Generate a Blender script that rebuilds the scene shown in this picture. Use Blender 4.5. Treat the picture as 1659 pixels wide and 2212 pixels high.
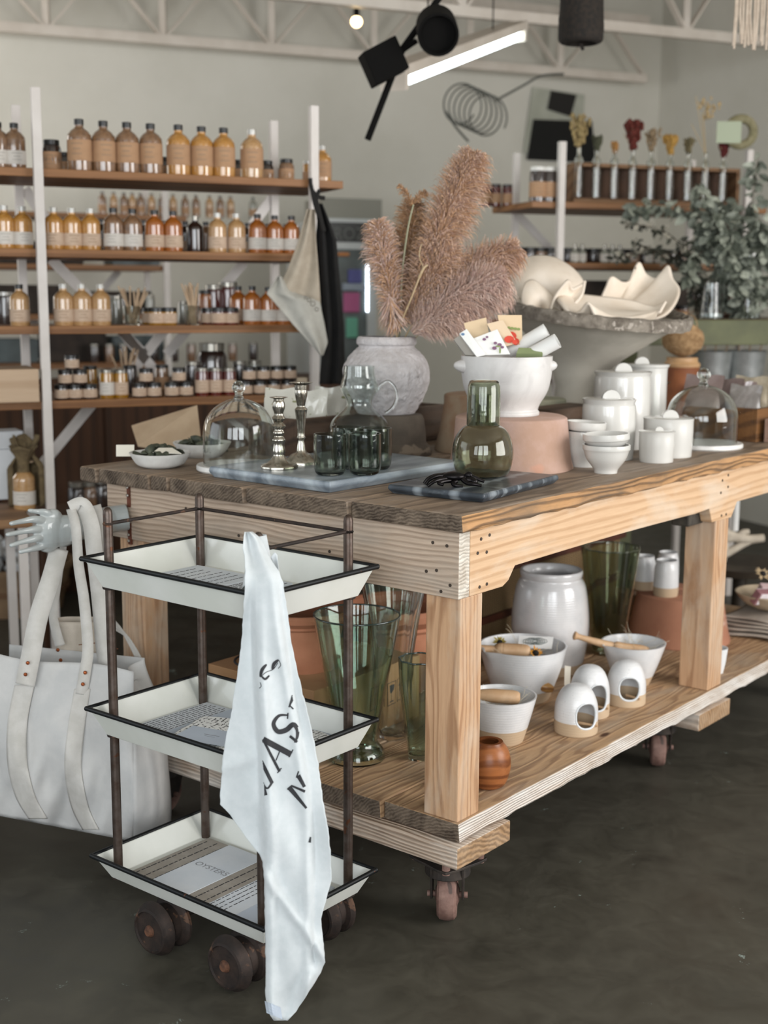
import bpy, bmesh, math, random
from mathutils import Vector, Matrix
from math import sin, cos, pi, radians as rad
random.seed(7)
for o in list(bpy.data.objects): bpy.data.objects.remove(o)
S = bpy.context.scene; COL = S.collection

# ---------------------------------------------------------------- camera
F = 2796.0; PITCH = .1665; ROLL = .0052; CAMZ = 1.35
FW = Vector((0, cos(PITCH), -sin(PITCH)))
_u = Vector((0, sin(PITCH), cos(PITCH)))
CR = cos(ROLL)*Vector((1, 0, 0)) + sin(ROLL)*_u
CU = -sin(ROLL)*Vector((1, 0, 0)) + cos(ROLL)*_u
CAM = Vector((0, 0, CAMZ))
cd = bpy.data.cameras.new('camera'); cam = bpy.data.objects.new('camera', cd); COL.objects.link(cam)
cam.matrix_world = Matrix(((CR.x, CU.x, -FW.x, 0), (CR.y, CU.y, -FW.y, 0), (CR.z, CU.z, -FW.z, CAMZ), (0, 0, 0, 1)))
cd.sensor_fit = 'HORIZONTAL'; cd.sensor_width = 36; cd.lens = F/1659*36
cd.dof.use_dof = True; cd.dof.focus_distance = 2.7; cd.dof.aperture_fstop = 3.9
cd.clip_start = .05
S.camera = cam

# ---------------------------------------------------------------- world, window and fill light, exposure
S.view_settings.view_transform = 'Standard'; S.view_settings.look = 'None'
S.view_settings.gamma = 1; S.view_settings.use_curve_mapping = False
S.view_settings.exposure = 0.30
W = bpy.data.worlds.new('world'); S.world = W; W.use_nodes = True
bg = W.node_tree.nodes['Background']; bg.inputs[0].default_value = (.86, .93, 1, 1); bg.inputs[1].default_value = .42
def window_or_fill_light(x, y, z, w, h, rz, e, col=(.93, .97, 1)):
    l = bpy.data.lights.new('window_daylight_or_fill', 'AREA'); l.shape = 'RECTANGLE'; l.size = w; l.size_y = h; l.energy = e; l.color = col
    o = bpy.data.objects.new('window_daylight_or_fill', l); COL.objects.link(o); o.location = (x, y, z); o.rotation_euler = (pi/2, 0, rz)
for x, e in ((-2.6, 44), (-.9, 58), (.8, 66)): window_or_fill_light(x, -1.75, 1.75, 1.35, 2.1, 0, e)
window_or_fill_light(3.6, 1.6, 1.7, 2.4, 2.0, rad(68), 128, (1, .975, .95))
window_or_fill_light(-4.3, 2.6, 1.7, 2.4, 2.0, rad(-80), 26, (.9, .96, 1))
window_or_fill_light(-3.6, 6.2, 1.9, 2.2, 1.8, rad(-60), 40, (1, .96, .91))   # added warm fill lamp at left rear, brightens the back wall and racks

# ---------------------------------------------------------------- picture -> place helpers
def ray(x, y): return (x-829.5)/F*CR - (y-1106)/F*CU + FW
def P(x, y, z):
    d = ray(x, y); return CAM + d*((z-CAMZ)/d.z)
def PY(x, y, Y):
    d = ray(x, y); return CAM + d*(Y/d.y)
def PN(x, y, p, n):
    d = ray(x, y); return CAM + d*((Vector(p)-CAM).dot(n)/d.dot(n))
def depth(p): return (Vector(p)-CAM).dot(FW)
def zat(x, y, p):
    d = ray(x, y); return CAMZ + d.z*math.hypot(p[0], p[1])/math.hypot(d.x, d.y)
AL = .681
TA = Vector((-cos(AL), sin(AL), 0)); TB = Vector((sin(AL), cos(AL), 0))
O = P(989, 1779, .262); O.z = 0

# ---------------------------------------------------------------- naming and linking
def link(o): COL.objects.link(o); return o
def tag(o, label=None, cat=None, group=None, kind=None):
    if label: o['label'] = label
    if cat: o['category'] = cat
    if group: o['group'] = group
    if kind: o['kind'] = kind
    return o
def thing(name, label, cat, loc=(0, 0, 0), rz=0, group=None):
    o = link(bpy.data.objects.new(name, None)); o.empty_display_size = .05
    o.location = loc; o.rotation_euler = (0, 0, rz)
    return tag(o, label, cat, group)
def copy_tree(o, loc=None, rz=None, label=None, parent=None):
    c = link(o.copy()); c.parent = parent
    if loc is not None: c.location = loc
    if rz is not None: c.rotation_euler = (c.rotation_euler[0], c.rotation_euler[1], rz)
    if label: c['label'] = label
    for ch in [q for q in COL.objects if q.parent == o]: copy_tree(ch, parent=c)
    return c

# ---------------------------------------------------------------- materials
def rgb(h):
    h = h.lstrip('#'); v = [int(h[i:i+2], 16)/255 for i in (0, 2, 4)]
    return tuple(((c+.055)/1.055)**2.4 if c > .04045 else c/12.92 for c in v) + (1,)
MC = {}
def nodes(name):
    m = bpy.data.materials.new(name); m.use_nodes = True; nt = m.node_tree
    return m, nt, nt.nodes['Principled BSDF']
def N(nt, t, **kw):
    n = nt.nodes.new(t)
    for k, v in kw.items():
        if k in n.inputs.keys(): n.inputs[k].default_value = v
        else: setattr(n, k, v)
    return n
def ramp(nt, src, stops):
    r = nt.nodes.new('ShaderNodeValToRGB'); e = r.color_ramp.elements
    while len(e) < len(stops): e.new(.5)
    for q, (p, c) in zip(e, stops): q.position = p; q.color = rgb(c) if isinstance(c, str) else c
    nt.links.new(src, r.inputs[0]); return r.outputs[0]
def mapping(nt, scale=(1, 1, 1), rot=(0, 0, 0), loc=(0, 0, 0)):
    tc = nt.nodes.new('ShaderNodeTexCoord'); mp = nt.nodes.new('ShaderNodeMapping')
    mp.inputs['Scale'].default_value = scale; mp.inputs['Rotation'].default_value = rot; mp.inputs['Location'].default_value = loc
    nt.links.new(tc.outputs['Object'], mp.inputs[0]); return mp.outputs[0]
def noise(nt, vec, scale, detail=4, dist=0, rough=.6):
    n = N(nt, 'ShaderNodeTexNoise', Scale=scale, Detail=detail, Distortion=dist, Roughness=rough); nt.links.new(vec, n.inputs['Vector']); return n.outputs['Fac']
def mixc(nt, fac, a, b, mode='MIX'):
    m = nt.nodes.new('ShaderNodeMix'); m.data_type = 'RGBA'; m.blend_type = mode
    for i, v in ((0, fac), (6, a), (7, b)):
        if isinstance(v, (int, float)): m.inputs[i].default_value = v
        elif isinstance(v, tuple): m.inputs[i].default_value = v
        elif isinstance(v, str): m.inputs[i].default_value = rgb(v)
        else: nt.links.new(v, m.inputs[i])
    return m.outputs[2]
def bump(nt, bs, h, strength=.3, d=.002):
    b = N(nt, 'ShaderNodeBump', Strength=strength, Distance=d); nt.links.new(h, b.inputs['Height']); nt.links.new(b.outputs[0], bs.inputs['Normal'])
def M(name, c, c2=None, rough=.5, metal=0, scale=20, mid=.5, w=.12, bmp=0, bscale=None, bd=.002, coat=0, spec=.5, spots=None, sheen=0):
    if name in MC: return MC[name]
    m, nt, bs = nodes(name)
    bs.inputs['Roughness'].default_value = rough; bs.inputs['Metallic'].default_value = metal
    bs.inputs['Coat Weight'].default_value = coat; bs.inputs['Specular IOR Level'].default_value = spec
    bs.inputs['Sheen Weight'].default_value = sheen
    vec = mapping(nt)
    col = None
    if c2:
        col = ramp(nt, noise(nt, vec, scale, 5), [(mid-w, c), (mid+w, c2)])
    else:
        bs.inputs['Base Color'].default_value = rgb(c)
    if spots:   # (colour, scale, threshold)
        f = ramp(nt, noise(nt, vec, spots[1], 3, .4), [(spots[2], (0, 0, 0, 1)), (spots[2]+.03, (1, 1, 1, 1))])
        col = mixc(nt, f, col if col is not None else c, spots[0])
    if col is not None: nt.links.new(col, bs.inputs['Base Color'])
    if bmp: bump(nt, bs, noise(nt, vec, bscale or scale*3, 6), bmp, bd)
    MC[name] = m; return m
def WOOD(name, light, dark, axis=0, grain=60, rings=24, dist=11, wear=None, rough=.62, bmp=.35, knots=True, streak=.4):
    """planed or weathered timber, grain running along the mesh's own axis"""
    if name in MC: return MC[name]
    m, nt, bs = nodes(name); bs.inputs['Roughness'].default_value = rough; bs.inputs['Specular IOR Level'].default_value = .3
    sc = [1, 1, 1]; sc[axis] = .07; vec = mapping(nt, tuple(sc))
    fine = noise(nt, vec, grain*2.2, 6, .2, .7)
    wv = N(nt, 'ShaderNodeTexWave', Scale=rings, Distortion=dist, Detail=1.2); wv.inputs['Detail Scale'].default_value = .9; wv.inputs['Detail Roughness'].default_value = .35
    wv.wave_type = 'RINGS'; wv.rings_direction = 'XYZ'[axis]
    sc2 = [1, 1, 1]; sc2[axis] = .16; v2 = mapping(nt, tuple(sc2), loc=(.31, .17, .23)); nt.links.new(v2, wv.inputs['Vector'])
    ringc = ramp(nt, wv.outputs['Fac'], [(.1, light), (.5, light), (.92, dark)])
    finec = ramp(nt, fine, [(.28, dark), (.60, light)])
    col = mixc(nt, streak, ringc, finec)
    if wear:  # pale or grey weathering laid along the grain
        wf = ramp(nt, noise(nt, mapping(nt, tuple([.35 if i == axis else 1 for i in range(3)])), 9, 5, .5), [(.46, (0, 0, 0, 1)), (.66, (1, 1, 1, 1))])
        mlt = N(nt, 'ShaderNodeMath', operation='MULTIPLY'); nt.links.new(wf, mlt.inputs[0]); mlt.inputs[1].default_value = .75
        col = mixc(nt, mlt.outputs[0], col, wear)
    if knots:
        vo = N(nt, 'ShaderNodeTexVoronoi', Scale=4.2); sck = [1.6]*3; sck[axis] = .62; nt.links.new(mapping(nt, tuple(sck)), vo.inputs['Vector'])
        kf = ramp(nt, vo.outputs['Distance'], [(.035, (1, 1, 1, 1)), (.075, (0, 0, 0, 1))])
        col = mixc(nt, kf, col, '#4a3020')
    nt.links.new(col, bs.inputs['Base Color'])
    ad = N(nt, 'ShaderNodeMath', operation='ADD'); nt.links.new(fine, ad.inputs[0]); nt.links.new(wv.outputs['Fac'], ad.inputs[1])
    bump(nt, bs, ad.outputs[0], bmp, .002)
    MC[name] = m; return m
def ENDGRAIN(name, light, dark, axis=0, wear=None, scale=26):
    if name in MC: return MC[name]
    m, nt, bs = nodes(name); bs.inputs['Roughness'].default_value = .75; bs.inputs['Specular IOR Level'].default_value = .2
    wv = N(nt, 'ShaderNodeTexWave', Scale=scale, Distortion=7.0, Detail=3.0); wv.wave_type = 'RINGS'; wv.rings_direction = 'XYZ'[axis]
    nt.links.new(mapping(nt, loc=(.02, .05, .11)), wv.inputs['Vector'])
    nz = noise(nt, mapping(nt), 22, 6, .6)
    col = mixc(nt, .58, ramp(nt, wv.outputs['Fac'], [(.1, light), (.9, dark)]), ramp(nt, nz, [(.35, dark), (.65, wear or light)]))
    nt.links.new(col, bs.inputs['Base Color']); bump(nt, bs, wv.outputs['Fac'], .5, .003)
    MC[name] = m; return m
def GLASS(name, tint='#ffffff', rough=.0, ior=1.45, seeds=False):
    if name in MC: return MC[name]
    m, nt, bs = nodes(name); bs.inputs['Base Color'].default_value = rgb(tint); bs.inputs['Roughness'].default_value = rough
    bs.inputs['Transmission Weight'].default_value = 1; bs.inputs['IOR'].default_value = ior
    if seeds: bump(nt, bs, noise(nt, mapping(nt), 26, 2), .12, .004)
    MC[name] = m; return m
def SPECK(name, c, c2, speck, rough=.35, thr=.66, scale=420, coat=.3, band=None, bmp=.05):
    """speckled glaze; band=(z, colour) is bare clay below that height"""
    if name in MC: return MC[name]
    m, nt, bs = nodes(name); bs.inputs['Roughness'].default_value = rough; bs.inputs['Coat Weight'].default_value = coat; bs.inputs['Coat Roughness'].default_value = .15
    vec = mapping(nt)
    col = ramp(nt, noise(nt, vec, 14, 4), [(.4, c), (.62, c2)])
    sf = ramp(nt, noise(nt, vec, scale, 2), [(thr, (0, 0, 0, 1)), (thr+.03, (1, 1, 1, 1))])
    col = mixc(nt, sf, col, speck)
    if band:
        tc = nt.nodes.new('ShaderNodeTexCoord'); sx = nt.nodes.new('ShaderNodeSeparateXYZ'); nt.links.new(tc.outputs['Object'], sx.inputs[0])
        lt = N(nt, 'ShaderNodeMath', operation='LESS_THAN'); nt.links.new(sx.outputs[2], lt.inputs[0]); lt.inputs[1].default_value = band[0]
        col = mixc(nt, lt.outputs[0], col, band[1])
        rr = N(nt, 'ShaderNodeMath', operation='MULTIPLY_ADD'); nt.links.new(lt.outputs[0], rr.inputs[0]); rr.inputs[1].default_value = .4; rr.inputs[2].default_value = rough
        nt.links.new(rr.outputs[0], bs.inputs['Roughness'])
        cc = N(nt, 'ShaderNodeMath', operation='MULTIPLY_ADD'); nt.links.new(lt.outputs[0], cc.inputs[0]); cc.inputs[1].default_value = -coat; cc.inputs[2].default_value = coat
        nt.links.new(cc.outputs[0], bs.inputs['Coat Weight'])
    nt.links.new(col, bs.inputs['Base Color'])
    wv = N(nt, 'ShaderNodeTexWave', Scale=45.0, Distortion=1.5); wv.bands_direction = 'Z'; nt.links.new(vec, wv.inputs['Vector'])
    bump(nt, bs, wv.outputs['Fac'], bmp*3, .001)
    MC[name] = m; return m
def MARBLE(name, base, vein, light, scale=9, axis_scale=(1, 1, 1), rough=.3, dist=5):
    if name in MC: return MC[name]
    m, nt, bs = nodes(name); bs.inputs['Roughness'].default_value = rough
    v = mapping(nt, axis_scale)
    wv = N(nt, 'ShaderNodeTexWave', Scale=scale, Distortion=dist, Detail=4.0); nt.links.new(v, wv.inputs['Vector'])
    a = ramp(nt, wv.outputs['Fac'], [(.1, vein), (.45, base), (.8, base), (1, light)])
    b = ramp(nt, noise(nt, v, 18, 7, 1.2), [(.35, vein), (.55, base), (.75, light)])
    nt.links.new(mixc(nt, .5, a, b), bs.inputs['Base Color']); MC[name] = m; return m
def EMIT(name, c, s):
    if name in MC: return MC[name]
    m, nt, bs = nodes(name); bs.inputs['Base Color'].default_value = rgb(c); bs.inputs['Emission Color'].default_value = rgb(c); bs.inputs['Emission Strength'].default_value = s
    MC[name] = m; return m

# ---------------------------------------------------------------- mesh builder
class MB:
    def __init__(s): s.v = []; s.f = []; s.mi = []; s.cur = 0
    def m(s, i): s.cur = i; return s
    def add(s, vs, fs):
        b = len(s.v); s.v += [tuple(p) for p in vs]
        for f in fs: s.f.append(tuple(b+i for i in f)); s.mi.append(s.cur)
        return s
    def hexa(s, c8):
        return s.add(c8, [(0, 3, 2, 1), (4, 5, 6, 7), (0, 1, 5, 4), (1, 2, 6, 5), (2, 3, 7, 6), (3, 0, 4, 7)])
    def box(s, x0, x1, y0, y1, z0, z1):
        return s.hexa([(x0, y0, z0), (x1, y0, z0), (x1, y1, z0), (x0, y1, z0), (x0, y0, z1), (x1, y0, z1), (x1, y1, z1), (x0, y1, z1)])
    def obox(s, c, ax, ay, az):   # centre and three half vectors
        c = Vector(c); ax = Vector(ax); ay = Vector(ay); az = Vector(az)
        return s.hexa([c-ax-ay-az, c+ax-ay-az, c+ax+ay-az, c-ax+ay-az, c-ax-ay+az, c+ax-ay+az, c+ax+ay+az, c-ax+ay+az])
    def bar(s, p, q, w, h=None, up=(0, 0, 1)):
        p = Vector(p); q = Vector(q); d = (q-p); L = d.length/2; d.normalize(); h = h or w
        u = Vector(up)
        if abs(d.dot(u)) > .98: u = Vector((1, 0, 0))
        sd = d.cross(u).normalized(); u2 = sd.cross(d)
        return s.obox((p+q)/2, d*L, sd*w/2, u2*h/2)
    def lathe(s, prof, c=(0, 0, 0), n=40, closed=False, axis=None, fn=None):
        """prof: (r, z) pairs; axis: direction of the local z; fn(angle, r, z) -> r"""
        b = len(s.v); c = Vector(c)
        if axis is None: X, Y, Z = Vector((1, 0, 0)), Vector((0, 1, 0)), Vector((0, 0, 1))
        else:
            Z = Vector(axis).normalized(); X = Z.orthogonal().normalized(); Y = Z.cross(X)
        ids = []
        for r, z in prof:
            if r < 1e-6: s.v.append(tuple(c+Z*z)); ids.append([len(s.v)-1]*n)
            else:
                row = []
                for k in range(n):
                    a = 2*pi*k/n; rr = fn(a, r, z) if fn else r
                    s.v.append(tuple(c+X*rr*cos(a)+Y*rr*sin(a)+Z*z)); row.append(len(s.v)-1)
                ids.append(row)
        rng = list(range(len(prof)-1)) + ([len(prof)-1] if closed else [])
        for i in rng:
            A_, B_ = ids[i], ids[(i+1) % len(ids)]
            for k in range(n):
                l = (k+1) % n; q = [A_[k], A_[l], B_[l], B_[k]]; qq = []
                for t in q:
                    if t not in qq: qq.append(t)
                if len(qq) > 2: s.f.append(tuple(qq)); s.mi.append(s.cur)
        return s
    def tube(s, pts, r, n=10, caps=True, flat=None):
        pts = [Vector(p) for p in pts]; R = r if isinstance(r, (list, tuple)) else [r]*len(pts)
        rows = []; prev = None
        for i, p in enumerate(pts):
            d = (pts[min(i+1, len(pts)-1)]-pts[max(i-1, 0)]).normalized()
            if prev is None: x = d.orthogonal().normalized()
            else:
                x = prev-d*prev.dot(d); x = x.normalized() if x.length > 1e-6 else d.orthogonal().normalized()
            prev = x; y = d.cross(x); row = []
            for k in range(n):
                a = 2*pi*k/n; s.v.append(tuple(p+(x*cos(a)+y*sin(a))*R[i])); row.append(len(s.v)-1)
            rows.append(row)
        for A_, B_ in zip(rows, rows[1:]):
            for k in range(n):
                l = (k+1) % n; s.f.append((A_[k], A_[l], B_[l], B_[k])); s.mi.append(s.cur)
        if caps:
            s.f.append(tuple(reversed(rows[0]))); s.mi.append(s.cur); s.f.append(tuple(rows[-1])); s.mi.append(s.cur)
        return s
    def grid(s, fn, nu, nv, wrap=False):
        b = len(s.v)
        for j in range(nv+1):
            for i in range(nu+(0 if wrap else 1)): s.v.append(tuple(fn(i/nu, j/nv)))
        w = nu if wrap else nu+1
        for j in range(nv):
            for i in range(nu):
                k = (i+1) % w
                s.f.append((b+j*w+i, b+j*w+k, b+(j+1)*w+k, b+(j+1)*w+i)); s.mi.append(s.cur)
        return s
    def sphere(s, c, r, n=16, sc=(1, 1, 1)):
        c = Vector(c); m_ = n//2
        return s.grid(lambda u, v: c+Vector((sc[0]*r*sin(pi*v)*cos(2*pi*u), sc[1]*r*sin(pi*v)*sin(2*pi*u), sc[2]*r*cos(pi*v))), n, m_, True)
    def prism(s, poly, z0, z1):
        n = len(poly); b = [(x, y, z0) for x, y in poly]+[(x, y, z1) for x, y in poly]
        return s.add(b, [tuple(reversed(range(n))), tuple(range(n, 2*n))]+[(i, (i+1) % n, n+(i+1) % n, n+i) for i in range(n)])
    def build(s, name, mats, parent=None, loc=None, rz=0, smooth=False, bev=0, sub=0, solid=0, rot=None, weld=True):
        me = bpy.data.meshes.new(name); me.from_pydata(s.v, [], s.f)
        mats = mats if isinstance(mats, (list, tuple)) else [mats]
        for m_ in mats: me.materials.append(m_)
        me.polygons.foreach_set('material_index', [min(i, len(mats)-1) for i in s.mi])
        bm = bmesh.new(); bm.from_mesh(me)
        if weld: bmesh.ops.remove_doubles(bm, verts=bm.verts, dist=1e-6)
        bmesh.ops.recalc_face_normals(bm, faces=bm.faces)
        if smooth:
            for f in bm.faces: f.smooth = True
            for e in bm.edges:
                if len(e.link_faces) == 2 and e.calc_face_angle(0) > (smooth if isinstance(smooth, float) else .7): e.smooth = False
        bm.to_mesh(me); bm.free()
        o = link(bpy.data.objects.new(name, me))
        if parent: o.parent = parent
        if loc is not None: o.location = loc
        o.rotation_euler = rot or (0, 0, rz)
        if solid:
            q = o.modifiers.new('thick', 'SOLIDIFY'); q.thickness = solid; q.offset = 0
        if bev:
            q = o.modifiers.new('edge', 'BEVEL'); q.width = bev; q.segments = 2; q.limit_method = 'ANGLE'; q.angle_limit = .6
        if sub:
            q = o.modifiers.new('sub', 'SUBSURF'); q.levels = sub; q.render_levels = sub
        return o
def rev(cx, yb, zs, prof, back=True):
    """photo silhouette of a round thing standing at height zs: [(half width px, y px)...] bottom to top -> centre, [(r, z local)]"""
    hw0 = prof[0][0]; c = P(cx, yb, zs)
    if back:
        r0 = hw0*depth(c)/F; d = Vector((c.x, c.y, 0)).normalized(); c = c+d*r0*.97
    q = depth(c); out = []
    for hw, y in prof:
        z = zat(cx, y, c)-zs; out.append([hw*q/F*(1), z])
    out[0][1] = 0
    return c, out
def shell(prof, t, floor=None):
    """closed profile with wall thickness t for an open vessel: outside up, inside down"""
    floor = t if floor is None else floor
    outer = [(0, prof[0][1])]+[(r, z) for r, z in prof]
    inner = [(max(r-t, .001), z) for r, z in reversed(prof) if z > prof[0][1]+floor]
    inner[0] = (max(prof[-1][0]-t, .001), prof[-1][1])
    return outer+inner+[(max(prof[0][0]-t*1.2, .001), prof[0][1]+floor), (0, prof[0][1]+floor)]
def smoothp(prof, k=4):
    """Catmull-Rom through the profile"""
    out = []; n = len(prof)
    for i in range(n-1):
        p0 = prof[max(i-1, 0)]; p1 = prof[i]; p2 = prof[i+1]; p3 = prof[min(i+2, n-1)]
        for j in range(k):
            t = j/k
            out.append(tuple(.5*((2*p1[a])+(-p0[a]+p2[a])*t+(2*p0[a]-5*p1[a]+4*p2[a]-p3[a])*t*t+(-p0[a]+3*p1[a]-3*p2[a]+p3[a])*t**3) for a in (0, 1)))
    out.append(tuple(prof[-1])); return out
def curve3(pts, k=6):
    out = []; n = len(pts); pts = [Vector(p) for p in pts]
    for i in range(n-1):
        p0 = pts[max(i-1, 0)]; p1 = pts[i]; p2 = pts[i+1]; p3 = pts[min(i+2, n-1)]
        for j in range(k):
            t = j/k; out.append(.5*((2*p1)+(-p0+p2)*t+(2*p0-5*p1+4*p2-p3)*t*t+(-p0+3*p1-3*p2+p3)*t**3))
    out.append(pts[-1]); return out
def text_mesh(txt, size, name, mat, parent, mw, extrude=.0004, align='CENTER'):
    cu = bpy.data.curves.new('lettering', 'FONT'); cu.body = txt; cu.size = size; cu.align_x = align; cu.extrude = extrude
    t = bpy.data.objects.new('lettering', cu); me = bpy.data.meshes.new_from_object(t); bpy.data.objects.remove(t)
    me.transform(mw); me.materials.clear(); me.materials.append(mat)
    o = link(bpy.data.objects.new(name, me)); o.parent = parent; return o
# ================================================================ room
BE = .40; E_ = Vector((cos(BE), sin(BE), 0)); Nn = Vector((-sin(BE), cos(BE), 0))
U0 = Vector((-1.086, 4.161, 0))
ROOMZ = BE
plaster = M('white_plaster', '#d3d0c6', '#cbc8bd', .85, scale=1.5, bmp=.04, bscale=60)
whitepaint = M('white_painted_steel', '#d6cdc2', '#cbc1b5', .5, scale=6)
# floor: stained concrete
def floor_mat():
    m, nt, bs = nodes('stained_concrete'); bs.inputs['Specular IOR Level'].default_value = .4
    v = mapping(nt); a = noise(nt, v, 1.6, 8, .8, .65); b = noise(nt, v, 9, 9, .5, .7)
    col = ramp(nt, a, [(.3, '#2d2b25'), (.5, '#3e3b33'), (.72, '#504d43')])
    col = mixc(nt, .45, col, ramp(nt, b, [(.3, '#2a2823'), (.7, '#514e44')]))
    sp = ramp(nt, noise(nt, v, 7.5, 7, .7, .72), [(.635, (0, 0, 0, 1)), (.67, (1, 1, 1, 1))])
    sp2 = ramp(nt, noise(nt, v, 60, 3, 1), [(.5, (0, 0, 0, 1)), (.56, (1, 1, 1, 1))])
    mm = N(nt, 'ShaderNodeMath', operation='MULTIPLY'); nt.links.new(sp, mm.inputs[0]); nt.links.new(sp2, mm.inputs[1])
    col = mixc(nt, mm.outputs[0], col, '#7e8a84')
    nt.links.new(col, bs.inputs['Base Color'])
    nt.links.new(ramp(nt, b, [(.3, (.36, .36, .36, 1)), (.7, (.6, .6, .6, 1))]), bs.inputs['Roughness'])
    bump(nt, bs, b, .15, .002); return m
def struct(name, mb, mat, **k): return tag(mb.build(name, mat, **k), kind='structure')
struct('floor', MB().box(-8, 9, -4, 12, -.1, 0), floor_mat())
WO = 3.15   # back wall distance behind the left rack
def RW(e, n, z=0): return U0+E_*e+Nn*n+Vector((0, 0, z))
m = MB(); m.hexa([RW(-5, WO), RW(4.6, WO), RW(4.6, WO+.15), RW(-5, WO+.15), RW(-5, WO, 3.5), RW(4.6, WO, 3.5), RW(4.6, WO+.15, 3.5), RW(-5, WO+.15, 3.5)])
struct('wall_back', m, plaster)
m = MB(); m.hexa([RW(4.45, WO), RW(4.45, -1.6), RW(4.6, -1.6), RW(4.6, WO), RW(4.45, WO, 3.5), RW(4.45, -1.6, 3.5), RW(4.6, -1.6, 3.5), RW(4.6, WO, 3.5)])
struct('wall_right', m, plaster)
m = MB(); m.hexa([RW(-5, -7, 3.35), RW(4.6, -7, 3.35), RW(4.6, WO+.15, 3.35), RW(-5, WO+.15, 3.35), RW(-5, -7, 3.45), RW(4.6, -7, 3.45), RW(4.6, WO+.15, 3.45), RW(-5, WO+.15, 3.45)])
struct('ceiling', m, M('ceiling_deck', '#c9c4b8', '#bdb8ac', .8, scale=3))
# ceiling deck ribs
for k in range(5):
    n = 2.75-k*.75
    struct('trim_%d' % (k+1), MB().bar(RW(-4.5, n, 3.30), RW(4.44, n, 3.30), .1, .1), whitepaint)
# front wall of the shop with its window openings (behind the camera)
m = MB(); fy = -1.9
m.box(-8, -3.4, fy-.1, fy, 0, 3.4); m.box(1.6, 9, fy-.1, fy, 0, 3.4); m.box(-3.4, 1.6, fy-.1, fy, 0, .55); m.box(-3.4, 1.6, fy-.1, fy, 2.9, 3.4)
for x in (-1.75, -.05): m.box(x-.13, x+.13, fy-.1, fy, .55, 2.9)
struct('wall_front', m, plaster)

# steel trusses under the ceiling
def truss(i, n, zb, zt, e0, e1, lab):
    t = thing('roof_truss', lab, 'roof truss', RW(e0, n, 0), 0, 'white steel roof trusses'); o0 = t.location
    t.location = RW(e0, n, zb)
    b = t.location
    L = lambda e, z: RW(e, n, z)-b
    MB().bar(L(e0, zb), L(e1, zb), .05, .05).build('bottom_chord', whitepaint, t)
    MB().bar(L(e0, zt), L(e1, zt), .06, .05).build('top_chord', whitepaint, t)
    w = (e1-e0)/12
    for k in range(12):
        a = e0+w*k
        MB().bar(L(a, zb), L(a, zt), .035, .035).build('post', whitepaint, t)
        q = MB(); q.bar(L(a, zb), L(a+w/2, zt), .04, .012); q.bar(L(a+w/2, zt), L(a+w, zb), .04, .012); q.build('diagonal_brace', whitepaint, t)
truss(0, 2.95, 2.70, 3.05, -3.2, 4.2, 'white lattice roof truss nearest the back wall')
truss(1, 1.75, 2.72, 3.2, -3.6, 4.3, 'white lattice roof truss in front, its lower chord crossing the top of the view')
truss(2, .55, 2.78, 3.25, -3.6, 4.3, 'white lattice roof truss closest to the shelves, above the fluorescent light')

# ================================================================ work table (local x along its length, y across)
TR = thing('work_table', 'large reclaimed wood work table on casters with a thick weathered top and a lower shelf', 'table', O, pi/2-AL)
w_top = WOOD('weathered_plank_top', '#8b7865', '#5d4e41', 0, 60, 20, 9, wear='#93867a', rough=.6, bmp=.6)
w_edge = WOOD('gouged_plank_edge', '#b58b60', '#4c3929', 0, 24, 26, 14, wear='#575047', rough=.7, bmp=1.0, knots=False)
e_top = ENDGRAIN('weathered_end_grain', '#74675a', '#3a3028', 0, '#857565', 46)
w_short = WOOD('grey_pine_board', '#b8a491', '#8d7967', 1, 60, 30, 8, wear='#ab9f92', rough=.65, bmp=.6)
e_cut = ENDGRAIN('pale_cut_end', '#d2cabd', '#a69a8b', 1, '#d8d3c9', 40)
w_long = WOOD('fresh_pine_board', '#cdac8a', '#b38f6c', 0, 55, 16, 6, wear='#cfbfac', rough=.55, bmp=.25)
w_leg = WOOD('pine_post', '#bf9a78', '#946e50', 2, 50, 22, 13, wear='#c2b09c', rough=.58, bmp=.3)
w_shelf = WOOD('pine_shelf_plank', '#b1916f', '#80624a', 0, 60, 26, 16, wear='#a5927d', rough=.6, bmp=.4)
w_shedge = WOOD('whitewashed_edge', '#d8cfc4', '#8f735c', 0, 40, 60, 4, wear='#e8e5e0', rough=.7, bmp=1.0, knots=False)
w_beam = WOOD('whitewashed_beam', '#c0ad9b', '#7d6653', 1, 45, 44, 5, wear='#dcd8d1', rough=.7, bmp=.8, knots=False)
e_beam = ENDGRAIN('beam_end_grain', '#bb9770', '#7d6248', 1, '#a48f78', 26)
rng = random.Random(3)
def rough_board(m, x0, x1, y0, y1, z0, z1, mats3, seg=60, jx=.006, jz=.0025, side_j=.0):
    """a plank along x with a slightly wandering outline; faces: 0 top/bottom, 1 end, 2 side"""
    xs = [x0+(x1-x0)*i/seg for i in range(seg+1)]
    rows = []
    for i, x in enumerate(xs):
        a = side_j*rng.uniform(-1, 1); b = jz*rng.uniform(-1, 1)
        rows.append([(x, y0+a, z0+b), (x, y1, z0), (x, y1, z1), (x, y0+.003+a*.5, z1+b*.3)])
    base = len(m.v)
    for r in rows: m.v += r
    sidem = 2 if side_j > .002 else 0
    for i in range(seg):
        for k in range(4):
            l = (k+1) % 4; m.f.append((base+i*4+k, base+i*4+l, base+i*4+4+l, base+i*4+4+k)); m.mi.append([0, 0, 0, sidem][k])
    for i, rev_ in ((0, True), (seg, False)):
        f = [base+i*4+k for k in range(4)]; m.f.append(tuple(reversed(f)) if rev_ else tuple(f)); m.mi.append(1)
TL = 2.20; ZT0, ZT1 = .881, .918
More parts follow.
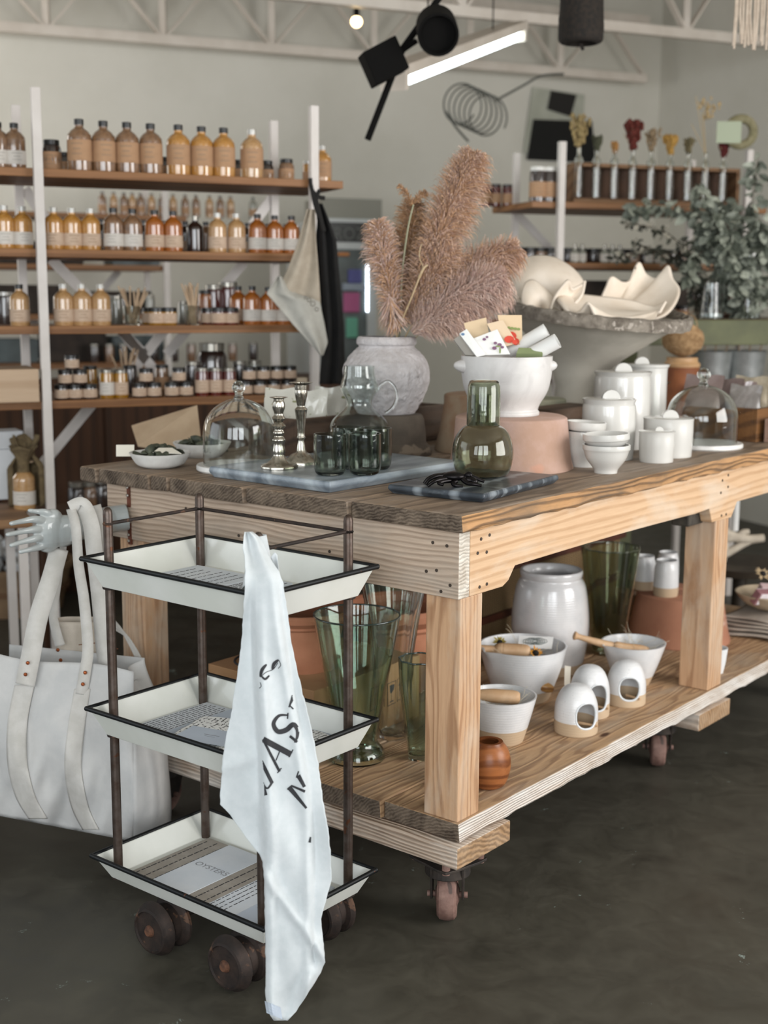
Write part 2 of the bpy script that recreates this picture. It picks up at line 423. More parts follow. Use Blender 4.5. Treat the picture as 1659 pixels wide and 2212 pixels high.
m = MB(); ys = [(-.016, .276), (.279, .583), (.587, .834), (.837, .898), (.901, 1.09), (1.094, 1.158)]
for i, (a, b) in enumerate(ys):
    x0 = [-.022, -.030, -.036, -.040, -.043, -.048][i]
    rough_board(m, x0, TL, a, b, ZT0, ZT1, 0, side_j=.003 if i == 0 else .0006)
m.build('tabletop', [w_top, e_top, w_edge], TR, bev=.006)
# aprons
m = MB(); m.box(-.010, .028, 0, 1.098, .742, .880)
o = m.build('end_apron', [w_short, e_cut], TR, bev=.002)
for f in o.data.polygons:
    if abs(f.normal.y) > .9: f.material_index = 1
def apron_profile():
    p = [(.029, .880), (.029, .742), (.150, .742), (.172, .752), (.196, .780)]
    for k in range(1, 12): x = .196+(1.14-.196)*k/12; p.append((x, .780+.004*sin(pi*k/12)))
    p += [(1.145, .784), (1.165, .744), (1.288, .742), (1.322, .782), (1.95, .784), (2.0, .742), (2.16, .742), (2.16, .880)]
    return p
def side_board(y0, y1):
    p = apron_profile(); n = len(p); m = MB()
    m.add([(x, y0, z) for x, z in p]+[(x, y1, z) for x, z in p], [tuple(range(n)), tuple(reversed(range(n, 2*n)))]+[(i, n+i, n+(i+1) % n, (i+1) % n) for i in range(n)]); return m
side_board(0.0, .034).build('side_apron', w_long, TR, bev=.002)
side_board(1.064, 1.098).build('side_apron', w_long, TR, bev=.002)
MB().box(2.16, 2.195, 0, 1.098, .742, .880).build('end_apron', w_short, TR, bev=.002)
for i, (x0, x1) in enumerate(((0, .079), (1.19, 1.277), (2.08, 2.158))):
    for y0, y1 in ((.0, .0905), (.976, 1.066)):
        z1 = .742 if i != 1 else .775
        MB().box(x0+.001, x1, y0+.002, y1, .262, z1).build('leg', w_leg, TR, bev=.003)
MB().box(1.10, 1.189, .036, .09, .735, .79).build('corbel_block', M('dark_block', '#4c463c', '#35302a', .8, scale=30, bmp=.4), TR, bev=.006)
# lower shelf planks
m = MB()
for i, (a, b) in enumerate(((-.006, .195), (.198, .43), (.433, .66), (.663, .88), (.883, 1.085))):
    rough_board(m, [-.004, -.012, -.002, -.01, -.005][i], TL, a, b, .222, .262, 0, side_j=.0025 if i == 0 else .0005, jz=.002)
m.build('lower_shelf', [w_shelf, e_top, w_shedge], TR, bev=.003)
nailm = M('dark_nail', '#4a4038', rough=.6, metal=.5)
for x0, x1 in ((-.028, .17), (1.10, 1.30), (2.02, 2.19)):
    o = MB().box(x0, x1, -.020, 1.115, .1725, .2195).build('cross_beam', [w_beam, e_beam], TR, bev=.003)
    for f in o.data.polygons:
        if abs(f.normal.y) > .9: f.material_index = 1
# nail heads on the boards
nh = MB().lathe([(0, 0), (.0036, 0), (.0036, .001), (0, .001)], n=10, axis=(-1, 0, 0)).build('nail_head', nailm, TR); nh.location = (-.0105, .03, .85)
for z, ys_ in ((.855, (.06, .30, .52, .80)), (.765, (.025, .05)), (.80, (.055, .072, .34, .62))):
    for y in ys_: c = link(nh.copy()); c.location = (-.0105, y+rng.uniform(-.01, .01), z+rng.uniform(-.012, .012))
for x in (.06, .095, 1.22, 1.25):
    for z in (.76, .83, .86): c = link(nh.copy()); c.location = (x+rng.uniform(-.01, .01), -.0003, z+rng.uniform(-.01, .01)); c.rotation_euler[2] = pi/2
# casters
rust = M('rusted_iron', '#231c19', '#362a24', .7, .35, scale=30, bmp=.4, spots=('#5c4333', 22, .62))
irons = M('old_iron', '#3a3633', '#4b433d', .6, .6, scale=25, bmp=.3)
wheelm = M('worn_red_wheel', '#6b4f46', '#8a6d62', .7, scale=25, bmp=.3, spots=('#4b3b35', 14, .58))
def caster(x, y, turn):
    c = thing('caster', None, None); c.parent = TR; c.location = (x, y, 0); c.rotation_euler = (0, 0, turn)
    m = MB(); m.lathe([(0, .172), (.052, .172), (.052, .158), (.045, .150), (.040, .143), (0, .143)], n=28); m.build('swivel_cup', rust, c, smooth=.6)
    m = MB()
    pl = [(.085*cos(a)*(1-.25*abs(sin(2*a))), .085*sin(a)*(1-.25*abs(sin(2*a)))) for a in [2*pi*k/24 for k in range(24)]]
    m.prism(pl, .138, .144); m.build('swivel_plate', irons, c, bev=.001)
    for a in range(4):
        aa = pi/4*0+pi/2*a; MB().tube([(.07*cos(aa), .07*sin(aa), .134), (.07*cos(aa), .07*sin(aa), .172)], .009, 12).build('spacer_bolt', wheelm, c, smooth=.6)
    m = MB()
    for s in (-1, 1):
        y_ = s*.034
        prof = [(-.045, .138), (.045, .138), (.04, .115), (.016, .05), (-.016, .05), (-.036, .105)]
        vs = [(a, y_-.0025, b) for a, b in prof]+[(a, y_+.0025, b) for a, b in prof]; n = 6
        m.add(vs, [tuple(range(n)), tuple(reversed(range(n, 2*n)))]+[(i, n+i, n+(i+1) % n, (i+1) % n) for i in range(n)])
    m.box(-.045, .045, -.036, .036, .132, .138); m.lathe([(.047, .138), (.049, .138), (.050, .108), (.047, .106)], n=32, closed=True, fn=lambda a, r, z: r); m.build('fork', irons, c, bev=.001)
    wh = MB().lathe([(0, -.020), (.014, -.026), (.03, -.019), (.047, -.021), (.0535, -.016), (.056, -.006), (.056, .006), (.0535, .016), (.047, .021), (.03, .019), (.014, .026), (0, .020)], (0, 0, .056), 40, axis=(0, 1, 0)).build('wheel', wheelm, c, smooth=.6)
    MB().tube([(0, -.044, .056), (0, .044, .056)], .007, 12).build('axle', wheelm, c, smooth=.6)
caster(.07, .075, rad(33)); caster(1.22, .16, rad(30)); caster(.07, 1.0, rad(10)); caster(1.22, 1.0, rad(70)); caster(2.1, .12, rad(0)); caster(2.1, 1.0, rad(0))

# ================================================================ three-tier enamel trolley
TX0, TX1, TY0, TY1 = -.412, -.158, .166, .597
enamel = M('cream_enamel', '#d2d3cd', '#c8cac2', .28, scale=5, coat=.3, spots=('#8c5b3a', 6, .735))
enrim = M('black_enamel_rim', '#090b0d', '#0e1214', .45, scale=20, spec=.3, spots=('#5b3320', 16, .66))
steelp = M('brown_steel_tube', '#5a504a', '#4a3c34', .42, .75, scale=40, bmp=.15, spots=('#5b3a28', 22, .63))
CT = thing('tiered_trolley', 'three tier cream enamel tray trolley with rusty steel posts and iron spool wheels', 'trolley', O, pi/2-AL)
def tray(zb, zr, name='tray'):
    m = MB()
    i0 = (TX0-.014, TX1+.012, TY0-.016, TY1+.006); o0 = (TX0-.038, TX1+.036, TY0-.040, TY1+.034)
    def ringp(b, z): return [(b[0], b[2], z), (b[1], b[2], z), (b[1], b[3], z), (b[0], b[3], z)]
    ins = lambda b, t: (b[0]+t, b[1]-t, b[2]+t, b[3]-t)
    A_ = ringp(i0, zb); B_ = ringp(o0, zr); C_ = ringp(ins(o0, .003), zr); D_ = ringp(ins(i0, .003), zb+.003)
    m.add(A_+B_+C_+D_, [(3, 2, 1, 0)]+[(i, (i+1) % 4, 4+(i+1) % 4, 4+i) for i in range(4)]+[(4+i, 4+(i+1) % 4, 8+(i+1) % 4, 8+i) for i in range(4)]+[(8+i, 8+(i+1) % 4, 12+(i+1) % 4, 12+i) for i in range(4)]+[(12, 13, 14, 15)])
    t = m.build(name, enamel, CT, bev=.0015)
    m = MB(); R = ringp(ins(o0, -.003), zr)
    for i in range(4): m.tube([R[i], R[(i+1) % 4]], .0052, 10)
    for p in R: m.sphere(p, .0056, 10)
    m.build('rolled_rim', enrim, t, smooth=.8)
    for p in ((TX0, TY0), (TX0, TY1), (TX1, TY0), (TX1, TY1)): MB().lathe([(.0105, zb-.006), (.0150, zb-.004), (.0155, zb), (.0105, zb+.001)], (p[0], p[1], 0), 16).build('rusted_collar', rust, t, smooth=.8)
tray(.752, .812); tray(.434, .492); tray(.116, .165)
for x, y in ((TX0, TY0), (TX0, TY1), (TX1, TY0), (TX1, TY1)):
    MB().lathe([(0, .112), (.0098, .112), (.0098, .905), (.0085, .912), (.005, .917), (0, .9185)], (x, y, 0), 20).build('post', steelp, CT, smooth=.8)
for a, b in (((TX0, TY1), (TX1, TY1)), ((TX1, TY1), (TX1, TY0)), ((TX1, TY0), (TX0, TY0))):
    m = MB().tube([(a[0], a[1], .884), (b[0], b[1], .884)], .0038, 10)
    for p in (a, b): m.sphere((p[0], p[1], .884), .0112, 12, (1, 1, .6))
    m.build('guard_rail', rust, CT, smooth=.8)
for y in (.445, .224):
    for x in (-.458, -.195):
        w = thing('spool_wheel', None, None); w.parent = CT; w.location = (x, y, .057)
        MB().lathe([(0, .0), (.040, .0), (.042, -.004), (.047, -.002), (.050, .004), (.056, .012), (.057, .018), (.052, .024), (.042, .028), (.042, .05), (.051, .054), (.055, .060), (.055, .066), (.048, .069), (0, .069)], n=48, axis=(1, 0, 0)).build('spool', rust, w, smooth=.5)
        MB().lathe([(0, -.009), (.008, -.008), (.0125, -.002), (.0125, .002), (0, .002)], n=24, axis=(1, 0, 0)).build('hub_bolt', M('orange_rust', '#4a3226', '#6b4733', .8, .2, scale=60, bmp=.5), w, smooth=.7)
for y in (.445, .224): MB().tube([(-.44, y, .057), (-.14, y, .057)], .007, 12).build('axle', rust, CT, smooth=.8)
m = MB(); m.box(-.40, -.16, .21, .235, .108, .115); m.box(-.40, -.16, .435, .458, .108, .115); m.build('axle_bracket', rust, CT)

# ---- papers lying in the trays (table-frame coordinates turned into world places)
def TW(b, a, z=0): return O+TB*b+TA*a+Vector((0, 0, z))
ink = M('black_ink', '#2b2b2e', rough=.8); inkg = M('grey_ink', '#85878c', rough=.8); inkr = M('red_ink', '#a3382d', rough=.8); inkw = M('white_ink', '#c9c6bf', rough=.8)
paper_w = M('white_paper', '#c6cbd0', '#bcc3ca', .8, scale=8); paper_g = M('kraft_grey_paper', '#958f86', '#89837a', .9, scale=30); paper_s = M('pale_blue_sleeve', '#b0bac6', '#a9b3c0', .7, scale=8)
def sheet(name, label, cat, mat, bx, ay, w, l, z, h, turn=0, lines=None, group=None, tilt=0):
    """flat sheet: w along the trolley's long side (a), l along b"""
    c = TW(bx, ay, z); o = MB().box(-l/2, l/2, -w/2, w/2, 0, h).build(name, mat, None, c, pi/2-AL+turn, bev=min(.0004, h*.3))
    tag(o, label, cat, group)
    if lines:
        r = random.Random(hash(label) % 1000 if False else len(label)); m = MB()
        n, x0, x1, y0, y1, lh = lines
        for i in range(n):
            y = y0+(y1-y0)*i/max(1, n-1); x = x0
            while x < x1-.01:
                d = r.uniform(.006, .016); m.box(x, min(x+d, x1), y-lh, y+lh, h, h+.0003); x += d+r.uniform(.002, .005)
        m.build('printed_lines', ink, o)
    return o
sheet('tea_towel_packet', 'white printed packet, leftmost one lying in the top tray', 'packet', paper_w, -.285, .49, .19, .215, .7555, .006, .0, (7, -.09, .09, -.07, .07, .0012))
sheet('tea_towel_packet', 'white packet covered in handwriting lines, middle of the top tray', 'packet', paper_w, -.285, .345, .085, .22, .7555, .0065, 0, (12, -.1, .1, -.036, .036, .0012))
sheet('tea_towel_packet', 'plain pale packet at the right of the top tray, part behind the hanging towel', 'packet', paper_s, -.285, .228, .115, .20, .7555, .0062, 0, (4, -.08, .08, .02, .05, .0012))
sheet('tea_towel_packet', 'white packet printed with fine rows, far left in the middle tray', 'packet', paper_w, -.275, .515, .13, .225, .4375, .008, 0, (13, -.105, .105, -.058, .058, .001))
sheet('paper_sleeve', 'wide pale blue grey sleeve on the packet of the middle tray', 'paper sleeve', paper_s, -.275, .455, .085, .226, .446, .0015, 0)
sheet('tea_towel_packet', 'plain pale packet at the back of the middle tray, right of the hanging towel', 'packet', paper_s, -.20, .245, .1, .11, .4375, .008, .1)
sheet('ruled_board', 'grey card printed with short black ruler marks, left one in the bottom tray', 'card', paper_g, -.285, .46, .235, .235, .1195, .006, 0, (9, -.11, .11, -.105, .105, .0014))
o = sheet('paper_sleeve', 'white paper band lettered OYSTERS across the grey card in the bottom tray', 'paper sleeve', paper_w, -.285, .455, .11, .237, .1258, .0012, 0)
text_mesh('OYSTERS', .024, 'lettering', inkg, o, Matrix.Translation((.0, -.004, .0015)) @ Matrix.Rotation(pi/2*0-pi/2, 4, 'Z'), 0)
sheet('ruled_board', 'pale card with faint figures at the front of the bottom tray', 'card', paper_w, -.29, .265, .15, .235, .1195, .0065, 0, (4, -.1, .1, .03, .07, .001))
o = sheet('paper_sleeve', 'white paper sleeve at the front corner of the bottom tray', 'paper sleeve', paper_s, -.31, .225, .07, .19, .1262, .0012, 0)
MB().box(-.034, -.031, -.022, .024, .0012, .0015).box(-.040, -.038, -.012, .016, .0012, .0015).build('faint_text_line', inkg, o)
# folded, text-printed cloths in the middle tray
def printed_cloth():
    m, nt, bs = nodes('text_printed_cotton'); bs.inputs['Roughness'].default_value = .9
    br = N(nt, 'ShaderNodeTexBrick', Scale=1.0); br.offset = .37; br.inputs['Mortar Size'].default_value = .0017
    br.inputs['Brick Width'].default_value = .024; br.inputs['Row Height'].default_value = .011; br.inputs['Color1'].default_value = rgb('#dedfdd'); br.inputs['Color2'].default_value = rgb('#dedfdd'); br.inputs['Mortar'].default_value = rgb('#50504f')
    nt.links.new(mapping(nt), br.inputs['Vector'])
    nz = ramp(nt, noise(nt, mapping(nt), 130, 2), [(.46, (0, 0, 0, 1)), (.52, (1, 1, 1, 1))])
    nt.links.new(mixc(nt, nz, br.outputs['Color'], '#dedfdd'), bs.inputs['Base Color']); return m
pc = printed_cloth()
def folded_cloth(label, bx, ay, w, l, z, turn, layers=3):
    m = MB()
    def f(k):
        def g(u, v):
            a = 2*pi*u; t = .007; x = (v-.5)*l
            yy = cos(a)*w/2; s = math.copysign(abs(sin(a))**.35, sin(a))
            return (x+.003*sin(9*v+k), yy*(1 if abs(cos(a)) < .98 else 1)+.003*sin(5*v+2*k)+.002*k, t*(k+.5)+s*t*.47+.0012*sin(14*v+3*u*6+k))
        return g
    for k in range(layers): m.grid(f(k), 36, 14, True)
    c = TW(bx, ay, z)
    return tag(m.build('folded_tea_towel', pc, None, c, pi/2-AL+turn, smooth=1.2), label, 'tea towel')
folded_cloth('folded text-printed cotton towel, front of the middle tray, left of the hanging towel', -.315, .405, .12, .165, .4375, .25)
folded_cloth('folded cotton towel printed with text rows at the right end of the middle tray', -.25, .22, .085, .15, .4375, -.1)
o = sheet('paper_band', 'pale paper band around the folded text towel at the front of the middle tray', 'paper band', paper_s, -.345, .375, .135, .08, .4600, .0012, .25)
o.rotation_euler[0] = 0
MB().box(.004, .006, -.018, .018, .0012, .0015).box(-.004, -.003, -.012, .012, .0012, .0015).build('faint_text_line', inkg, o)

# ================================================================ white towel hung on the front post
linen = M('white_linen', '#c2c7c9', '#bcc2c4', .9, scale=60, bmp=.12, bscale=700, bd=.0006, sheen=.2)
TWL = [(1149, 528, 545), (1158, 526, 556), (1170, 525, 566), (1185, 525, 573), (1200, 527, 580), (1216, 528, 590), (1235, 530, 603), (1260, 529, 612), (1300, 527, 618), (1350, 524, 624), (1400, 521, 632), (1450, 513, 643), (1500, 506, 654), (1550, 498, 667), (1600, 487, 678), (1650, 480, 688), (1700, 477, 694), (1738, 475, 699), (1760, 498, 703), (1800, 524, 710), (1845, 560, 714), (1862, 568, 715), (1900, 571, 716), (1940, 572, 705), (1985, 573, 693), (2030, 573, 697), (2078, 574, 702), (2100, 574, 693), (2150, 574, 662), (2185, 580, 640), (2204, 592, 622)]
def lerp_tab(y, i):
    if y <= TWL[0][0]: return TWL[0][i]
    for a, b in zip(TWL, TWL[1:]):
        if a[0] <= y <= b[0]: return a[i]+(b[i]-a[i])*(y-a[0])/(b[0]-a[0])
    return TWL[-1][i]
def sstep(a, b, x):
    t = max(0, min(1, (x-a)/(b-a))); return t*t*(3-2*t)
def towelY(x, y):
    base = 2.318-.062*sstep(1150, 1270, y)-.03*sstep(1300, 2200, y)
    l, r = lerp_tab(y, 1), lerp_tab(y, 2)
    g = 548+(571-548)*sstep(1250, 1860, y)              # deep fold left of the lettered panel
    d = 0
    op = sstep(1180, 1420, y)
    d += op*.020*sstep(g+6, g-10, x)                     # left flap lies back
    d -= op*.012*math.exp(-((x-g-14)/12)**2)
    h = 596+(672-596)*sstep(1190, 1850, y)
    d += op*.011*sstep(h-2, h+9, x)                      # right flap lies back
    d -= op*.006*math.exp(-((x-h+9)/9)**2)
    d += .006*sin((x-l)/max(r-l, 1)*9+y*.004)*(1-op*.5)
    d += .004*sin((x+y*.35)*.045)*op+.0025*sin((x*.9-y*.5)*.06+1)*op
    k = 1890+(x-571)*1.36                                # diagonal roll near the hem
    d -= .012*math.exp(-((y-k)/16)**2)*sstep(1850, 1900, y) - .014*sstep(k-25, k-5, y)*0
    k2 = 1660+(x-480)*-.35; d -= .006*math.exp(-((y-k2)/14)**2)*sstep(g+5, g-12, x)*sstep(1500, 1620, y)
    d -= .013*math.exp(-((x-(r-12))/14)**2)*sstep(1990, 2060, y)*sstep(2180, 2090, y)
    return base+d
def towelP(x, y, off=0): return PY(x, y, towelY(x, y)-off)
m = MB(); yl = []
for a, b in zip(TWL, TWL[1:]):
    k = max(1, int((b[0]-a[0])/9)); yl += [a[0]+(b[0]-a[0])*i/k for i in range(k)]
yl.append(TWL[-1][0])
rr_ = random.Random(5)
fr = {y: (rr_.uniform(-1, 1), rr_.uniform(-1, 1)) for y in yl}
def tg(u, v):
    y = yl[min(int(round(v*(len(yl)-1))), len(yl)-1)]; l, r = lerp_tab(y, 1)+fr[y][0], lerp_tab(y, 2)+fr[y][1]
    return towelP(l+(r-l)*u, y)
tw_c = TW(TX0, TY0, .915); tw_c = Vector((tw_c.x, tw_c.y, .90))
m.grid(lambda u, v: tg(u, v)-tw_c, 60, len(yl)-1)
TWO = thing('hanging_towel', 'long white linen towel with black lettering hung from the front post of the trolley', 'towel', tw_c)
m.build('linen_cloth', linen, TWO, smooth=1.3, solid=.0016)
# gathered top looped over the post end, and the back layer that shows at the right
m = MB(); pF = TW(TX0, TY0, 0)
m.grid(lambda u, v: Vector((pF.x-tw_c.x+cos(2*pi*u)*(.0125+.018*v+.003*sin(6*pi*u)), pF.y-tw_c.y+sin(2*pi*u)*(.0125+.018*v), .012-.10*v*(1-.1*sin(4*pi*u)))), 28, 10, True)
m.build('back_fold', linen, TWO, smooth=1.3, solid=.0014)
m = MB()
m.grid(lambda u, v: PY(585+14*u+v*6, 1192+10*abs(u-.6)*2+v*60, 2.30+.02*v)-tw_c, 4, 6); m.build('corner_tip', linen, TWO, smooth=1.3, solid=.0014)
def ribbon(m, pts, ws, clip=None):
    P2 = [Vector((p[0], p[1])) for p in pts]; out = []
    for i, p in enumerate(P2):
        d = (P2[min(i+1, len(P2)-1)]-P2[max(i-1, 0)]).normalized(); nrm = Vector((-d.y, d.x)); out.append((p-nrm*ws[i]/2, p+nrm*ws[i]/2))
    for (a, b), (c, d) in zip(out, out[1:]):
        K = 4; q = [(a, b, c, d)]
        g = [[None]*(K+1) for _ in range(K+1)]
        for i in range(K+1):
            for j in range(K+1):
                s_ = a.lerp(c, i/K); t_ = b.lerp(d, i/K); g[i][j] = s_.lerp(t_, j/K)
        for i in range(K):
            for j in range(K):
                qd = [g[i][j], g[i+1][j], g[i+1][j+1], g[i][j+1]]
                if clip and not all(clip(v.x, v.y) for v in qd): continue
                m.add([towelP(v.x, v.y, .0018)-tw_c for v in qd], [(0, 1, 2, 3)])
def subd(pts, k=6):
    out = [];
    for a, b in zip(pts, pts[1:]): out += [(a[0]+(b[0]-a[0])*i/k, a[1]+(b[1]-a[1])*i/k) for i in range(k)]
    return out+[pts[-1]]
def crv2(pts, k=6): return [(p.x, p.y) for p in curve3([(a, b, 0) for a, b in pts], k)]
clipC = lambda x, y: 548+(571-548)*sstep(1250, 1860, y)+1 < x < 596+(676-596)*sstep(1190, 1850, y)
m = MB()
def stroke(pts, w0, w1=None, wm=None):
    wm = wm*.7 if wm and wm > 9 and len(pts) < 5 else wm
    p = crv2(pts, 5) if len(pts) > 2 else subd(pts, 6); n = len(p)
    w1 = w0 if w1 is None else w1
    ribbon(m, p, [(w0+(w1-w0)*i/(n-1)) if wm is None else (w0+(wm-w0)*sin(pi*i/(n-1))) for i in range(n)], clipC)
# A
stroke([(568, 1597), (629, 1630)], 13); stroke([(568, 1597), (604, 1667)], 5.5, 6); stroke([(604, 1623), (596, 1643)], 2.5); stroke([(633, 1619), (624, 1636)], 2.5); stroke([(608, 1659), (599, 1670)], 2.5)
# S
stroke([(622, 1545), (603, 1546), (591, 1563), (600, 1580), (618, 1577), (633, 1565), (642, 1575), (642, 1592), (636, 1604)], 3, 3, 11)
stroke([(622, 1540), (621, 1553)], 3); stroke([(626, 1590), (642, 1603)], 6)
# T
stroke([(636, 1499), (624, 1528)], 9, 3); stroke([(626, 1524), (634, 1532)], 3); stroke([(636, 1500), (642, 1526)], 2, 8)
# W
stroke([(562, 1640), (588, 1692)], 8); stroke([(588, 1690), (576, 1703), (562, 1680)], 5, 3); stroke([(562, 1678), (574, 1718)], 8)
# N
stroke([(645, 1666), (640, 1680)], 3); stroke([(644, 1675), (658, 1700)], 10, 7); stroke([(624, 1700), (662, 1746)], 11, 5); stroke([(629, 1697), (659, 1710)], 4, 6); stroke([(621, 1706), (630, 1697)], 3)
stroke([(671, 1808), (669, 1820)], 3, 6)
# leaf sprig
stroke([(562, 1463), (575, 1452), (590, 1446), (600, 1432)], 1.6, 1.6); stroke([(562, 1462), (566, 1447), (576, 1435)], 3, 3, 11); stroke([(588, 1447), (592, 1434), (602, 1425)], 3, 2, 11); stroke([(603, 1427), (606, 1437), (601, 1444)], 1.6)
stroke([(565, 1461), (573, 1467), (582, 1459)], 3, 1.5, 5); stroke([(562, 1474), (564, 1482), (560, 1487)], 1.6); stroke([(556, 1512), (556, 1530)], 6); stroke([(556, 1540), (557, 1556)], 5)
m.build('black_lettering', ink, TWO, weld=False)
m = MB()
m.grid(lambda u, v: towelP(574+34*u+(4*v-2), 2162+26*v+14*u, .0022)-tw_c, 5, 4); m.build('care_label', paper_s, TWO, solid=.0006)

# ================================================================ mannequin hand and tote bag
glaze = M('grey_porcelain', '#a7acab', '#999f9f', .3, scale=10, coat=.5)
p0 = TW(-.011, 1.012, .804); hd = (-TB*.94-TA*.0-Vector((0, 0, .0))).normalized()
def HP(px, py, t):  # point of the hand seen at (px, py), t metres out from the apron
    return PN(px, py, p0-TB*t, TB)
HT = thing('mannequin_hand', 'grey blue porcelain glove mould hand bolted to the left end of the table', 'hand form', p0)
m = MB()
def blob(pts, rs, n=14): m.tube([p-p0 for p in pts], rs, n)
ax = [HP(275, 1117, 0.0), HP(240, 1122, .035), HP(200, 1131, .09), HP(165, 1140, .14), HP(140, 1145, .175)]
blob(ax, [.033, .0335, .033, .033, .034], 20)
def ell(c, rx, ry, rz_):  # ellipsoid in table axes
    base = len(m.v); m.sphere((0, 0, 0), 1, 20)
    R_ = Matrix((( -TB.x, TA.x, 0), (-TB.y, TA.y, 0), (0, 0, 1)))
    for i in range(base, len(m.v)): v = m.v[i]; m.v[i] = tuple(R_ @ Vector((v[0]*rx, v[1]*ry, v[2]*rz_))+c-p0)
ell(HP(136, 1147, .18), .055, .026, .039); ell(HP(112, 1149, .215), .042, .019, .042); ell(HP(104, 1165, .22), .034, .016, .032); ell(HP(112, 1122, .21), .030, .016, .026)
fing = [((120, 1120, .20), (98, 1107, .23), (80, 1105, .25), (64, 1103, .27)), ((100, 1128, .225), (75, 1122, .265), (48, 1126, .30), (24, 1131, .335)), ((98, 1142, .23), (72, 1144, .27), (45, 1149, .305), (16, 1155, .345)), ((98, 1158, .23), (74, 1164, .27), (50, 1170, .30), (24, 1178, .335)), ((100, 1174, .23), (82, 1182, .255), (65, 1187, .28), (44, 1192, .305))]
for k, f in enumerate(fing):
    pts = curve3([HP(*q) for q in f], 5); n = len(pts)
    blob(pts, [.0070*(1-i/(n-1))**2.0+.0064-.0010*i/n for i in range(n)], 12)
    m.sphere(pts[-1]-p0, .0052, 10)
o = m.build('hand', glaze, HT, smooth=1.5)
q = o.modifiers.new('join', 'REMESH'); q.mode = 'VOXEL'; q.voxel_size = .0018; q.use_smooth_shade = True
q = o.modifiers.new('soft', 'SMOOTH'); q.factor = .6; q.iterations = 4
brass = M('rusted_bracket', '#6b3b2a', '#55301f', .6, .4, scale=40, bmp=.3)
m = MB()
for s in (1, -1):
    zc = p0.z+(.045 if s > 0 else -.055)
    m.box(-.0015, .004, -.006, .006, (.02 if s > 0 else -.075), (.085 if s > 0 else -.02))
m.build('wall_bracket', brass, HT, rz=0).matrix_local = Matrix.Translation((0, 0, 0)) @ Matrix.Rotation(pi/2-AL, 4, 'Z')
m = MB()
for z in (.05, .07, -.05, -.065): m.sphere((-.004, 0, z), .004, 10)
m.build('bracket_screw', M('bright_screw', '#b9b4ab', rough=.3, metal=.9), HT).rotation_euler = (0, 0, pi/2-AL)

canvas = M('natural_canvas', '#bdbcba', '#b2b2b1', .92, scale=14, bmp=.18, bscale=500, bd=.0008)
canvas2 = M('canvas_webbing', '#bfbcb7', '#b5b2ac', .9, scale=30, bmp=.25, bscale=380, bd=.001)
copper = M('copper_rivet', '#b5673f', '#8f4e30', .35, .9, scale=60)
BGc = PY(180, 1600, 2.92)
BG = thing('canvas_tote_bag', 'large off-white canvas tote with copper rivets hanging by its handles from the mannequin hand', 'bag', BGc)
rb = random.Random(9)
def bagfront(u, v):   # u 0..1 left to right, v 0..1 top to bottom
    xt = -150+(300+u*0)*1.0
    x = -160+u*(288+160); yt = 1412+(x)*.135 if x > 0 else 1412+x*.12; yt -= 6*sin(u*pi*3)
    yb = 1762+(x)*.19; y = yt+(yb-yt)*v
    Y = 3.02-.12*(x+160)/440-.05*sin(pi*v)-.035*sstep(.15, .9, v)
    Y += .020*sin(x*.028+v*4)*v+.013*sin(x*.05-v*7+1)*sstep(.1, .7, v)+.006*sin(x*.11+v*13)*sstep(.2, .8, v)+.01*math.exp(-((v-.85)/.08)**2)*sin(x*.04)
    Y += .012*math.exp(-((x-150-(v-.8)*90)/16)**2)*sstep(.45, .95, v)+.010*math.exp(-((x-60+(v-.7)*60)/14)**2)*sstep(.4, .8, v)
    return PY(x, y, Y)
m = MB(); m.grid(lambda u, v: bagfront(u, v)-BGc, 70, 46)
m.build('front_panel', canvas, BG, smooth=1.3, solid=.0016)
def bagback(u, v):
    x = 20+u*(312-20); yt = 1392+(x-20)*.10; yb = 1560+x*.2; y = yt+(yb-yt)*v
    if x > 180: y += 0
    return PY(x, y, 3.12-.07*(x/312)+.012*sin(x*.05))
m = MB(); m.grid(lambda u, v: bagback(u, v)-BGc, 30, 12); m.build('back_panel', canvas, BG, smooth=1.3, solid=.0016)
def bagside(u, v):
    f = bagfront(1, v)
    xb = 312+(366-312)*sstep(0, .45, v)+4*sin(v*9); yb = 1424+(1792-1424)*v
    b = PY(xb, yb, 3.03-.02*v)
    p = f.lerp(b, u); p += Vector((.02, -.02, 0))*sin(pi*u)*sstep(.2, .6, v)-Vector((.03, -.03, 0))*sin(pi*u)*(1-sstep(.0, .3, v))
    p.z -= .012*sin(pi*u)*(1 if v < .1 else 0)
    return p
m = MB(); m.grid(lambda u, v: bagside(u, v)-BGc, 16, 46); m.build('side_panel', canvas, BG, smooth=1.3, solid=.0016)
m = MB(); m.grid(lambda u, v: bagfront(u, 1).lerp(PY(-130+u*496, 1690+u*100, 3.04), v)-BGc, 40, 6); m.build('bag_bottom', canvas, BG, smooth=1.3, solid=.0016)
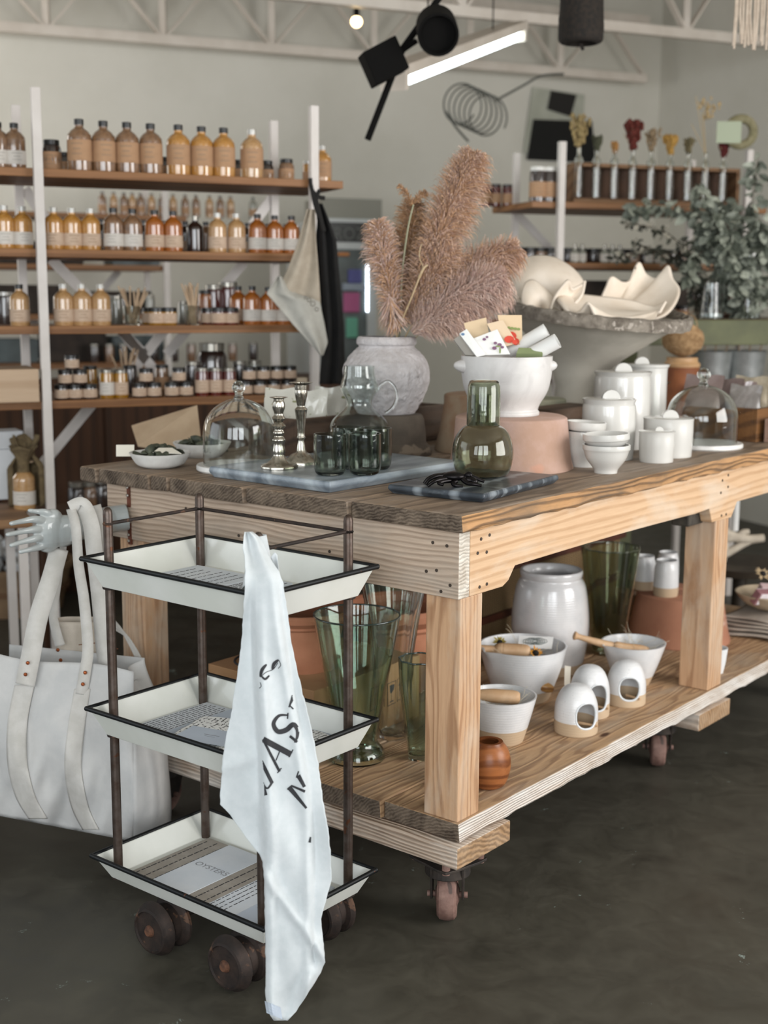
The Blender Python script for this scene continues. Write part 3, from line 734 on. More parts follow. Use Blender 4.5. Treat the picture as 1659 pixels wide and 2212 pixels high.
def strap(name, pts, wdt, par=BG, mat=canvas2, face=None, c=BGc):
    """flat webbing through picture points (x, y, Y); wdt in picture px"""
    m = MB(); cp = curve3([Vector(p) for p in pts], 8); n = len(cp); rows = []
    for i, p in enumerate(cp):
        d = cp[min(i+1, n-1)]-cp[max(i-1, 0)]; nx, ny = d.y, -d.x; L = math.hypot(nx, ny) or 1; w = (wdt if not isinstance(wdt, (list, tuple)) else wdt[0]+(wdt[1]-wdt[0])*i/(n-1))/2
        rows.append((PY(p.x-nx/L*w, p.y-ny/L*w, p.z)-c, PY(p.x+nx/L*w, p.y+ny/L*w, p.z)-c))
    b = len(m.v)
    for r in rows: m.v += [tuple(r[0]), tuple(r[0].lerp(r[1], .5)+Vector((0, -.0015, 0))), tuple(r[1])]
    for i in range(n-1):
        for k in (0, 1): m.f.append((b+3*i+k, b+3*i+k+1, b+3*i+4+k, b+3*i+3+k)); m.mi.append(0)
    return m.build(name, mat, par, smooth=.3, solid=.0028)
bf = lambda x, v: (lambda p: p.y)(bagfront((x+160)/448, v))
strap('handle', [(152, 1100, 3.035), (178, 1092, 3.035), (196, 1130, 3.00), (204, 1190, 2.985), (216, 1290, 2.975), (226, 1400, 2.96), (235, 1455, 2.955)], (34, 38))
strap('handle', [(128, 1185, 3.06), (110, 1250, 3.0), (84, 1330, 2.955), (66, 1420, 2.93), (54, 1480, 2.915)], (40, 42))
strap('handle', [(153, 1099, 3.04), (164, 1140, 2.99), (170, 1220, 2.985), (182, 1300, 2.965), (190, 1400, 2.93), (184, 1450, 2.905), (176, 1500, 2.895)], (20, 26))
strap('handle', [(137, 1180, 3.09), (126, 1250, 3.085), (116, 1320, 3.08), (118, 1350, 3.075), (130, 1395, 3.07)], (14, 22))
strap('handle', [(207, 1092, 3.09), (214, 1120, 3.06), (218, 1170, 3.05), (226, 1250, 3.06)], (22, 18))
def reinforcement(cx_pts):
    """stitched-on webbing following the front panel of the bag"""
    m = MB(); ys_ = [cx_pts[0][0]+(cx_pts[-1][0]-cx_pts[0][0])*k/40 for k in range(41)]
    cp = curve3([(c, y, w) for y, c, w in cx_pts], 10)
    def g(u, v):
        q = cp[min(int(round(v*(len(cp)-1))), len(cp)-1)]; x = q.x+(u-.5)*q.z; uu = (x+160)/448; yt = 1412+(x*.135 if x > 0 else x*.12); yb = 1762+x*.19
        vv = (q.y-yt)/(yb-yt); p = bagfront(uu, min(max(vv, 0), 1)); return PY(x, q.y, p.y-.0045)-BGc
    m.grid(g, 8, 40); return m.build('reinforcement_strap', canvas2, BG, smooth=1.2, solid=.003)
reinforcement([(1480, 53, 42), (1560, 38, 42), (1650, 38, 42), (1720, 55, 42), (1768, 82, 40)])
reinforcement([(1488, 178, 34), (1570, 165, 36), (1660, 158, 36), (1740, 172, 36), (1792, 196, 34)])
for x, y, Y in ((60, 1432, 2.914), (55, 1457, 2.91), (184, 1453, 2.894), (179, 1478, 2.889), (125, 1404, 3.058), (131, 1426, 3.056)):
    MB().lathe([(0, .004), (.003, .0035), (.0046, .001), (.0046, 0), (0, 0)], PY(x, y, Y)-BGc, 16, axis=(0, -1, 0)).build('copper_rivet', copper, BG, smooth=.8)
# a second, rolled canvas bag stuffed behind
B2c = PY(170, 1380, 3.13)
B2 = thing('rolled_canvas_bag', 'small natural canvas bag standing inside the tote, tied with a leather cord', 'bag', B2c)
m = MB(); m.grid(lambda u, v: Vector((.055*cos(2*pi*u), .032*sin(2*pi*u)+.004*sin(6*pi*u), .05-.13*v)), 36, 10, True); m.build('pouch', M('raw_canvas', '#bdb3a6', '#b3a99b', .95, scale=20, bmp=.2, bscale=300), B2, smooth=1.2, solid=.002)
m = MB()
for k in range(4):
    pts = [PY(x, y, 3.10)-B2c for x, y in ((236+k*3, 1330+k*9), (262+k*4, 1360+k*5), (282+k*4, 1395+k*3), (296+k*3, 1425))]
    m.tube(curve3(pts, 5), .0035, 8)
m.build('cotton_rope', canvas2, B2, smooth=1)
MB().tube([PY(170, 1393, 3.09)-B2c, PY(215, 1388, 3.085)-B2c, PY(255, 1402, 3.09)-B2c], .0012, 6).build('leather_cord', M('leather', '#7a4a30', rough=.7), B2)
# ================================================================ things on the table top
ZT = .918; ZB = ZT+.027
whiteplaster = M('white_papier_mache', '#d9d8d4', '#cfcdc9', .8, scale=30, bmp=.35, bscale=60)
def lathe_thing(name, label, cat, cx, yb, zs, prof, mat, t=None, n=48, k=4, group=None, sm=True, fn=None, bev=0, floor=None, smooth=.7):
    c, p = rev(cx, yb, zs, prof); pp = smoothp(p, k) if sm else p
    pr = shell(pp, t, floor) if t else [(0, pp[0][1])]+pp+[(0, pp[-1][1])]
    o = MB().lathe(pr, n=n, fn=fn).build(name, mat, None, c, smooth=smooth, bev=bev)
    return tag(o, label, cat, group), c, p
# --- marble slabs: corners read from the photo at the table plane, chamfered underneath
marbleL = MARBLE('blue_grey_marble', '#868f96', '#5f6972', '#a9b2b8', 3, (1, .5, 1), dist=9)
marbleD = MARBLE('dark_banded_marble', '#3c434a', '#23282d', '#a7b0b6', 14, (.25, 2.0, .25), dist=2)
def slab(label, cs, zt, mat, th=.027):
    A_, B_, C_ = [P(x, y, ZT) for x, y in cs]; D_ = A_+C_-B_
    c = (A_+C_)/2; ax = (B_-A_); ay = (C_-B_); ang = math.atan2(ax.y, ax.x)
    hx, hy = ax.length/2, ay.length/2; ins = .010
    m = MB(); R = lambda a, b, z: [(-a, -b, z), (a, -b, z), (a, b, z), (-a, b, z)]
    m.add(R(hx-ins, hy-ins, 0)+R(hx, hy, th*.55)+R(hx-.003, hy-.003, th), [(3, 2, 1, 0), (8, 9, 10, 11)]+[(i, (i+1) % 4, 4+(i+1) % 4, 4+i) for i in range(4)]+[(4+i, 4+(i+1) % 4, 8+(i+1) % 4, 8+i) for i in range(4)])
    return tag(m.build('marble_board', mat, None, (c.x, c.y, ZT), ang, bev=.003), label, 'cutting board')
slab('pale blue grey marble board under the green tumblers and silver candlesticks', [(496, 1036), (766, 1073), (955, 1014)], ZB, marbleL)
slab('smaller dark marble board with white banded edge under the round carafe', [(832, 1066), (1042, 1088), (1212, 1045)], ZB-.006, marbleD, .021)
ZB2 = ZT+.021

# --- shallow bowls of dried leaves
leafm = M('dark_dried_leaf', '#2f352b', '#4a4d3c', .6, scale=60, bmp=.4)
def leafpile(par, rad_, z, n, sz, seed, mat, name='dried_leaf_pile'):
    r = random.Random(seed); m = MB()
    for i in range(n):
        a = r.uniform(0, 2*pi); q = rad_*math.sqrt(r.random()); c = Vector((q*cos(a), q*sin(a), z+(.9-q/rad_)*.35*rad_+r.uniform(0, .01)))
        w = r.uniform(.5, 1)*sz; cu = r.uniform(.6, 1.7); M3 = Matrix.Rotation(r.uniform(0, 6.28), 3, 'Z') @ Matrix.Rotation(r.uniform(-1, 1), 3, 'X') @ Matrix.Rotation(r.uniform(-1, 1), 3, 'Y')
        m.grid(lambda u, v: c+M3 @ Vector(((u-.5)*2*w*sin(pi*min(max(v, .04), .96)), (v-.5)*3.0*w, w*.9*cu*cos((u-.5)*3.0)*sin(pi*v))), 5, 6)
    return tag(m.build(name, mat, par, smooth=1.3, solid=.0006), kind='stuff')
def bowl_of_leaves(label, cx, yb, prof, seed, nl):
    c, p = rev(cx, yb, ZT, prof); t = thing('shallow_bowl', label, 'bowl', c)
    pr = shell(smoothp(p, 4), .004)
    MB().lathe(pr, n=40, fn=lambda a, r, z: r*(1+.03*sin(3*a)+.012*sin(11*a+z*60))).build('bowl', whiteplaster, t, smooth=.9)
    leafpile(t, p[-1][0]*.74, p[-1][1]*.62, nl+12, .016, seed, leafm); return t
bowl_of_leaves('white papier-mache bowl of curled green leaves, nearest the table edge', 346, 1013, [(34, 1012), (50, 1002), (62, 985), (66, 977)], 1, 26)
bowl_of_leaves('white bowl of curled green leaves standing behind the glass dome', 436, 990, [(34, 990), (48, 976), (58, 962), (62, 955)], 2, 24)
def card(name, label, cat, pts, mat, th=.002, z=None, c=None):
    """a stiff flat card; pts = four (x, y, Y) picture points"""
    q = [PY(*p) for p in pts]; c = c or sum(q, Vector())/4; nrm = (q[1]-q[0]).cross(q[3]-q[0]).normalized()*th/2
    m = MB().hexa([v-nrm-c for v in q]+[v+nrm-c for v in q]); return tag(m.build(name, mat, None, c), label, cat), c
cream = M('cream_card', '#d8d2c4', rough=.8); kraft = M('kraft_paper', '#b09a80', '#a68f75', .9, scale=12)
card('price_card', 'white card standing at the left of the leaf bowl', 'card', [(251, 986, 3.33), (290, 986, 3.33), (290, 961, 3.34), (251, 961, 3.34)], cream)
card('price_card', 'small pale card stuck into the leaves of the front bowl', 'card', [(330, 978, 3.2), (392, 980, 3.19), (372, 968, 3.22), (343, 968, 3.22)], cream)
card('kraft_sheet', 'large sheet of kraft paper leaning behind the leaf bowls', 'paper', [(298, 964, 3.75), (438, 985, 3.72), (426, 876, 3.85), (284, 920, 3.85)], kraft, .003)

# --- glass domes on white marble plates
clear = GLASS('clear_glass', '#f4f8f6'); clearT = GLASS('seeded_glass', '#eef4f2', seeds=True)
whitemarble = MARBLE('white_marble', '#d6d4d0', '#c5c3c0', '#e3e1dd', 3, rough=.35)
def cloche(label, cx, yb, hwp, dcx, dprof, knob, zt=ZT):
    c, p = rev(cx, yb, zt, [(hwp, yb), (hwp, yb-6)]); r = p[0][0]; t = thing('glass_cloche', label, 'cloche', c)
    MB().lathe([(0, 0), (r*.96, 0), (r, .004), (r, .012), (r*.98, .015), (0, .015)], n=64).build('marble_plate', whitemarble, t, smooth=.7)
    q = depth(c); base = .0155; pr = [(hw*q/F, base+h*q/F) for hw, h in dprof]; pr = smoothp(pr, 5); th = .0028
    dx = (dcx-cx)*q/F
    pr2 = [(max(a-th, 0), b-(0 if i < 3 else th*min(1, i/20))) for i, (a, b) in enumerate(pr)]
    pr2[-1] = (0, pr[-1][1]-th); prr = pr[:-1]+[(0, pr[-1][1])]+list(reversed(pr2))
    MB().lathe(prr, (dx, 0, 0), n=72, closed=True).build('glass_dome', clear, t, smooth=1.2)
    kz = pr[-1][1]; kr = knob*q/F
    MB().lathe(smoothp([(0, kz-.0005), (kr*.8, kz), (kr*.55, kz+kr*.55), (kr*.95, kz+kr*1.3), (kr*1.0, kz+kr*1.8), (kr*.6, kz+kr*2.5), (0, kz+kr*2.7)], 4), (dx, 0, 0), n=32).build('glass_knob', clear, t, smooth=1.4)
cloche('clear glass dome on a white marble plate, left side beside the silver candlesticks', 517, 1027, 92, 518, [(78, 0), (78, 40), (77, 75), (70, 100), (52, 122), (28, 136), (8, 141), (0, 141)], 14)
cloche('clear glass dome on a white marble plate at the right beside the white canisters', 1522, 975, 80, 1513, [(76, 0), (76, 40), (75, 62), (66, 88), (50, 106), (28, 118), (8, 122), (0, 122)], 14)

# --- silver candlesticks
silver = M('tarnished_silver', '#c9c4ba', '#8a8478', .22, 1, scale=30, bmp=.35, bscale=90, bd=.0015)
def stick(label, cx, yb, zs, prof, flutes=9):
    c, p = rev(cx, yb, zs, prof); pr = smoothp(p, 3)
    H_ = pr[-1][1]
    f = lambda a, r, z: r*(1+.07*sin(flutes*a+z*40)*(1 if .02 < z < H_-.012 else .3))
    inner = [(pr[-1][0]*.55, H_-.001), (pr[-1][0]*.5, H_-.018), (0, H_-.018)]
    o = MB().lathe([(0, 0)]+pr+inner, n=54, fn=f).build('candlestick', silver, None, c, smooth=.8); return tag(o, label, 'candlestick', None)
stick('short silver candlestick with beaded stem, left one on the marble board', 603, 1017, ZB, [(40, 1012), (39, 1004), (24, 998), (12, 984), (13, 975), (11, 958), (14, 950), (9, 942), (12, 935), (9, 927), (15, 920), (8, 912), (14, 904), (9, 895), (13, 880), (12, 868), (10, 862), (20, 858)])
stick('tall silver candlestick with tapering stem, beside the green tumblers', 651, 1006, ZB, [(37, 1003), (35, 994), (22, 982), (11, 976), (8, 962), (6, 950), (9, 945), (7, 935), (12, 890), (13, 884), (8, 878), (9, 872), (13, 850), (12, 836), (13, 832), (26, 826)])
stick('slim silver candlestick between the white canisters and the right glass dome', 1428, 935, ZT, [(26, 932), (14, 922), (5, 905), (8, 890), (5, 875), (9, 868), (6, 855), (8, 845), (8, 832), (16, 825)])
stick('silver candlestick seen through the right glass dome', 1502, 905, ZT, [(26, 904), (20, 896), (8, 885), (10, 870), (6, 864), (12, 858), (5, 850), (9, 842), (6, 836), (9, 830)])

# --- smoky green tumblers
smoke = GLASS('smoky_green_glass', '#c8cfc8', seeds=True); smoke2 = GLASS('smoky_grey_glass', '#c6cbba', seeds=True)
def tumbler(label, cx, yb):
    c, p = rev(cx, yb, ZB, [(24, yb-3), (31, yb-8), (35, yb-22), (35.5, yb-50), (35, yb-92)])
    pr = shell(smoothp(p, 4), .0022, .006)
    return tag(MB().lathe(pr, n=48).build('green_tumbler', smoke, None, c, smooth=1.2), label, 'glass', 'smoky green tumblers on the marble board')
tumbler('smoky green tumbler nearest the candlesticks, front left of the four', 713, 1029)
tumbler('smoky green tumbler in the middle, front right of the four', 788, 1028)
tumbler('smoky green tumbler rightmost, half behind the middle one', 811, 1016)
tumbler('smoky green tumbler almost hidden behind the two front ones', 752, 1014)

# --- clear jug with a stacked neck
c, p = rev(776, 1006, ZB-.027, [(58, 1005), (68, 985), (69, 950), (66, 925), (56, 905), (40, 890), (29, 878), (28, 866), (33, 855), (40, 842), (40, 830), (35, 812), (33, 790)])
t = thing('glass_jug', 'clear glass jug with bulging collar and looped handle behind the tumblers', 'jug', c)
MB().lathe(shell(smoothp(p, 4), .0022), n=56).build('jug_body', clearT, t, smooth=1.2)
Yj = c.y
MB().tube(curve3([PY(x, y, Yj-.0)-c for x, y in ((812, 846), (822, 832), (838, 824), (852, 836), (857, 856), (852, 874), (842, 886), (832, 892))], 5), .0042, 12).build('handle', clear, t, smooth=1.3)

# --- round carafe with its tumbler turned over the neck
c, p = rev(1042, 1033, ZB2, [(40, 1031), (55, 1022), (64, 1000), (66, 972), (60, 945), (46, 925), (30, 915), (26, 905), (25, 880), (25, 852)])
t = thing('carafe', 'round smoky green carafe on the dark marble board', 'carafe', c)
MB().lathe(shell(smoothp(p, 4), .0024), n=64).build('carafe_body', smoke2, t, smooth=1.2)
q = depth(c)/F; z0 = zat(1042, 917, c)-ZB2
pr = [(36*q, z0), (36*q, z0+45*q), (35.5*q, z0+75*q), (33*q, z0+88*q), (27*q, z0+95*q), (0, z0+97*q)]
pr = smoothp(pr, 4); pi_ = [(max(a-.002, 0), b-.003) for a, b in pr]; pi_[0] = (pr[0][0]-.002, pr[0][1])
MB().lathe(pr+list(reversed(pi_)), n=56, closed=True).build('upturned_tumbler', smoke2, t, smooth=1.2)

# --- cast metal figure on the board
cc = P(975, 1048, ZB2); blk = M('black_cast_iron', '#171516', '#221f20', .32, .8, scale=30, bmp=.15)
t = thing('iron_crab', 'black cast iron crab shaped ornament at the front of the dark marble board', 'ornament', cc)
L_ = lambda x, y, dz=0: PY(x, y, cc.y+dz)-cc
m = MB(); m.sphere(L_(980, 1029), .021, 24, (1.25, .9, .5)); m.sphere(L_(1001, 1033), .010, 16, (1, 1, .7)); m.build('body', blk, t, smooth=1.5)
for pts in ([(962, 1030, .0), (945, 1028, -.01), (928, 1036, -.02), (919, 1047, -.025)], [(964, 1034, -.01), (950, 1036, -.02), (938, 1040, -.03), (924, 1050, -.035)], [(972, 1038, -.01), (958, 1040, -.02), (948, 1044, -.03), (958, 1047, -.035)], [(985, 1040, -.01), (978, 1044, -.02), (985, 1049, -.03), (1000, 1050, -.03)], [(962, 1026, .02), (940, 1028, .03), (925, 1034, .03), (916, 1044, .03)], [(1000, 1036, -.01), (1010, 1044, -.02), (1025, 1046, -.03), (1040, 1049, -.03)], [(1005, 1028, .0), (1020, 1030, 0), (1035, 1036, 0), (1046, 1040, 0)]):
    p = curve3([L_(*a) for a in pts], 5); n = len(p); MB().tube(p, [.0058*(1-.45*i/n) for i in range(n)], 10).build('leg', blk, t, smooth=1.3)
for pts in ([(1004, 1030, .0), (1012, 1026, 0), (1018, 1030, 0)], [(1006, 1036, -.01), (1020, 1038, -.01), (1028, 1043, -.02)]):
    p = curve3([L_(*a) for a in pts], 5); n = len(p); MB().tube(p, [.004+.004*sin(pi*i/n) for i in range(n)], 10).build('claw', blk, t, smooth=1.3)

# --- clay risers, urn, mortar
terra = M('lime_washed_terracotta', '#b3968a', '#a58674', .9, scale=9, bmp=.4, bscale=50, spots=('#b48a76', 4, .64))
terra2 = M('mossy_terracotta', '#94826c', '#87684f', .9, scale=10, bmp=.4, bscale=40, spots=('#a8633f', 5, .62))
def riser(label, cx, yb, prof, mat, zs=ZT, name='upturned_clay_pot'):
    c, p = rev(cx, yb, zs, prof)
    o = MB().lathe([(0, p[0][1])]+p+[(p[-1][0]*.94, p[-1][1]+.004), (p[-1][0]*.4, p[-1][1]+.004), (p[-1][0]*.35, p[-1][1]), (0, p[-1][1])], n=56, fn=lambda a, r, z: r*(1+.008*sin(5*a+z*30))).build(name, mat, None, c, smooth=.5, bev=.002)
    tag(o, label, 'clay pot'); return c, p
riser('wide upturned terracotta pot in front, right under the white mortar', 1102, 1026, [(136, 1018), (130, 990), (124, 950), (119, 900)], terra)
riser('upturned terracotta pot behind, left of the one the mortar stands on', 1050, 985, [(112, 975), (103, 930), (92, 870), (92, 853)], terra2)
riser('pale mossy upturned pot just behind the mortar, near the planter foot', 1160, 958, [(72, 950), (64, 900), (60, 862)], M('pale_mossy_clay', '#a9a691', '#989a86', .9, scale=9, bmp=.3))
stone = M('old_brown_clay', '#5d5348', '#4c433a', .85, scale=12, bmp=.4, bscale=60, spots=('#75685a', 9, .58))
cu, pu = riser('dark brown flared clay stand under the rough white urn', 858, 990, [(74, 978), (76, 970), (62, 955), (60, 930), (57, 905), (54, 897)], stone, name='clay_stand')
urnm = M('rough_white_ceramic', '#c4bfbf', '#b3adac', .85, scale=25, bmp=1.0, bscale=38, bd=.012)
zu = ZT+pu[-1][1]+.0045
c, p = rev(834, 897, zu, [(62, 893), (74, 870), (86, 845), (93, 815), (90, 788), (76, 765), (62, 752), (60, 746), (64, 742), (64, 733), (60, 727)])
t = thing('ceramic_urn', 'rough textured white urn holding the pampas grass', 'urn', c); URN = c
pr = shell(smoothp(p, 9), .008)
from mathutils import noise as mn
MB().lathe([(r+(0), z) for r, z in pr], n=160, fn=lambda a, r, z: r+(.0030*mn.noise(Vector((r*cos(a)*55, r*sin(a)*55, z*75)))+.0020*mn.noise(Vector((r*cos(a)*130, r*sin(a)*130, z*150))))*(1 if .01 < z < p[-1][1]*.86 else .15)).build('urn_body', urnm, t, smooth=1.2)
ZM = .918+0
cM, pM = rev(1102, 1026, ZT, [(136, 1018), (119, 900)]); zm = ZT+pM[-1][1]+.0045
c, p = rev(1092, 901, zm, [(72, 897), (72, 888), (69, 883), (74, 870), (85, 852), (92, 834), (97, 803), (98, 768)])
t = thing('marble_mortar', 'large white marble mortar filled with seed packets and paper rolls', 'mortar', c); MORT = c
wm = MARBLE('mortar_marble', '#c8c5c2', '#b3afad', '#cfccc9', 2.2, rough=.4, dist=8)
pr = shell(smoothp(p, 4), .014); MB().lathe(pr, n=64).build('mortar_bowl', wm, t, smooth=.9)
qm = depth(c)/F
for x, s in ((1199, 1), (985, -1)):
    q_ = PY(x, 789, c.y-.03)-c; MB().lathe(smoothp([(.018, -.03), (.017, -.018), (.013, -.006), (.007, .003), (0, .006)], 3), q_, 20, axis=(s, -.2, .12)).build('lug', wm, t, smooth=1.2)
# contents of the mortar
pw = M('matte_white_paper', '#dcdbd8', rough=.7); tan = M('tan_paper', '#cfb796', rough=.8)
def packet(label, pts, mat, th=.006, name='seed_packet', cat='seed packet'):
    return card(name, label, cat, pts, mat, th)
redm = M('tomato_red', '#c8402a', rough=.7); grn = M('leaf_green_print', '#7d8c4e', rough=.7); purp = M('mauve_print', '#75506b', rough=.7); blu = M('blue_print', '#5a7796', rough=.7)
My = c.y
def dots(o, c, spots, mat, name='printed_picture'):
    m = MB()
    for x, y, Y, rx, ry in spots:
        q = [PY(x+rx*cos(a), y+ry*sin(a), Y) for a in [2*pi*i/10 for i in range(10)]]; m.add([v-c for v in q], [tuple(range(10))])
    return m.build(name, mat, o, weld=False, solid=.0004)
o, c1 = packet('tan seed packet standing tallest with red tomatoes, at the back of the mortar', [(1085, 745, My), (1128, 745, My), (1127, 681, My+.015), (1075, 681, My+.015)], tan)
dots(o, c1, [(1104, 726, My-.0045, 12, 10), (1114, 738, My-.0055, 8, 8)], redm); dots(o, c1, [(1085+i*7, 706+(i*37 % 9), My-.0005, 4, 3) for i in range(6)], grn, 'printed_leaves')
o, c1 = packet('tan packet with red tomatoes slanting before the tallest one in the mortar', [(1080, 752, My-.03), (1118, 742, My-.03), (1086, 692, My-.01), (1052, 700, My-.01)], M('pale_tan_paper', '#d4bda0', rough=.8))
dots(o, c1, [(1100, 733, My-.0335, 11, 8), (1112, 739, My-.0365, 6, 5)], redm)
o, c1 = packet('white seed packet with mauve thistle flowers in the front of the mortar', [(1050, 768, My-.05), (1102, 766, My-.05), (1074, 712, My-.035), (1022, 732, My-.035)], pw)
dots(o, c1, [(1046, 733, My-.047, 4, 3), (1052, 728, My-.045, 3, 2.5), (1070, 741, My-.05, 4, 3), (1079, 745, My-.051, 5, 4), (1085, 750, My-.052, 4, 3), (1068, 752, My-.053, 5, 4)], purp); dots(o, c1, [(1080, 757, My-.054, 2, 7), (1076, 748, My-.052, 6, 1.5)], grn, 'printed_leaves')
packet('tan packet leaning back at the left of the mortar', [(1012, 735, My+.0), (1056, 722, My+.0), (1050, 687, My+.01), (1002, 699, My+.01)], tan, .012)
o, c1 = packet('narrow box patterned with blue flowers at the left rim of the mortar', [(1030, 772, My-.06), (1050, 768, My-.06), (1008, 712, My-.045), (992, 722, My-.045)], pw, .014, 'small_box', 'box')
dots(o, c1, [(1000+i*5, 722+i*7+(i % 2)*3, My-.054-.0008*i, 4, 3) for i in range(8)], blu)
packet('grey sided small box at the far left rim of the mortar', [(1005, 768, My-.035), (1030, 770, My-.035), (998, 722, My-.02), (980, 735, My-.02)], M('grey_card', '#9a958d', rough=.8), .01, 'small_box', 'box')
packet('olive green matchbox lying in the mortar under the paper rolls', [(1115, 768, My-.055), (1172, 768, My-.055), (1168, 757, My-.035), (1120, 755, My-.035)], M('olive_card', '#7f8a62', rough=.7), .012, 'match_box', 'box')
for lab, a, b, r in (('white paper roll nearer the rim, sticking out of the mortar', (1130, 776, My-.02), (1204, 736, My-.045), .019), ('white paper roll behind, sticking out of the mortar', (1098, 760, My+.02), (1180, 712, My+.0), .0165)):
    A_, B_ = PY(*a), PY(*b); d = (B_-A_); Lr = d.length
    tag(MB().lathe([(r*.8, 0), (r, 0), (r, Lr), (r*.88, Lr), (r*.86, 0)], n=36, axis=d, closed=True).build('paper_roll', pw, None, A_, smooth=.8), lab, 'paper roll')

# --- pampas grass
def plumemat(n, a, b): return M(n, a, b, .9, scale=40, sheen=.3)
pmA = plumemat('pampas_tan', '#cda681', '#b08664'); pmB = plumemat('pampas_brown', '#b38755', '#8f6840'); pmC = plumemat('pampas_pink', '#d6b8a4', '#bd9a88'); pmD = plumemat('pampas_mauve', '#c2a096', '#dcc7ba')
stemm = M('dry_stem', '#b9a484', '#a18b6a', .7, scale=40); blade = M('grey_green_blade', '#8d8c73', rough=.7)
PT = thing('pampas_grass', 'bunch of dried pink and tan pampas plumes standing in the white urn', 'dried grass', (URN.x, URN.y, URN.z+.1)); PC = PT.location.copy()
def plume(pts, hw, dY, mat, mat2, n, seed, L0=1.0):
    r = random.Random(seed); cp = curve3([PY(x, y, URN.y+dY) for x, y in pts], 10); N_ = len(cp); m = MB(); q = depth(cp[0])/F
    for i in range(n):
        s = r.random()**.85; k = min(int(s*(N_-1)), N_-2); p = cp[k].lerp(cp[k+1], s*(N_-1)-k); d = (cp[k+1]-cp[k]).normalized()
        wprof = (sin(pi*min(1, (s*.86+.10)))**.6)*hw*q
        x = d.orthogonal().normalized(); x = (Matrix.Rotation(r.uniform(0, 2*pi), 3, d) @ x)
        L = wprof*r.uniform(.7, 1.55)*1.35
        root = p+x*wprof*r.uniform(0, .35); up = r.uniform(.7, 1.5)
        p1 = root+(x*.55+d*up*.6)*L*.5; p2 = p1+(x*.65+d*up*.35+Vector((0, 0, -.25)))*L*.45; p3 = p2+(x*.5+d*.1+Vector((0, 0, -.55)))*L*.2
        sd = d.cross(x).normalized()*.0007*r.uniform(.7, 1.4); sd = (Matrix.Rotation(r.uniform(-1.2, 1.2), 3, x) @ sd)
        m.m(0 if r.random() < .6 else 1)
        m.add([root-PC-sd, root-PC+sd, p1-PC+sd*1.4, p1-PC-sd*1.4, p2-PC+sd, p2-PC-sd, p3-PC], [(0, 1, 2, 3), (3, 2, 4, 5), (5, 4, 6)])
    o = m.build('plume', [mat, mat2], PT, weld=False)
    return o
plume([(905, 650), (930, 560), (965, 470), (1000, 390), (1022, 338)], 46, .02, pmA, pmC, 5200, 1)
plume([(872, 700), (880, 600), (888, 520), (892, 440)], 38, .07, pmB, pmA, 3600, 2)
plume([(852, 690), (840, 610), (826, 540), (815, 482)], 34, -.02, pmA, pmD, 3000, 3)
plume([(925, 680), (975, 620), (1040, 575), (1112, 538)], 46, .04, pmC, pmA, 4600, 4)
plume([(890, 720), (950, 670), (1020, 630), (1080, 605)], 52, -.03, pmD, pmC, 5200, 5)
plume([(880, 700), (915, 640), (940, 580), (950, 530)], 50, .0, pmA, pmC, 4200, 6)
plume([(905, 715), (945, 690), (985, 665)], 40, -.06, pmC, pmD, 2600, 7)
plume([(893, 445), (880, 420), (862, 400)], 10, .0, pmB, pmA, 260, 8); plume([(895, 440), (905, 425), (920, 415)], 10, .0, pmB, pmA, 240, 9)
plume([(840, 640), (846, 670), (858, 700)], 26, -.04, pmD, pmA, 900, 10)
for nm, pts, r0, mt in (('stem', [(846, 760, 0), (845, 720, -.02), (848, 680, -.03)], .0028, stemm), ('stem', [(850, 760, 0), (862, 710, -.05), (890, 640, -.07), (915, 575, -.07)], .0032, stemm), ('stem', [(860, 760, 0), (884, 712, -.03), (905, 690, -.05)], .0022, stemm), ('stem', [(856, 760, 0), (866, 690, .0), (868, 600, -.02), (880, 500, -.03), (893, 442, -.03)], .0034, blade), ('stem', [(838, 760, 0), (838, 735, 0), (843, 715, 0)], .002, stemm), ('stem', [(865, 760, 0), (892, 735, .02), (930, 700, .02)], .002, stemm), ('leaf_blade', [(914, 577, -.07), (906, 555, -.07), (908, 535, -.07), (912, 527, -.07)], .0016, stemm), ('leaf_blade', [(905, 600, -.075), (915, 580, -.08), (924, 572, -.08)], .004, stemm)):
    p = curve3([PY(x, y, URN.y+d)-PC for x, y, d in pts], 6); n = len(p); MB().tube(p, [r0*(1-.4*i/n) for i in range(n)], 8).build(nm, mt, PT, smooth=1.2)

# --- big cement planter with clam shells
cem = M('weathered_cement', '#bbb5a9', '#a8a296', .9, scale=6, bmp=.3, bscale=60)
cemrim = M('lichened_cement_rim', '#8a8277', '#5d554c', .95, scale=28, bmp=.8, bscale=60, spots=('#a29a90', 40, .60))
cP = P(1238, 935, ZT); qp = depth(cP)
rimc = PY(1272, 668, cP.y-.02)
t = thing('cement_planter', 'large shallow conical cement planter full of clam shells', 'planter', cP)
Rr = 222*depth(rimc)/F; RT = Matrix.Rotation(rad(5.6), 3, 'Y') @ Matrix.Rotation(rad(5.5), 3, 'X')
def plan(r, z, a):   # lean the rim a little, as in the photo
    f = z/(rimc.z-ZT); off = Vector((rimc.x-cP.x, rimc.y-cP.y, 0))*max(0, f)**1.2
    v = Vector((r*cos(a), r*sin(a), 0)); v = v.lerp(RT @ v, sstep(.25, .85, f))
    return off+v+Vector((0, 0, z))
HP_ = rimc.z-ZT
prof = [(0, 0), (.095, 0), (.085, .03), (.072, .10), (.072, .15), (.10, HP_*.55), (.17, HP_*.72), (Rr*.80, HP_*.90), (Rr*.97, HP_-.012)]
prof = prof[:4]+smoothp(prof[4:], 4)
inner = [(Rr*.93, HP_-.012), (Rr*.74, HP_*.90), (.14, HP_*.74), (0, HP_*.66)]
pa = prof+inner
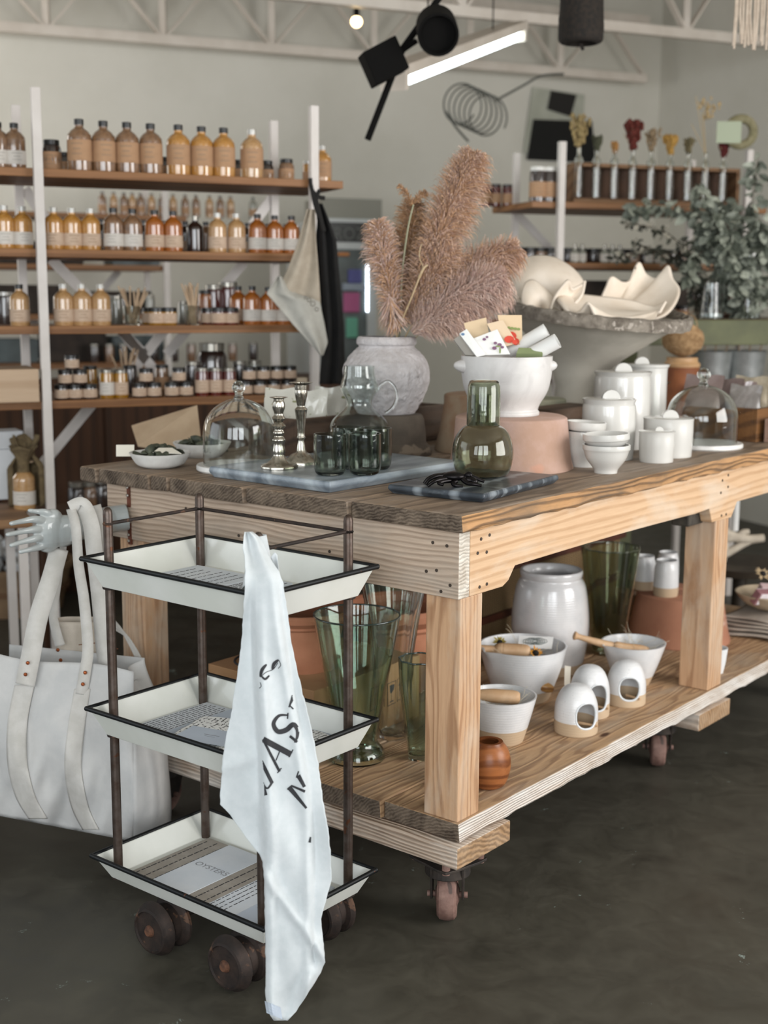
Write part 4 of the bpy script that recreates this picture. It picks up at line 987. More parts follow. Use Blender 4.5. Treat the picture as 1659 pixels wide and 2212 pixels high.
m = MB(); m.grid(lambda u, v: plan(*pa[min(int(round(v*(len(pa)-1))), len(pa)-1)], 2*pi*u), 72, len(pa)-1, True); m.build('planter_bowl', cem, t, smooth=1)
rp = [(Rr*.945, -.020), (Rr*.99, -.024), (Rr*1.005, -.006), (Rr*.998, .010), (Rr*.96, .014), (Rr*.93, 0)]
rg = random.Random(4); jit = [[rg.uniform(-.002, .002) for _ in range(96)] for _ in range(7)]
m = MB(); m.grid(lambda u, v: plan(rp[int(round(v*6)) % 6][0]+jit[int(round(v*6)) % 6][int(round(u*96)) % 96], HP_+rp[int(round(v*6)) % 6][1]+jit[int(round(v*6)) % 6][(int(round(u*96))*7) % 96], 2*pi*u), 96, 6, True); m.build('rim', cemrim, t, smooth=1)
shellm = M('cream_clam_shell', '#ddd2c4', '#d2c4b3', .55, scale=8, bmp=.1, bscale=50)
def clam(label, hinge, rim, belly, bdir=(0, 1, 0), rot=0):
    """half shell lofted from its hinge to a scalloped rim; the belly bulges along bdir"""
    bd = Vector(bdir).normalized(); hg = PY(hinge[0], hinge[1], py+hinge[2]); rp_ = curve3([PY(x, y, py+d) for x, y, d in rim], 9); n = len(rp_)-1
    rs_ = [sum((rp_[min(max(k+j, 0), n)] for j in range(-14, 15)), Vector())/29 for k in range(n+1)]
    def f(u, v):
        k = min(int(round(u*n)), n); r = rs_[k].lerp(rp_[k], v**1.7); w = v**.85
        return hg.lerp(r, w)+bd*belly*sin(pi*min(1, .08+v*.80))*(.55+.45*sin(pi*(.1+.8*u)))-hg
    m = MB(); m.grid(f, n, 22)
    o = m.build('clam_shell', shellm, None, hg, smooth=1.5, solid=.008); return tag(o, label, 'shell')
py = cP.y
clam('large cream clam shell standing up at the right with a tall peaked scalloped edge', (1325, 686, -.03), [(1285, 668, -.06), (1296, 648, -.02), (1310, 618, .03), (1322, 594, .06), (1345, 605, .09), (1364, 600, .11), (1381, 562, .12), (1398, 588, .13), (1424, 597, .12), (1446, 570, .10), (1456, 598, .07), (1470, 620, .03), (1462, 650, -.03), (1438, 678, -.08), (1400, 690, -.12)], .06, (.1, 1, -.25))
clam('cream clam shell turned dome side up at the left of the planter', (1168, 652, .0), [(1096, 662, .02), (1088, 640, .04), (1086, 604, .06), (1108, 574, .09), (1150, 560, .10), (1190, 562, .10), (1226, 580, .08), (1250, 603, .05), (1256, 622, .02), (1232, 640, .0), (1215, 655, -.02)], .07, (0, -1, .3))
clam('cream clam shell lying flat in front with its wavy lip over the planter rim', (1424, 668, -.10), [(1410, 692, -.22), (1380, 692, -.25), (1345, 684, -.26), (1300, 689, -.27), (1284, 672, -.28), (1270, 646, -.28), (1252, 664, -.26), (1232, 668, -.25), (1214, 650, -.22), (1206, 634, -.16), (1240, 628, -.08), (1300, 634, -.02), (1360, 642, .0), (1412, 656, -.02), (1440, 645, -.05)], .035, (0, .2, -1))
clam('small folded clam shell front left beside the dome shaped one', (1168, 672, -.12), [(1128, 664, -.16), (1126, 640, -.15), (1132, 614, -.12), (1150, 606, -.10), (1172, 622, -.10), (1192, 642, -.12), (1192, 664, -.14), (1180, 678, -.18)], .045, (0, -1, 0))
clam('narrow upright lobe of a clam shell between the dome and the flat shell', (1212, 672, -.16), [(1190, 668, -.2), (1200, 640, -.18), (1222, 610, -.15), (1232, 606, -.14), (1238, 624, -.13), (1262, 612, -.1), (1266, 608, -.1), (1260, 636, -.12), (1240, 660, -.16)], .03, (0, 1, 0))

# --- white canisters with knobbed lids
cwhite = M('white_stoneware', '#c9c7c2', '#c4c2bd', .25, scale=5, coat=.5)
def canister(label, cx, yb, prof, khw, kcx=None, zs=ZT):
    c, p = rev(cx, yb, zs, prof); t = thing('lidded_canister', label, 'canister', c, 0, 'white stoneware canisters')
    pr = smoothp(p, 3); MB().lathe(shell(pr, .004), n=56).build('canister_body', cwhite, t, smooth=.8)
    z = p[-1][1]; r = p[-1][0]*.93; q = depth(c)/F
    MB().lathe([(0, z-.012), (r*.93, z-.012), (r*.93, z-.003), (r*.97, z-.001), (r*.9, z+.001), (0, z+.001)], n=48).build('lid', cwhite, t, smooth=.6)
    kr = khw*q; dx = ((kcx or cx)-cx)*q
    m = MB(); m.grid(lambda u, v: Vector((dx+kr*cos(pi*u), (v-.5)*kr*.8*(1-.2*sin(pi*u)), z+.001+kr*.95*sin(pi*u))), 20, 3); m.grid(lambda u, v: Vector((dx+kr*v*cos(pi*u), -.4*kr, z+.001+kr*.95*v*sin(pi*u))), 20, 3); m.grid(lambda u, v: Vector((dx+kr*v*cos(pi*u), .4*kr, z+.001+kr*.95*v*sin(pi*u))), 20, 3)
    m.build('knob', cwhite, t, smooth=.9)
canister('tallest white lidded canister at the back, beside the twine ball', 1392, 952, [(42, 948), (43, 860), (43, 800), (46, 792), (47, 786)], 15, 1380)
canister('tall wide white lidded canister in the middle of the group', 1340, 972, [(60, 966), (61, 880), (60, 820), (58, 812), (62, 802)], 18, 1340)
canister('medium white lidded canister in front of the tall one, left', 1312, 996, [(54, 990), (57, 940), (57, 880), (54, 872), (58, 861)], 19, 1315)
canister('low white lidded canister touching the right glass dome', 1441, 990, [(51, 984), (53, 940), (53, 912), (54, 902)], 17, 1444)
canister('smallest white lidded canister at the front of the group', 1417, 1001, [(36, 996), (38, 960), (38, 938), (39.5, 931)], 9, 1421)
def stackbowl(label, cx, yb, prof, zs, group='stacked white footed bowls'):
    c, p = rev(cx, yb, zs, prof, back=(zs == ZT)); pr = smoothp(p, 3)
    return tag(MB().lathe(shell(pr, .0035), n=48).build('footed_bowl', cwhite, None, c, smooth=.8), label, 'bowl', group), c
o, c0 = stackbowl('white footed bowl at the bottom of the front stack, a slot cut in its side', 1308, 1024, [(25, 1020), (27, 1012), (42, 992), (49, 972), (51, 970), (51, 960)], ZT)
slot = [PN(x, y, c0-Vector((0, .0355, 0)), (0, 1, 0)) for x, y in ((1298, 989), (1342, 986), (1342, 989), (1300, 992))]
m = MB(); m.add([v-c0+Vector((0, -.004+abs(i-1.5)*.0, 0)) for i, v in enumerate(slot)], [(0, 1, 2, 3)]); m.build('drain_slot', M('dark_slot', '#3a342c', rough=.9), o, solid=.002)
def on(c, dz, prof, label, q, tilt=0):
    pr = smoothp([(r*q, z*q) for r, z in prof], 3); o = MB().lathe(shell(pr, .0035), n=48).build('footed_bowl', cwhite, None, (c.x, c.y, ZT+dz), smooth=.8, rot=(0, tilt, 0)); tag(o, label, 'bowl', 'stacked white footed bowls')
q = depth(c0)/F
on(c0, 49*q, [(22, 0), (40, 12), (48, 22), (50, 24), (50, 36)], 'white footed bowl on top of the front stack, slightly tilted', q, rad(-2.5))
o, c1 = stackbowl('white footed bowl at the bottom of the rear stack against the terracotta pot', 1262, 1010, [(30, 1006), (32, 996), (42, 975), (43, 958), (45, 945)], ZT)
q = depth(c1)/F
on(c1, 46*q, [(20, 0), (36, 10), (42, 14), (42, 30)], 'white footed bowl second in the rear stack', q, rad(1))
on(c1, 68*q, [(20, 0), (36, 8), (42, 12), (43, 28)], 'white footed bowl on top of the rear stack', q, rad(3))

# --- twine ball on its stand
c, p = rev(1468, 900, ZT, [(40, 895), (38, 850), (37, 800), (38, 792)])
t = thing('twine_holder', 'ball of jute twine in a turned wooden ring on an orange clay cylinder', 'twine', c)
MB().lathe([(0, 0)]+p+[(0, p[-1][1])], n=40).build('clay_cylinder', M('burnt_orange_clay', '#8d5430', '#6d3c22', .7, scale=10, bmp=.2), t, smooth=.6)
q = depth(c)/F; z = p[-1][1]
MB().lathe([(0, z), (38*q, z), (39*q, z+6*q), (33*q, z+12*q), (33*q, z+20*q), (0, z+20*q)], n=40).build('wooden_ring', M('turned_beech', '#c09a70', '#b08a62', .5, scale=20), t, smooth=.6)
bc = Vector((0, 0, z+20*q+38*q)); R = 44*q; m = MB()
m.sphere(bc, R*.97, 28, (1, 1, .86))
rj = random.Random(8)
for k in range(34):
    tilt = rad(28)+rj.uniform(-.08, .08); a0 = k/34*pi*2; ax_ = Vector((sin(tilt)*cos(a0), sin(tilt)*sin(a0), cos(tilt))); X = ax_.orthogonal().normalized(); Y = ax_.cross(X)
    pts = [bc+Vector(((X*cos(b)+Y*sin(b)).x*R*.99, (X*cos(b)+Y*sin(b)).y*R*.99, (X*cos(b)+Y*sin(b)).z*R*.86)) for b in [2*pi*i/28 for i in range(29)]]
    m.tube(pts, .0016, 5, False)
m.build('twine_ball', M('jute_twine', '#b0906a', '#8d6e4b', .95, scale=60), t, smooth=1.3)
kn = bc+Vector((0, 0, R*.86)); m = MB().lathe(smoothp([(0, 0), (.012, 0), (.014, .01), (.010, .022), (.008, .03), (0, .033)], 3), kn, 16); m.build('wooden_knob', MC['turned_beech'], t, smooth=1)
MB().tube(curve3([kn+Vector((0, 0, .012)), kn+Vector((.03, -.01, .022)), kn+Vector((.045, -.02, -.01)), kn+Vector((.04, -.03, -.04))], 6), .0016, 6).build('loose_end', MC['jute_twine'], t, smooth=1)

# --- wooden troughs with cellophane packets
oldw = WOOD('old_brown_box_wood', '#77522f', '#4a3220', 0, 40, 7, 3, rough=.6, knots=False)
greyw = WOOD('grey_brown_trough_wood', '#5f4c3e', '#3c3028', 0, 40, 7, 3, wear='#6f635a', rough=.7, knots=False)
def crate(label, a0, a1, b0, b1, h, mat, name='wooden_crate', z=ZT, th=.012):
    c = TW((b0+b1)/2, (a0+a1)/2, z); t = thing(name, label, 'crate', c, pi/2-AL); lx, ly = (b1-b0)/2, (a1-a0)/2
    MB().box(-lx, lx, -ly, ly, 0, th).build('base', mat, t, bev=.0015)
    for y0 in (-ly, ly-th): MB().box(-lx, lx, y0, y0+th, th, h).build('side_board', mat, t, bev=.0015)
    for x0 in (-lx, lx-th): MB().box(x0, x0+th, -ly+th, ly-th, th, h*1.0).build('end_board', mat, t, bev=.0015)
    return t
def abz(x, y, z):
    d = P(x, y, z)-O; return d.dot(TA), d.dot(TB)
# trough at the back left, seen between the dome, the jug and the terracotta
crate('long dark brown trough of floral packets running behind the jug and urn', .84, 1.02, .42, 1.08, .105, greyw, 'wooden_trough')
cell = GLASS('cellophane', '#fbfbf8', .08, 1.1)
floral_w = M('white_floral_paper', '#c9c6bb', '#bdbab0', .5, scale=8, coat=.6, spots=('#77794d', 26, .60))
def pouch(label, a, b, w, h, z, mat, lean, turn=0, name='cellophane_pouch', bul=.012, group=None, cat='packet'):
    c = TW(b, a, z); m = MB()
    m.grid(lambda u, v: Vector((-((.002+bul*sin(pi*min(v*1.15, 1))*abs(sin(pi*u))**.5))+.002*sin(9*u+7*v)+v*lean, (u-.5)*w*(1-.06*v)+.002*sin(11*v), v*h+.003*sin(8*u))), 18, 14)
    m.grid(lambda u, v: Vector((((.002+bul*sin(pi*min(v*1.15, 1))*abs(sin(pi*u))**.5))+.002*sin(9*u+7*v)+v*lean, (u-.5)*w*(1-.06*v)+.002*sin(11*v), v*h+.003*sin(8*u))), 18, 14)
    o = m.build(name, mat, None, c, pi/2-AL+turn, smooth=1.3); return tag(o, label, cat, group)
pouch('glossy packet with white floral print, leftmost in the long trough', .93, .47, .11, .165, ZT+.013, floral_w, .03, .9)
pouch('glossy packet with white floral print, next to the tall candlestick', .92, .56, .10, .16, ZT+.013, floral_w, -.02, .7)
pouch('glossy packet with white floral print, half behind the clear jug', .93, .66, .10, .16, ZT+.013, floral_w, .02, .8)
pouch('clear packet with green botanical print right of the urn', .92, .94, .07, .165, ZT+.013, M('green_print_film', '#b7bba6', '#9fa78c', .3, scale=14, coat=.7), .03, 0)
pouch('clear pouch of dark tea at the right end of the trough', .91, 1.02, .09, .12, ZT+.013, M('tea_brown_film', '#6f5d55', '#877a70', .25, scale=30, coat=.8), -.05, .2)
# crate at the right edge
crate('brown wooden crate of cellophane pouches at the far right of the table', .08, .33, 1.62, 1.98, .10, oldw)
mush = M('mauve_brown_film', '#8a7874', '#7c6a66', .2, scale=10, coat=.9); greyf = M('grey_film', '#a19a95', '#8f8884', .3, scale=30, coat=.7); kr2 = M('speckled_kraft_film', '#b0a48f', '#9d927d', .6, scale=50)
rr2 = random.Random(12)
for i, (lab, a, b, w, h, mt) in enumerate((('mauve brown cellophane pouch leaning left above the right dome', .29, 1.67, .13, .175, mush), ('mauve brown cellophane pouch second from the left behind the right dome', .25, 1.72, .12, .165, mush), ('grey lace like packet leaning over the crate edge', .16, 1.70, .11, .15, greyf), ('mauve brown pouch between the grey packet and the dome', .20, 1.75, .10, .155, mush), ('speckled kraft packet at the back of the right crate', .22, 1.86, .12, .165, kr2), ('speckled kraft packet at the rightmost side of the crate', .14, 1.88, .12, .165, kr2))):
    pouch(lab, a, b, w, h, ZT+.013, mt, .03+rr2.uniform(-.02, .03), rr2.uniform(-.3, .3), bul=.009)
crate('low wooden crate in the right hand corner of the table, next to the brown one', .00, .065, 1.64, 1.95, .07, M('pinkish_wood', '#9a7d6c', '#86695a', .7, scale=20))
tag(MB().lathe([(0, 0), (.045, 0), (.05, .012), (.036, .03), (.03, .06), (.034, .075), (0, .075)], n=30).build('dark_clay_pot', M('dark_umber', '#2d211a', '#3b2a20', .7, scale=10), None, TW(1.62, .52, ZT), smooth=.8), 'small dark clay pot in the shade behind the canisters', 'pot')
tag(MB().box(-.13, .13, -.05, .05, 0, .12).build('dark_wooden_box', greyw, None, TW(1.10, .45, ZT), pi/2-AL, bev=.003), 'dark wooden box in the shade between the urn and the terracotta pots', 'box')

# ================================================================ lower shelf
ZS = .262
gmat = GLASS('recycled_green_glass', '#d6e8dd'); gdark = M('dark_glass_lip', '#2f3b36', rough=.1, coat=1)
def gvase(label, cx, yb, prof, mat=gmat, fl=0, lipc=None, n=64):
    c, p = rev(cx, yb, ZS, prof); t = thing('glass_vase', label, 'vase', c)
    pr = smoothp(p, 5); fn = (lambda a, r, z: r*(1+fl*sin(9*a)*min(1, z/.1))) if fl else (lambda a, r, z: r*(1+.012*sin(2*a+z*9)))
    MB().lathe(shell(pr, .0035, .012), n=n, fn=fn).build('vase_body', mat, t, smooth=1.2)
    r, z = pr[-1]; pts = [Vector(((r-.0015)*(fn(a, 1, z))*cos(a), (r-.0015)*(fn(a, 1, z))*sin(a), z+.0005)) for a in [2*pi*k/60 for k in range(61)]]
    MB().tube(pts, .0021, 8, False).build('lip', lipc or gdark, t, smooth=1.3); return t
gvase('large flared green glass vase with a bulging foot in front, behind the trolley', 770, 1657, [(58, 1648), (62, 1634), (58, 1618), (47, 1604), (45, 1590), (52, 1545), (60, 1500), (76, 1420), (89, 1350), (93, 1328)])
gvase('tall fluted green glass vase standing behind the flared one', 848, 1600, [(28, 1596), (30, 1570), (34, 1500), (42, 1420), (55, 1330), (68, 1265), (70, 1250)], GLASS('pale_recycled_glass', '#eef5f0'), .05)
gvase('green glass vase half hidden by the front table leg', 906, 1645, [(24, 1640), (28, 1600), (36, 1540), (43, 1480), (46, 1423)], gmat, .04)
gvase('tall dark olive glass vase between the white crock and the mugs', 1312, 1418, [(32, 1411), (36, 1380), (44, 1320), (54, 1250), (62, 1182)], GLASS('olive_glass', '#cbd2bd'), .03, M('olive_lip', '#4c5240', rough=.1, coat=1))
# cardboard box
card_b = M('corrugated_cardboard', '#a5805c', '#9b7652', .85, scale=6, bmp=.15, bscale=80)
BZ = ZS+.165
A1 = P(378, 1407, BZ)-O; bx = A1.dot(TB); ay = A1.dot(TA)
CB = thing('cardboard_box', 'brown cardboard carton with red lettering and a fragile glass mark under the clay planters', 'box', TW(.035, .49, ZS), pi/2-AL)
# local x = b, y = a ; spans b .035-.40, a .49-.90
MB().box(.06, .47, .0, .36, 0, .165).build('carton', card_b, CB, bev=.002)
m = MB(); m.box(.055, .475, .17, .192, .1652, .1656); m.build('tape_seam', M('box_tape', '#b08c66', rough=.4), CB)
qt = P(664, 1440, BZ)-O; text_mesh('ION', .055, 'red_lettering', inkr, CB, Matrix.Translation((qt.dot(TB)-.035-.01, qt.dot(TA)-.49, .166)) @ Matrix.Rotation(0, 4, 'Z'), 0)
m = MB()
for r_ in (.075, .060):
    pts = [Vector((.17+r_*cos(a), .27+r_*sin(a), .166)) for a in [2*pi*k/40 for k in range(41)]]; m.tube(pts, .003 if r_ > .07 else .0012, 6, False)
m.build('round_printed_seal', ink, CB)
MB().box(.03, .12, .30, .36, .1655, .1662).build('red_printed_block', inkr, CB) if False else MB().box(.38, .45, .30, .355, .1652, .166).build('red_printed_block', inkr, CB)
# fragile marks on the right-hand side of the carton (the face y = 0)
m = MB()
for k in range(3):
    x = .30+k*.052
    for a, b, c_, d in ((x-.022, x+.022, .06, .0615), (x-.022, x+.022, .1185, .12), (x-.022, x-.0205, .06, .12), (x+.0205, x+.022, .06, .12)): m.box(a, b, -.0007, -.0001, c_, d)
m.box(.3515, .3525, -.0007, -.0001, .068, .09); m.box(.343, .361, -.0007, -.0001, .067, .070)
m.add([(x, -.0007, z) for x, z in ((.340, .112), (.364, .112), (.361, .098), (.355, .090), (.349, .090), (.343, .098))], [(0, 1, 2, 3, 4, 5)])
m.box(.402, .406, -.0007, -.0001, .07, .10); m.add([(x, -.0007, z) for x, z in ((.396, .098), (.412, .098), (.404, .112))], [(0, 1, 2)])
m.build('fragile_mark', ink, CB, weld=False)
# clay planters on the box
tc1 = M('smooth_terracotta', '#b57c5e', '#a86f52', .8, scale=10, bmp=.08, bscale=90)
def clayp(label, b, a, z, R, H_, name='terracotta_planter'):
    pr = [(R*.62, 0), (R*.70, H_*.35), (R*.80, H_*.72), (R*.86, H_*.76), (R*.84, H_*.79), (R*.90, H_*.82), (R*1.0, H_*.88), (R*1.02, H_*.95), (R*.98, H_)]
    return tag(MB().lathe(shell(pr, .008), n=64).build(name, tc1, None, TW(b, a, z), smooth=.45), label, 'planter')
cpl = P(600, 1470, BZ)-O
clayp('terracotta planter with rolled rim on the cardboard box, behind the hanging towel', .235, .655, BZ, .128, .155)
clayp('big terracotta planter behind the green glass vases', .68, .70, ZS, .148, .24)

# olive wood mortar, pottery bowls, salt cellars
olive = WOOD('olive_wood', '#9a5f36', '#5c3018', 0, 30, 9, 14, rough=.35, bmp=.08, knots=False, streak=.35)
lathe_thing('olive_wood_pot', 'small round olive wood mortar beside the front table leg', 'mortar', 1054, 1707, ZS, [(26, 1701), (38, 1688), (47, 1662), (48, 1640), (42, 1618), (33, 1605), (30, 1600)], olive, .009)
def clayband(name, frac_h): return SPECK(name, '#d9d9d9', '#cfd0d1', '#a3a4a3', band=(frac_h, '#b9a286'), scale=300, thr=.70)
straw = M('raffia_straw', '#c9bda4', rough=.9)
def strawpile(par, R, z, n, seed, over=1.2, mat=straw):
    r = random.Random(seed); m = MB()
    for i in range(n):
        a = r.uniform(0, 2*pi); p = Vector((cos(a), sin(a), 0))*R*r.uniform(0, .7)+Vector((0, 0, z)); d = Vector((r.uniform(-1, 1), r.uniform(-1, 1), r.uniform(-.2, .3))).normalized(); pts = [p]
        for k in range(5):
            d = (d+Vector((r.uniform(-.6, .6), r.uniform(-.6, .6), r.uniform(-.35, .3)))).normalized(); q = pts[-1]+d*R*.25*over
            if q.z < z-.01: q.z = z
            rr = math.hypot(q.x, q.y)
            if rr > R*.86 and q.z < z+.02: q.x *= R*.86/rr; q.y *= R*.86/rr
            pts.append(q)
        m.tube(curve3(pts, 3), .0004, 4)
    return tag(m.build('straw', mat, par), kind='stuff')
beech = M('beech_pestle', '#c4a380', '#b8946f', .55, scale=25)
def bowl(label, cx, yb, prof, band, t=.0045, spout=None, name='pottery_bowl', inside=True, cat='bowl'):
    c, p = rev(cx, yb, ZS, prof); th = thing(name, label, cat, c); pr = smoothp(p, 4); zt = p[-1][1]
    fn = None
    if spout is not None:
        fn = lambda a, r, z: r*(1+.16*max(0, 1-abs((a-spout+pi) % (2*pi)-pi)/.28)**1.3*max(0, (z/zt-.72)/.28)**1.5)
    MB().lathe(shell(pr, t), n=72, fn=fn).build('bowl', clayband('banded_glaze_%.3f' % (band*p[-1][1]), band*p[-1][1]), th, smooth=1.0); return th, c, p
def turned(name, par, a, b, prof, mat, c):
    A_, B_ = PY(*a), PY(*b); d = B_-A_; L = d.length
    return MB().lathe([(0, 0)]+smoothp([(r, z*L) for r, z in prof], 4)+[(0, L)], A_-c, 24, axis=d).build(name, mat, par, smooth=1.1)
th, c, p = bowl('white pottery bowl with tan foot and beech pestle, nearest the front leg', 1080, 1612, [(46, 1604), (50, 1595), (65, 1545), (77, 1500)], .33)
B1c, B1p, B1h = c, p, th; strawpile(th, p[-1][0]*.9, p[-1][1]*.74, 60, 1, .8)
def pestle(label, c, a, b, prof, group=None):
    A_, B_ = PY(*a), PY(*b); d = B_-A_; L = d.length
    return tag(MB().lathe([(0, 0)]+smoothp([(r, z*L) for r, z in prof], 4)+[(0, L)], n=24, axis=d).build('wooden_pestle', beech, None, A_, smooth=1.1), label, 'pestle', group)
pestle('pale wooden pestle lying in the bowl nearest the front leg', c, (1026, 1499, c.y-.012), (1124, 1508, c.y-.02), [(.008, .01), (.012, .1), (.0165, .35), (.0175, .6), (.017, .9), (.011, .99)])
th, c, p = bowl('wide white pottery bowl of dried flowers with a spout and cord handle', 1127, 1522, [(56, 1514), (60, 1500), (82, 1440), (94, 1392)], .22, spout=rad(215))
strawpile(th, p[-1][0]*.88, p[-1][1]*.74, 60, 2, .8)
pestle('pale wooden pestle with grooves in the dried flower bowl', c, (1022, 1399, c.y-.02), (1146, 1408, c.y-.035), [(.009, .01), (.010, .30), (.010, .38), (.016, .42), (.019, .5), (.018, .52), (.019, .54), (.019, .9), (.013, .99)])
petal = M('orange_petal', '#c98a2e', rough=.8); seed = M('dark_seed_head', '#1d1713', rough=.9); py_ = M('yellow_petal', '#b3a04a', rough=.8)
def flower(label, x, y, Y, r, pm, n=14, tilt=(-.9, .2)):
    c = PY(x, y, Y); t = thing('dried_flower', label, 'dried flower', c); rr = random.Random(int(x)); RM = Matrix.Rotation(tilt[0]+pi/2, 3, 'X') @ Matrix.Rotation(tilt[1], 3, 'Y')
    m = MB()
    for i in range(n):
        a = 2*pi*i/n+rr.uniform(-.1, .1); d = RM @ Vector((cos(a), sin(a), 0)); s = RM @ Vector((-sin(a), cos(a), 0)); u = RM @ Vector((0, 0, 1)); L = r*rr.uniform(.7, 1.1); k = rr.uniform(-.2, .5)
        m.add([d*r*.3-s*.0015, d*r*.3+s*.0015, d*L*.7+s*.0025+u*k*L*.3, d*L*.7-s*.0025+u*k*L*.3, d*L+u*k*L*.6], [(0, 1, 2, 3), (3, 2, 4)])
    m.build('petals', pm, t, weld=False, solid=.0004); m = MB(); m.sphere((0, 0, 0), r*.38, 14); m.build('seed_head', seed, t, smooth=1); return t
flower('orange dried sunflower with black centre in the wide bowl', 1157, 1411, c.y-.045, .024, petal); flower('yellow dried flower with dark centre at the back left of the wide bowl', 1080, 1388, c.y+.02, .022, py_, 16, (-.4, -.5)); 
o, cc_ = card('stamped_label', 'white oval paper stamped with a dark crest at the back of the wide bowl', 'label', [(1118, 1400, c.y+.01), (1192, 1402, c.y+.01), (1196, 1376, c.y+.05), (1122, 1373, c.y+.05)], pw, .001)
m = MB()
for k in range(5):
    pts = [PY(1156+(26-k*5)*cos(a), 1386+(7.5-k*1.5)*sin(a)+.6*sin(7*a), c.y+.029-.0015*sin(a)*5)-cc_+Vector((0, 0, .001)) for a in [2*pi*i/24 for i in range(25)]]; m.tube(pts, .0007, 5, False)
m.build('stamped_crest', M('grey_green_ink', '#56605c', rough=.8), o)
th, c, p = bowl('white pottery mixing bowl with a spout and beech pestle beside the right leg', 1365, 1486, [(34, 1480), (38, 1470), (54, 1430), (69, 1386)], .24, spout=rad(205))
strawpile(th, p[-1][0]*.9, p[-1][1]*.86, 34, 3, .9)
pestle('long handled beech pestle resting on the rim of the bowl beside the right leg', c, (1238, 1372, c.y-.02), (1345, 1403, c.y-.015), [(.009, .01), (.0125, .03), (.0105, .07), (.008, .14), (.0105, .5), (.013, .8), (.012, .99)])
pestle('short thick beech pestle lying inside the bowl beside the right leg', c, (1325, 1397, c.y-.02), (1402, 1407, c.y-.02), [(.013, .01), (.0165, .1), (.015, .3), (.015, .8), (.010, .99)])
# olive wood utensil leaning by the bowls
c = P(1130, 1512, ZS); t = thing('olive_wood_pestle', 'striped olive wood pestle leaning between the two white bowls', 'pestle', c)
olv = WOOD('striped_olive_wood', '#b98d55', '#6b3f20', 0, 30, 18, 5, rough=.35, bmp=.05, knots=False, streak=.3)
A_, B_ = PY(1076, 1452, c.y-.02), PY(1197, 1490, c.y-.05); d = B_-A_; L = d.length
MB().lathe([(0, 0)]+smoothp([(.006, .0), (.017, L*.07), (.0185, L*.22), (.016, L*.38), (.009, L*.48), (.008, L*.55), (.0125, L*.72), (.0135, L*.88), (.008, L*.98)], 4)+[(0, L)], A_-c, 28, axis=d).build('pestle_shaft', olv, t, smooth=1.1)
# domed salt cellars
def cellar(label, cx, yb, hw, ytop, turn, group='domed white salt cellars'):
    c, p = rev(cx, yb, ZS, [(hw, yb-6), (hw, ytop+4)]); H_ = p[-1][1]; R = p[0][0]; ang = turn
    prof = smoothp([(R*.97, 0), (R, .006), (R, H_*.28), (R*.985, H_*.5), (R*.90, H_*.68), (R*.70, H_*.86), (R*.40, H_*.965), (0, H_)], 6)
    t = thing('salt_cellar', label, 'salt cellar', c, 0, group); m = MB(); th = .005
    # opening: an arch cut on the side at angle ang
    zc, hz, wa = H_*.43, H_*.26, .60
    def inside(a, z):
        da = abs((a-ang+pi) % (2*pi)-pi); return (da/wa)**2.4+(abs(z-zc)/hz)**2.4 < 1
    n = 96; P3 = prof; rows = []
    def surf(off, flip):
        b = len(m.v)
        for r, z in P3:
            for k in range(n):
                a = 2*pi*k/n; rr = max(r-off, 0); zz = z-(off if z > H_*.8 else 0) if off else z
                # snap the rim of the hole
                m.v.append((rr*cos(a), rr*sin(a), max(zz, off)))
        for i in range(len(P3)-1):
            for k in range(n):
                l = (k+1) % n; am = 2*pi*(k+.5)/n; zm_ = (P3[i][1]+P3[i+1][1])/2
                if inside(am, zm_): continue
                m.f.append((b+i*n+k, b+i*n+l, b+(i+1)*n+l, b+(i+1)*n+k)); m.mi.append(0)
        return b
    P3 = []; # finer vertical steps
    for (r0, z0), (r1, z1) in zip(prof, prof[1:]):
        k = max(1, int((z1-z0)/(H_/60)));
        for j in range(k): P3.append((r0+(r1-r0)*j/k, z0+(z1-z0)*j/k))
    P3.append(prof[-1]); b = surf(0, False)
    o = m.build('dome', clayband('cellar_glaze_%.3f' % (H_*.27), H_*.27), t, smooth=1.2)
    q = o.modifiers.new('wall', 'SOLIDIFY'); q.thickness = .005; q.offset = -1
    pts = [Vector(((R*(1.0 if z < H_*.5 else .97)-.002)*cos(ang+wa*s*.98), (R*(1.0 if z < H_*.5 else .97)-.002)*sin(ang+wa*s*.98), z)) for s, z in [(math.copysign(abs(cos(q_))**(2/2.4), cos(q_)), zc+hz*math.copysign(abs(sin(q_))**(2/2.4), sin(q_))) for q_ in [2*pi*i/48 for i in range(49)]]]
    for i, v in enumerate(pts):
        zz = v.z; rr = R
        for (r0, z0), (r1, z1) in zip(prof, prof[1:]):
            if z0 <= zz <= z1: rr = r0+(r1-r0)*(zz-z0)/max(z1-z0, 1e-6)
        aa = math.atan2(v.y, v.x); pts[i] = Vector(((rr-.0025)*cos(aa), (rr-.0025)*sin(aa), zz))
    MB().tube(pts, .0032, 8, False).build('opening_lip', MC['banded_glaze_plain'] if 'banded_glaze_plain' in MC else SPECK('banded_glaze_plain', '#cdd0d2', '#c2c6c9', '#9a9c9c', scale=300, thr=.7), t, smooth=1.3)
    m = MB(); m.lathe([(0, .004), (R-.006, .004), (R-.006, .007), (0, .007)], n=40); m.build('inner_floor', M('bare_clay', '#b9a286', rough=.8), t)
    sp = Vector(((R*.2)*cos(ang), (R*.2)*sin(ang), H_*.20)); ep = Vector(((R*1.12)*cos(ang+.5), (R*1.12)*sin(ang+.5), H_*.21))
    MB().tube([sp, ep], [.0045, .003], 8).build('wooden_scoop', beech, t, smooth=1.2)
cellar('domed white salt cellar with tan base, front one of three', 1243, 1594, 47, 1472, rad(-66))
cellar('domed white salt cellar with tan base, middle one half behind the front one', 1272, 1556, 43, 1431, rad(-71))
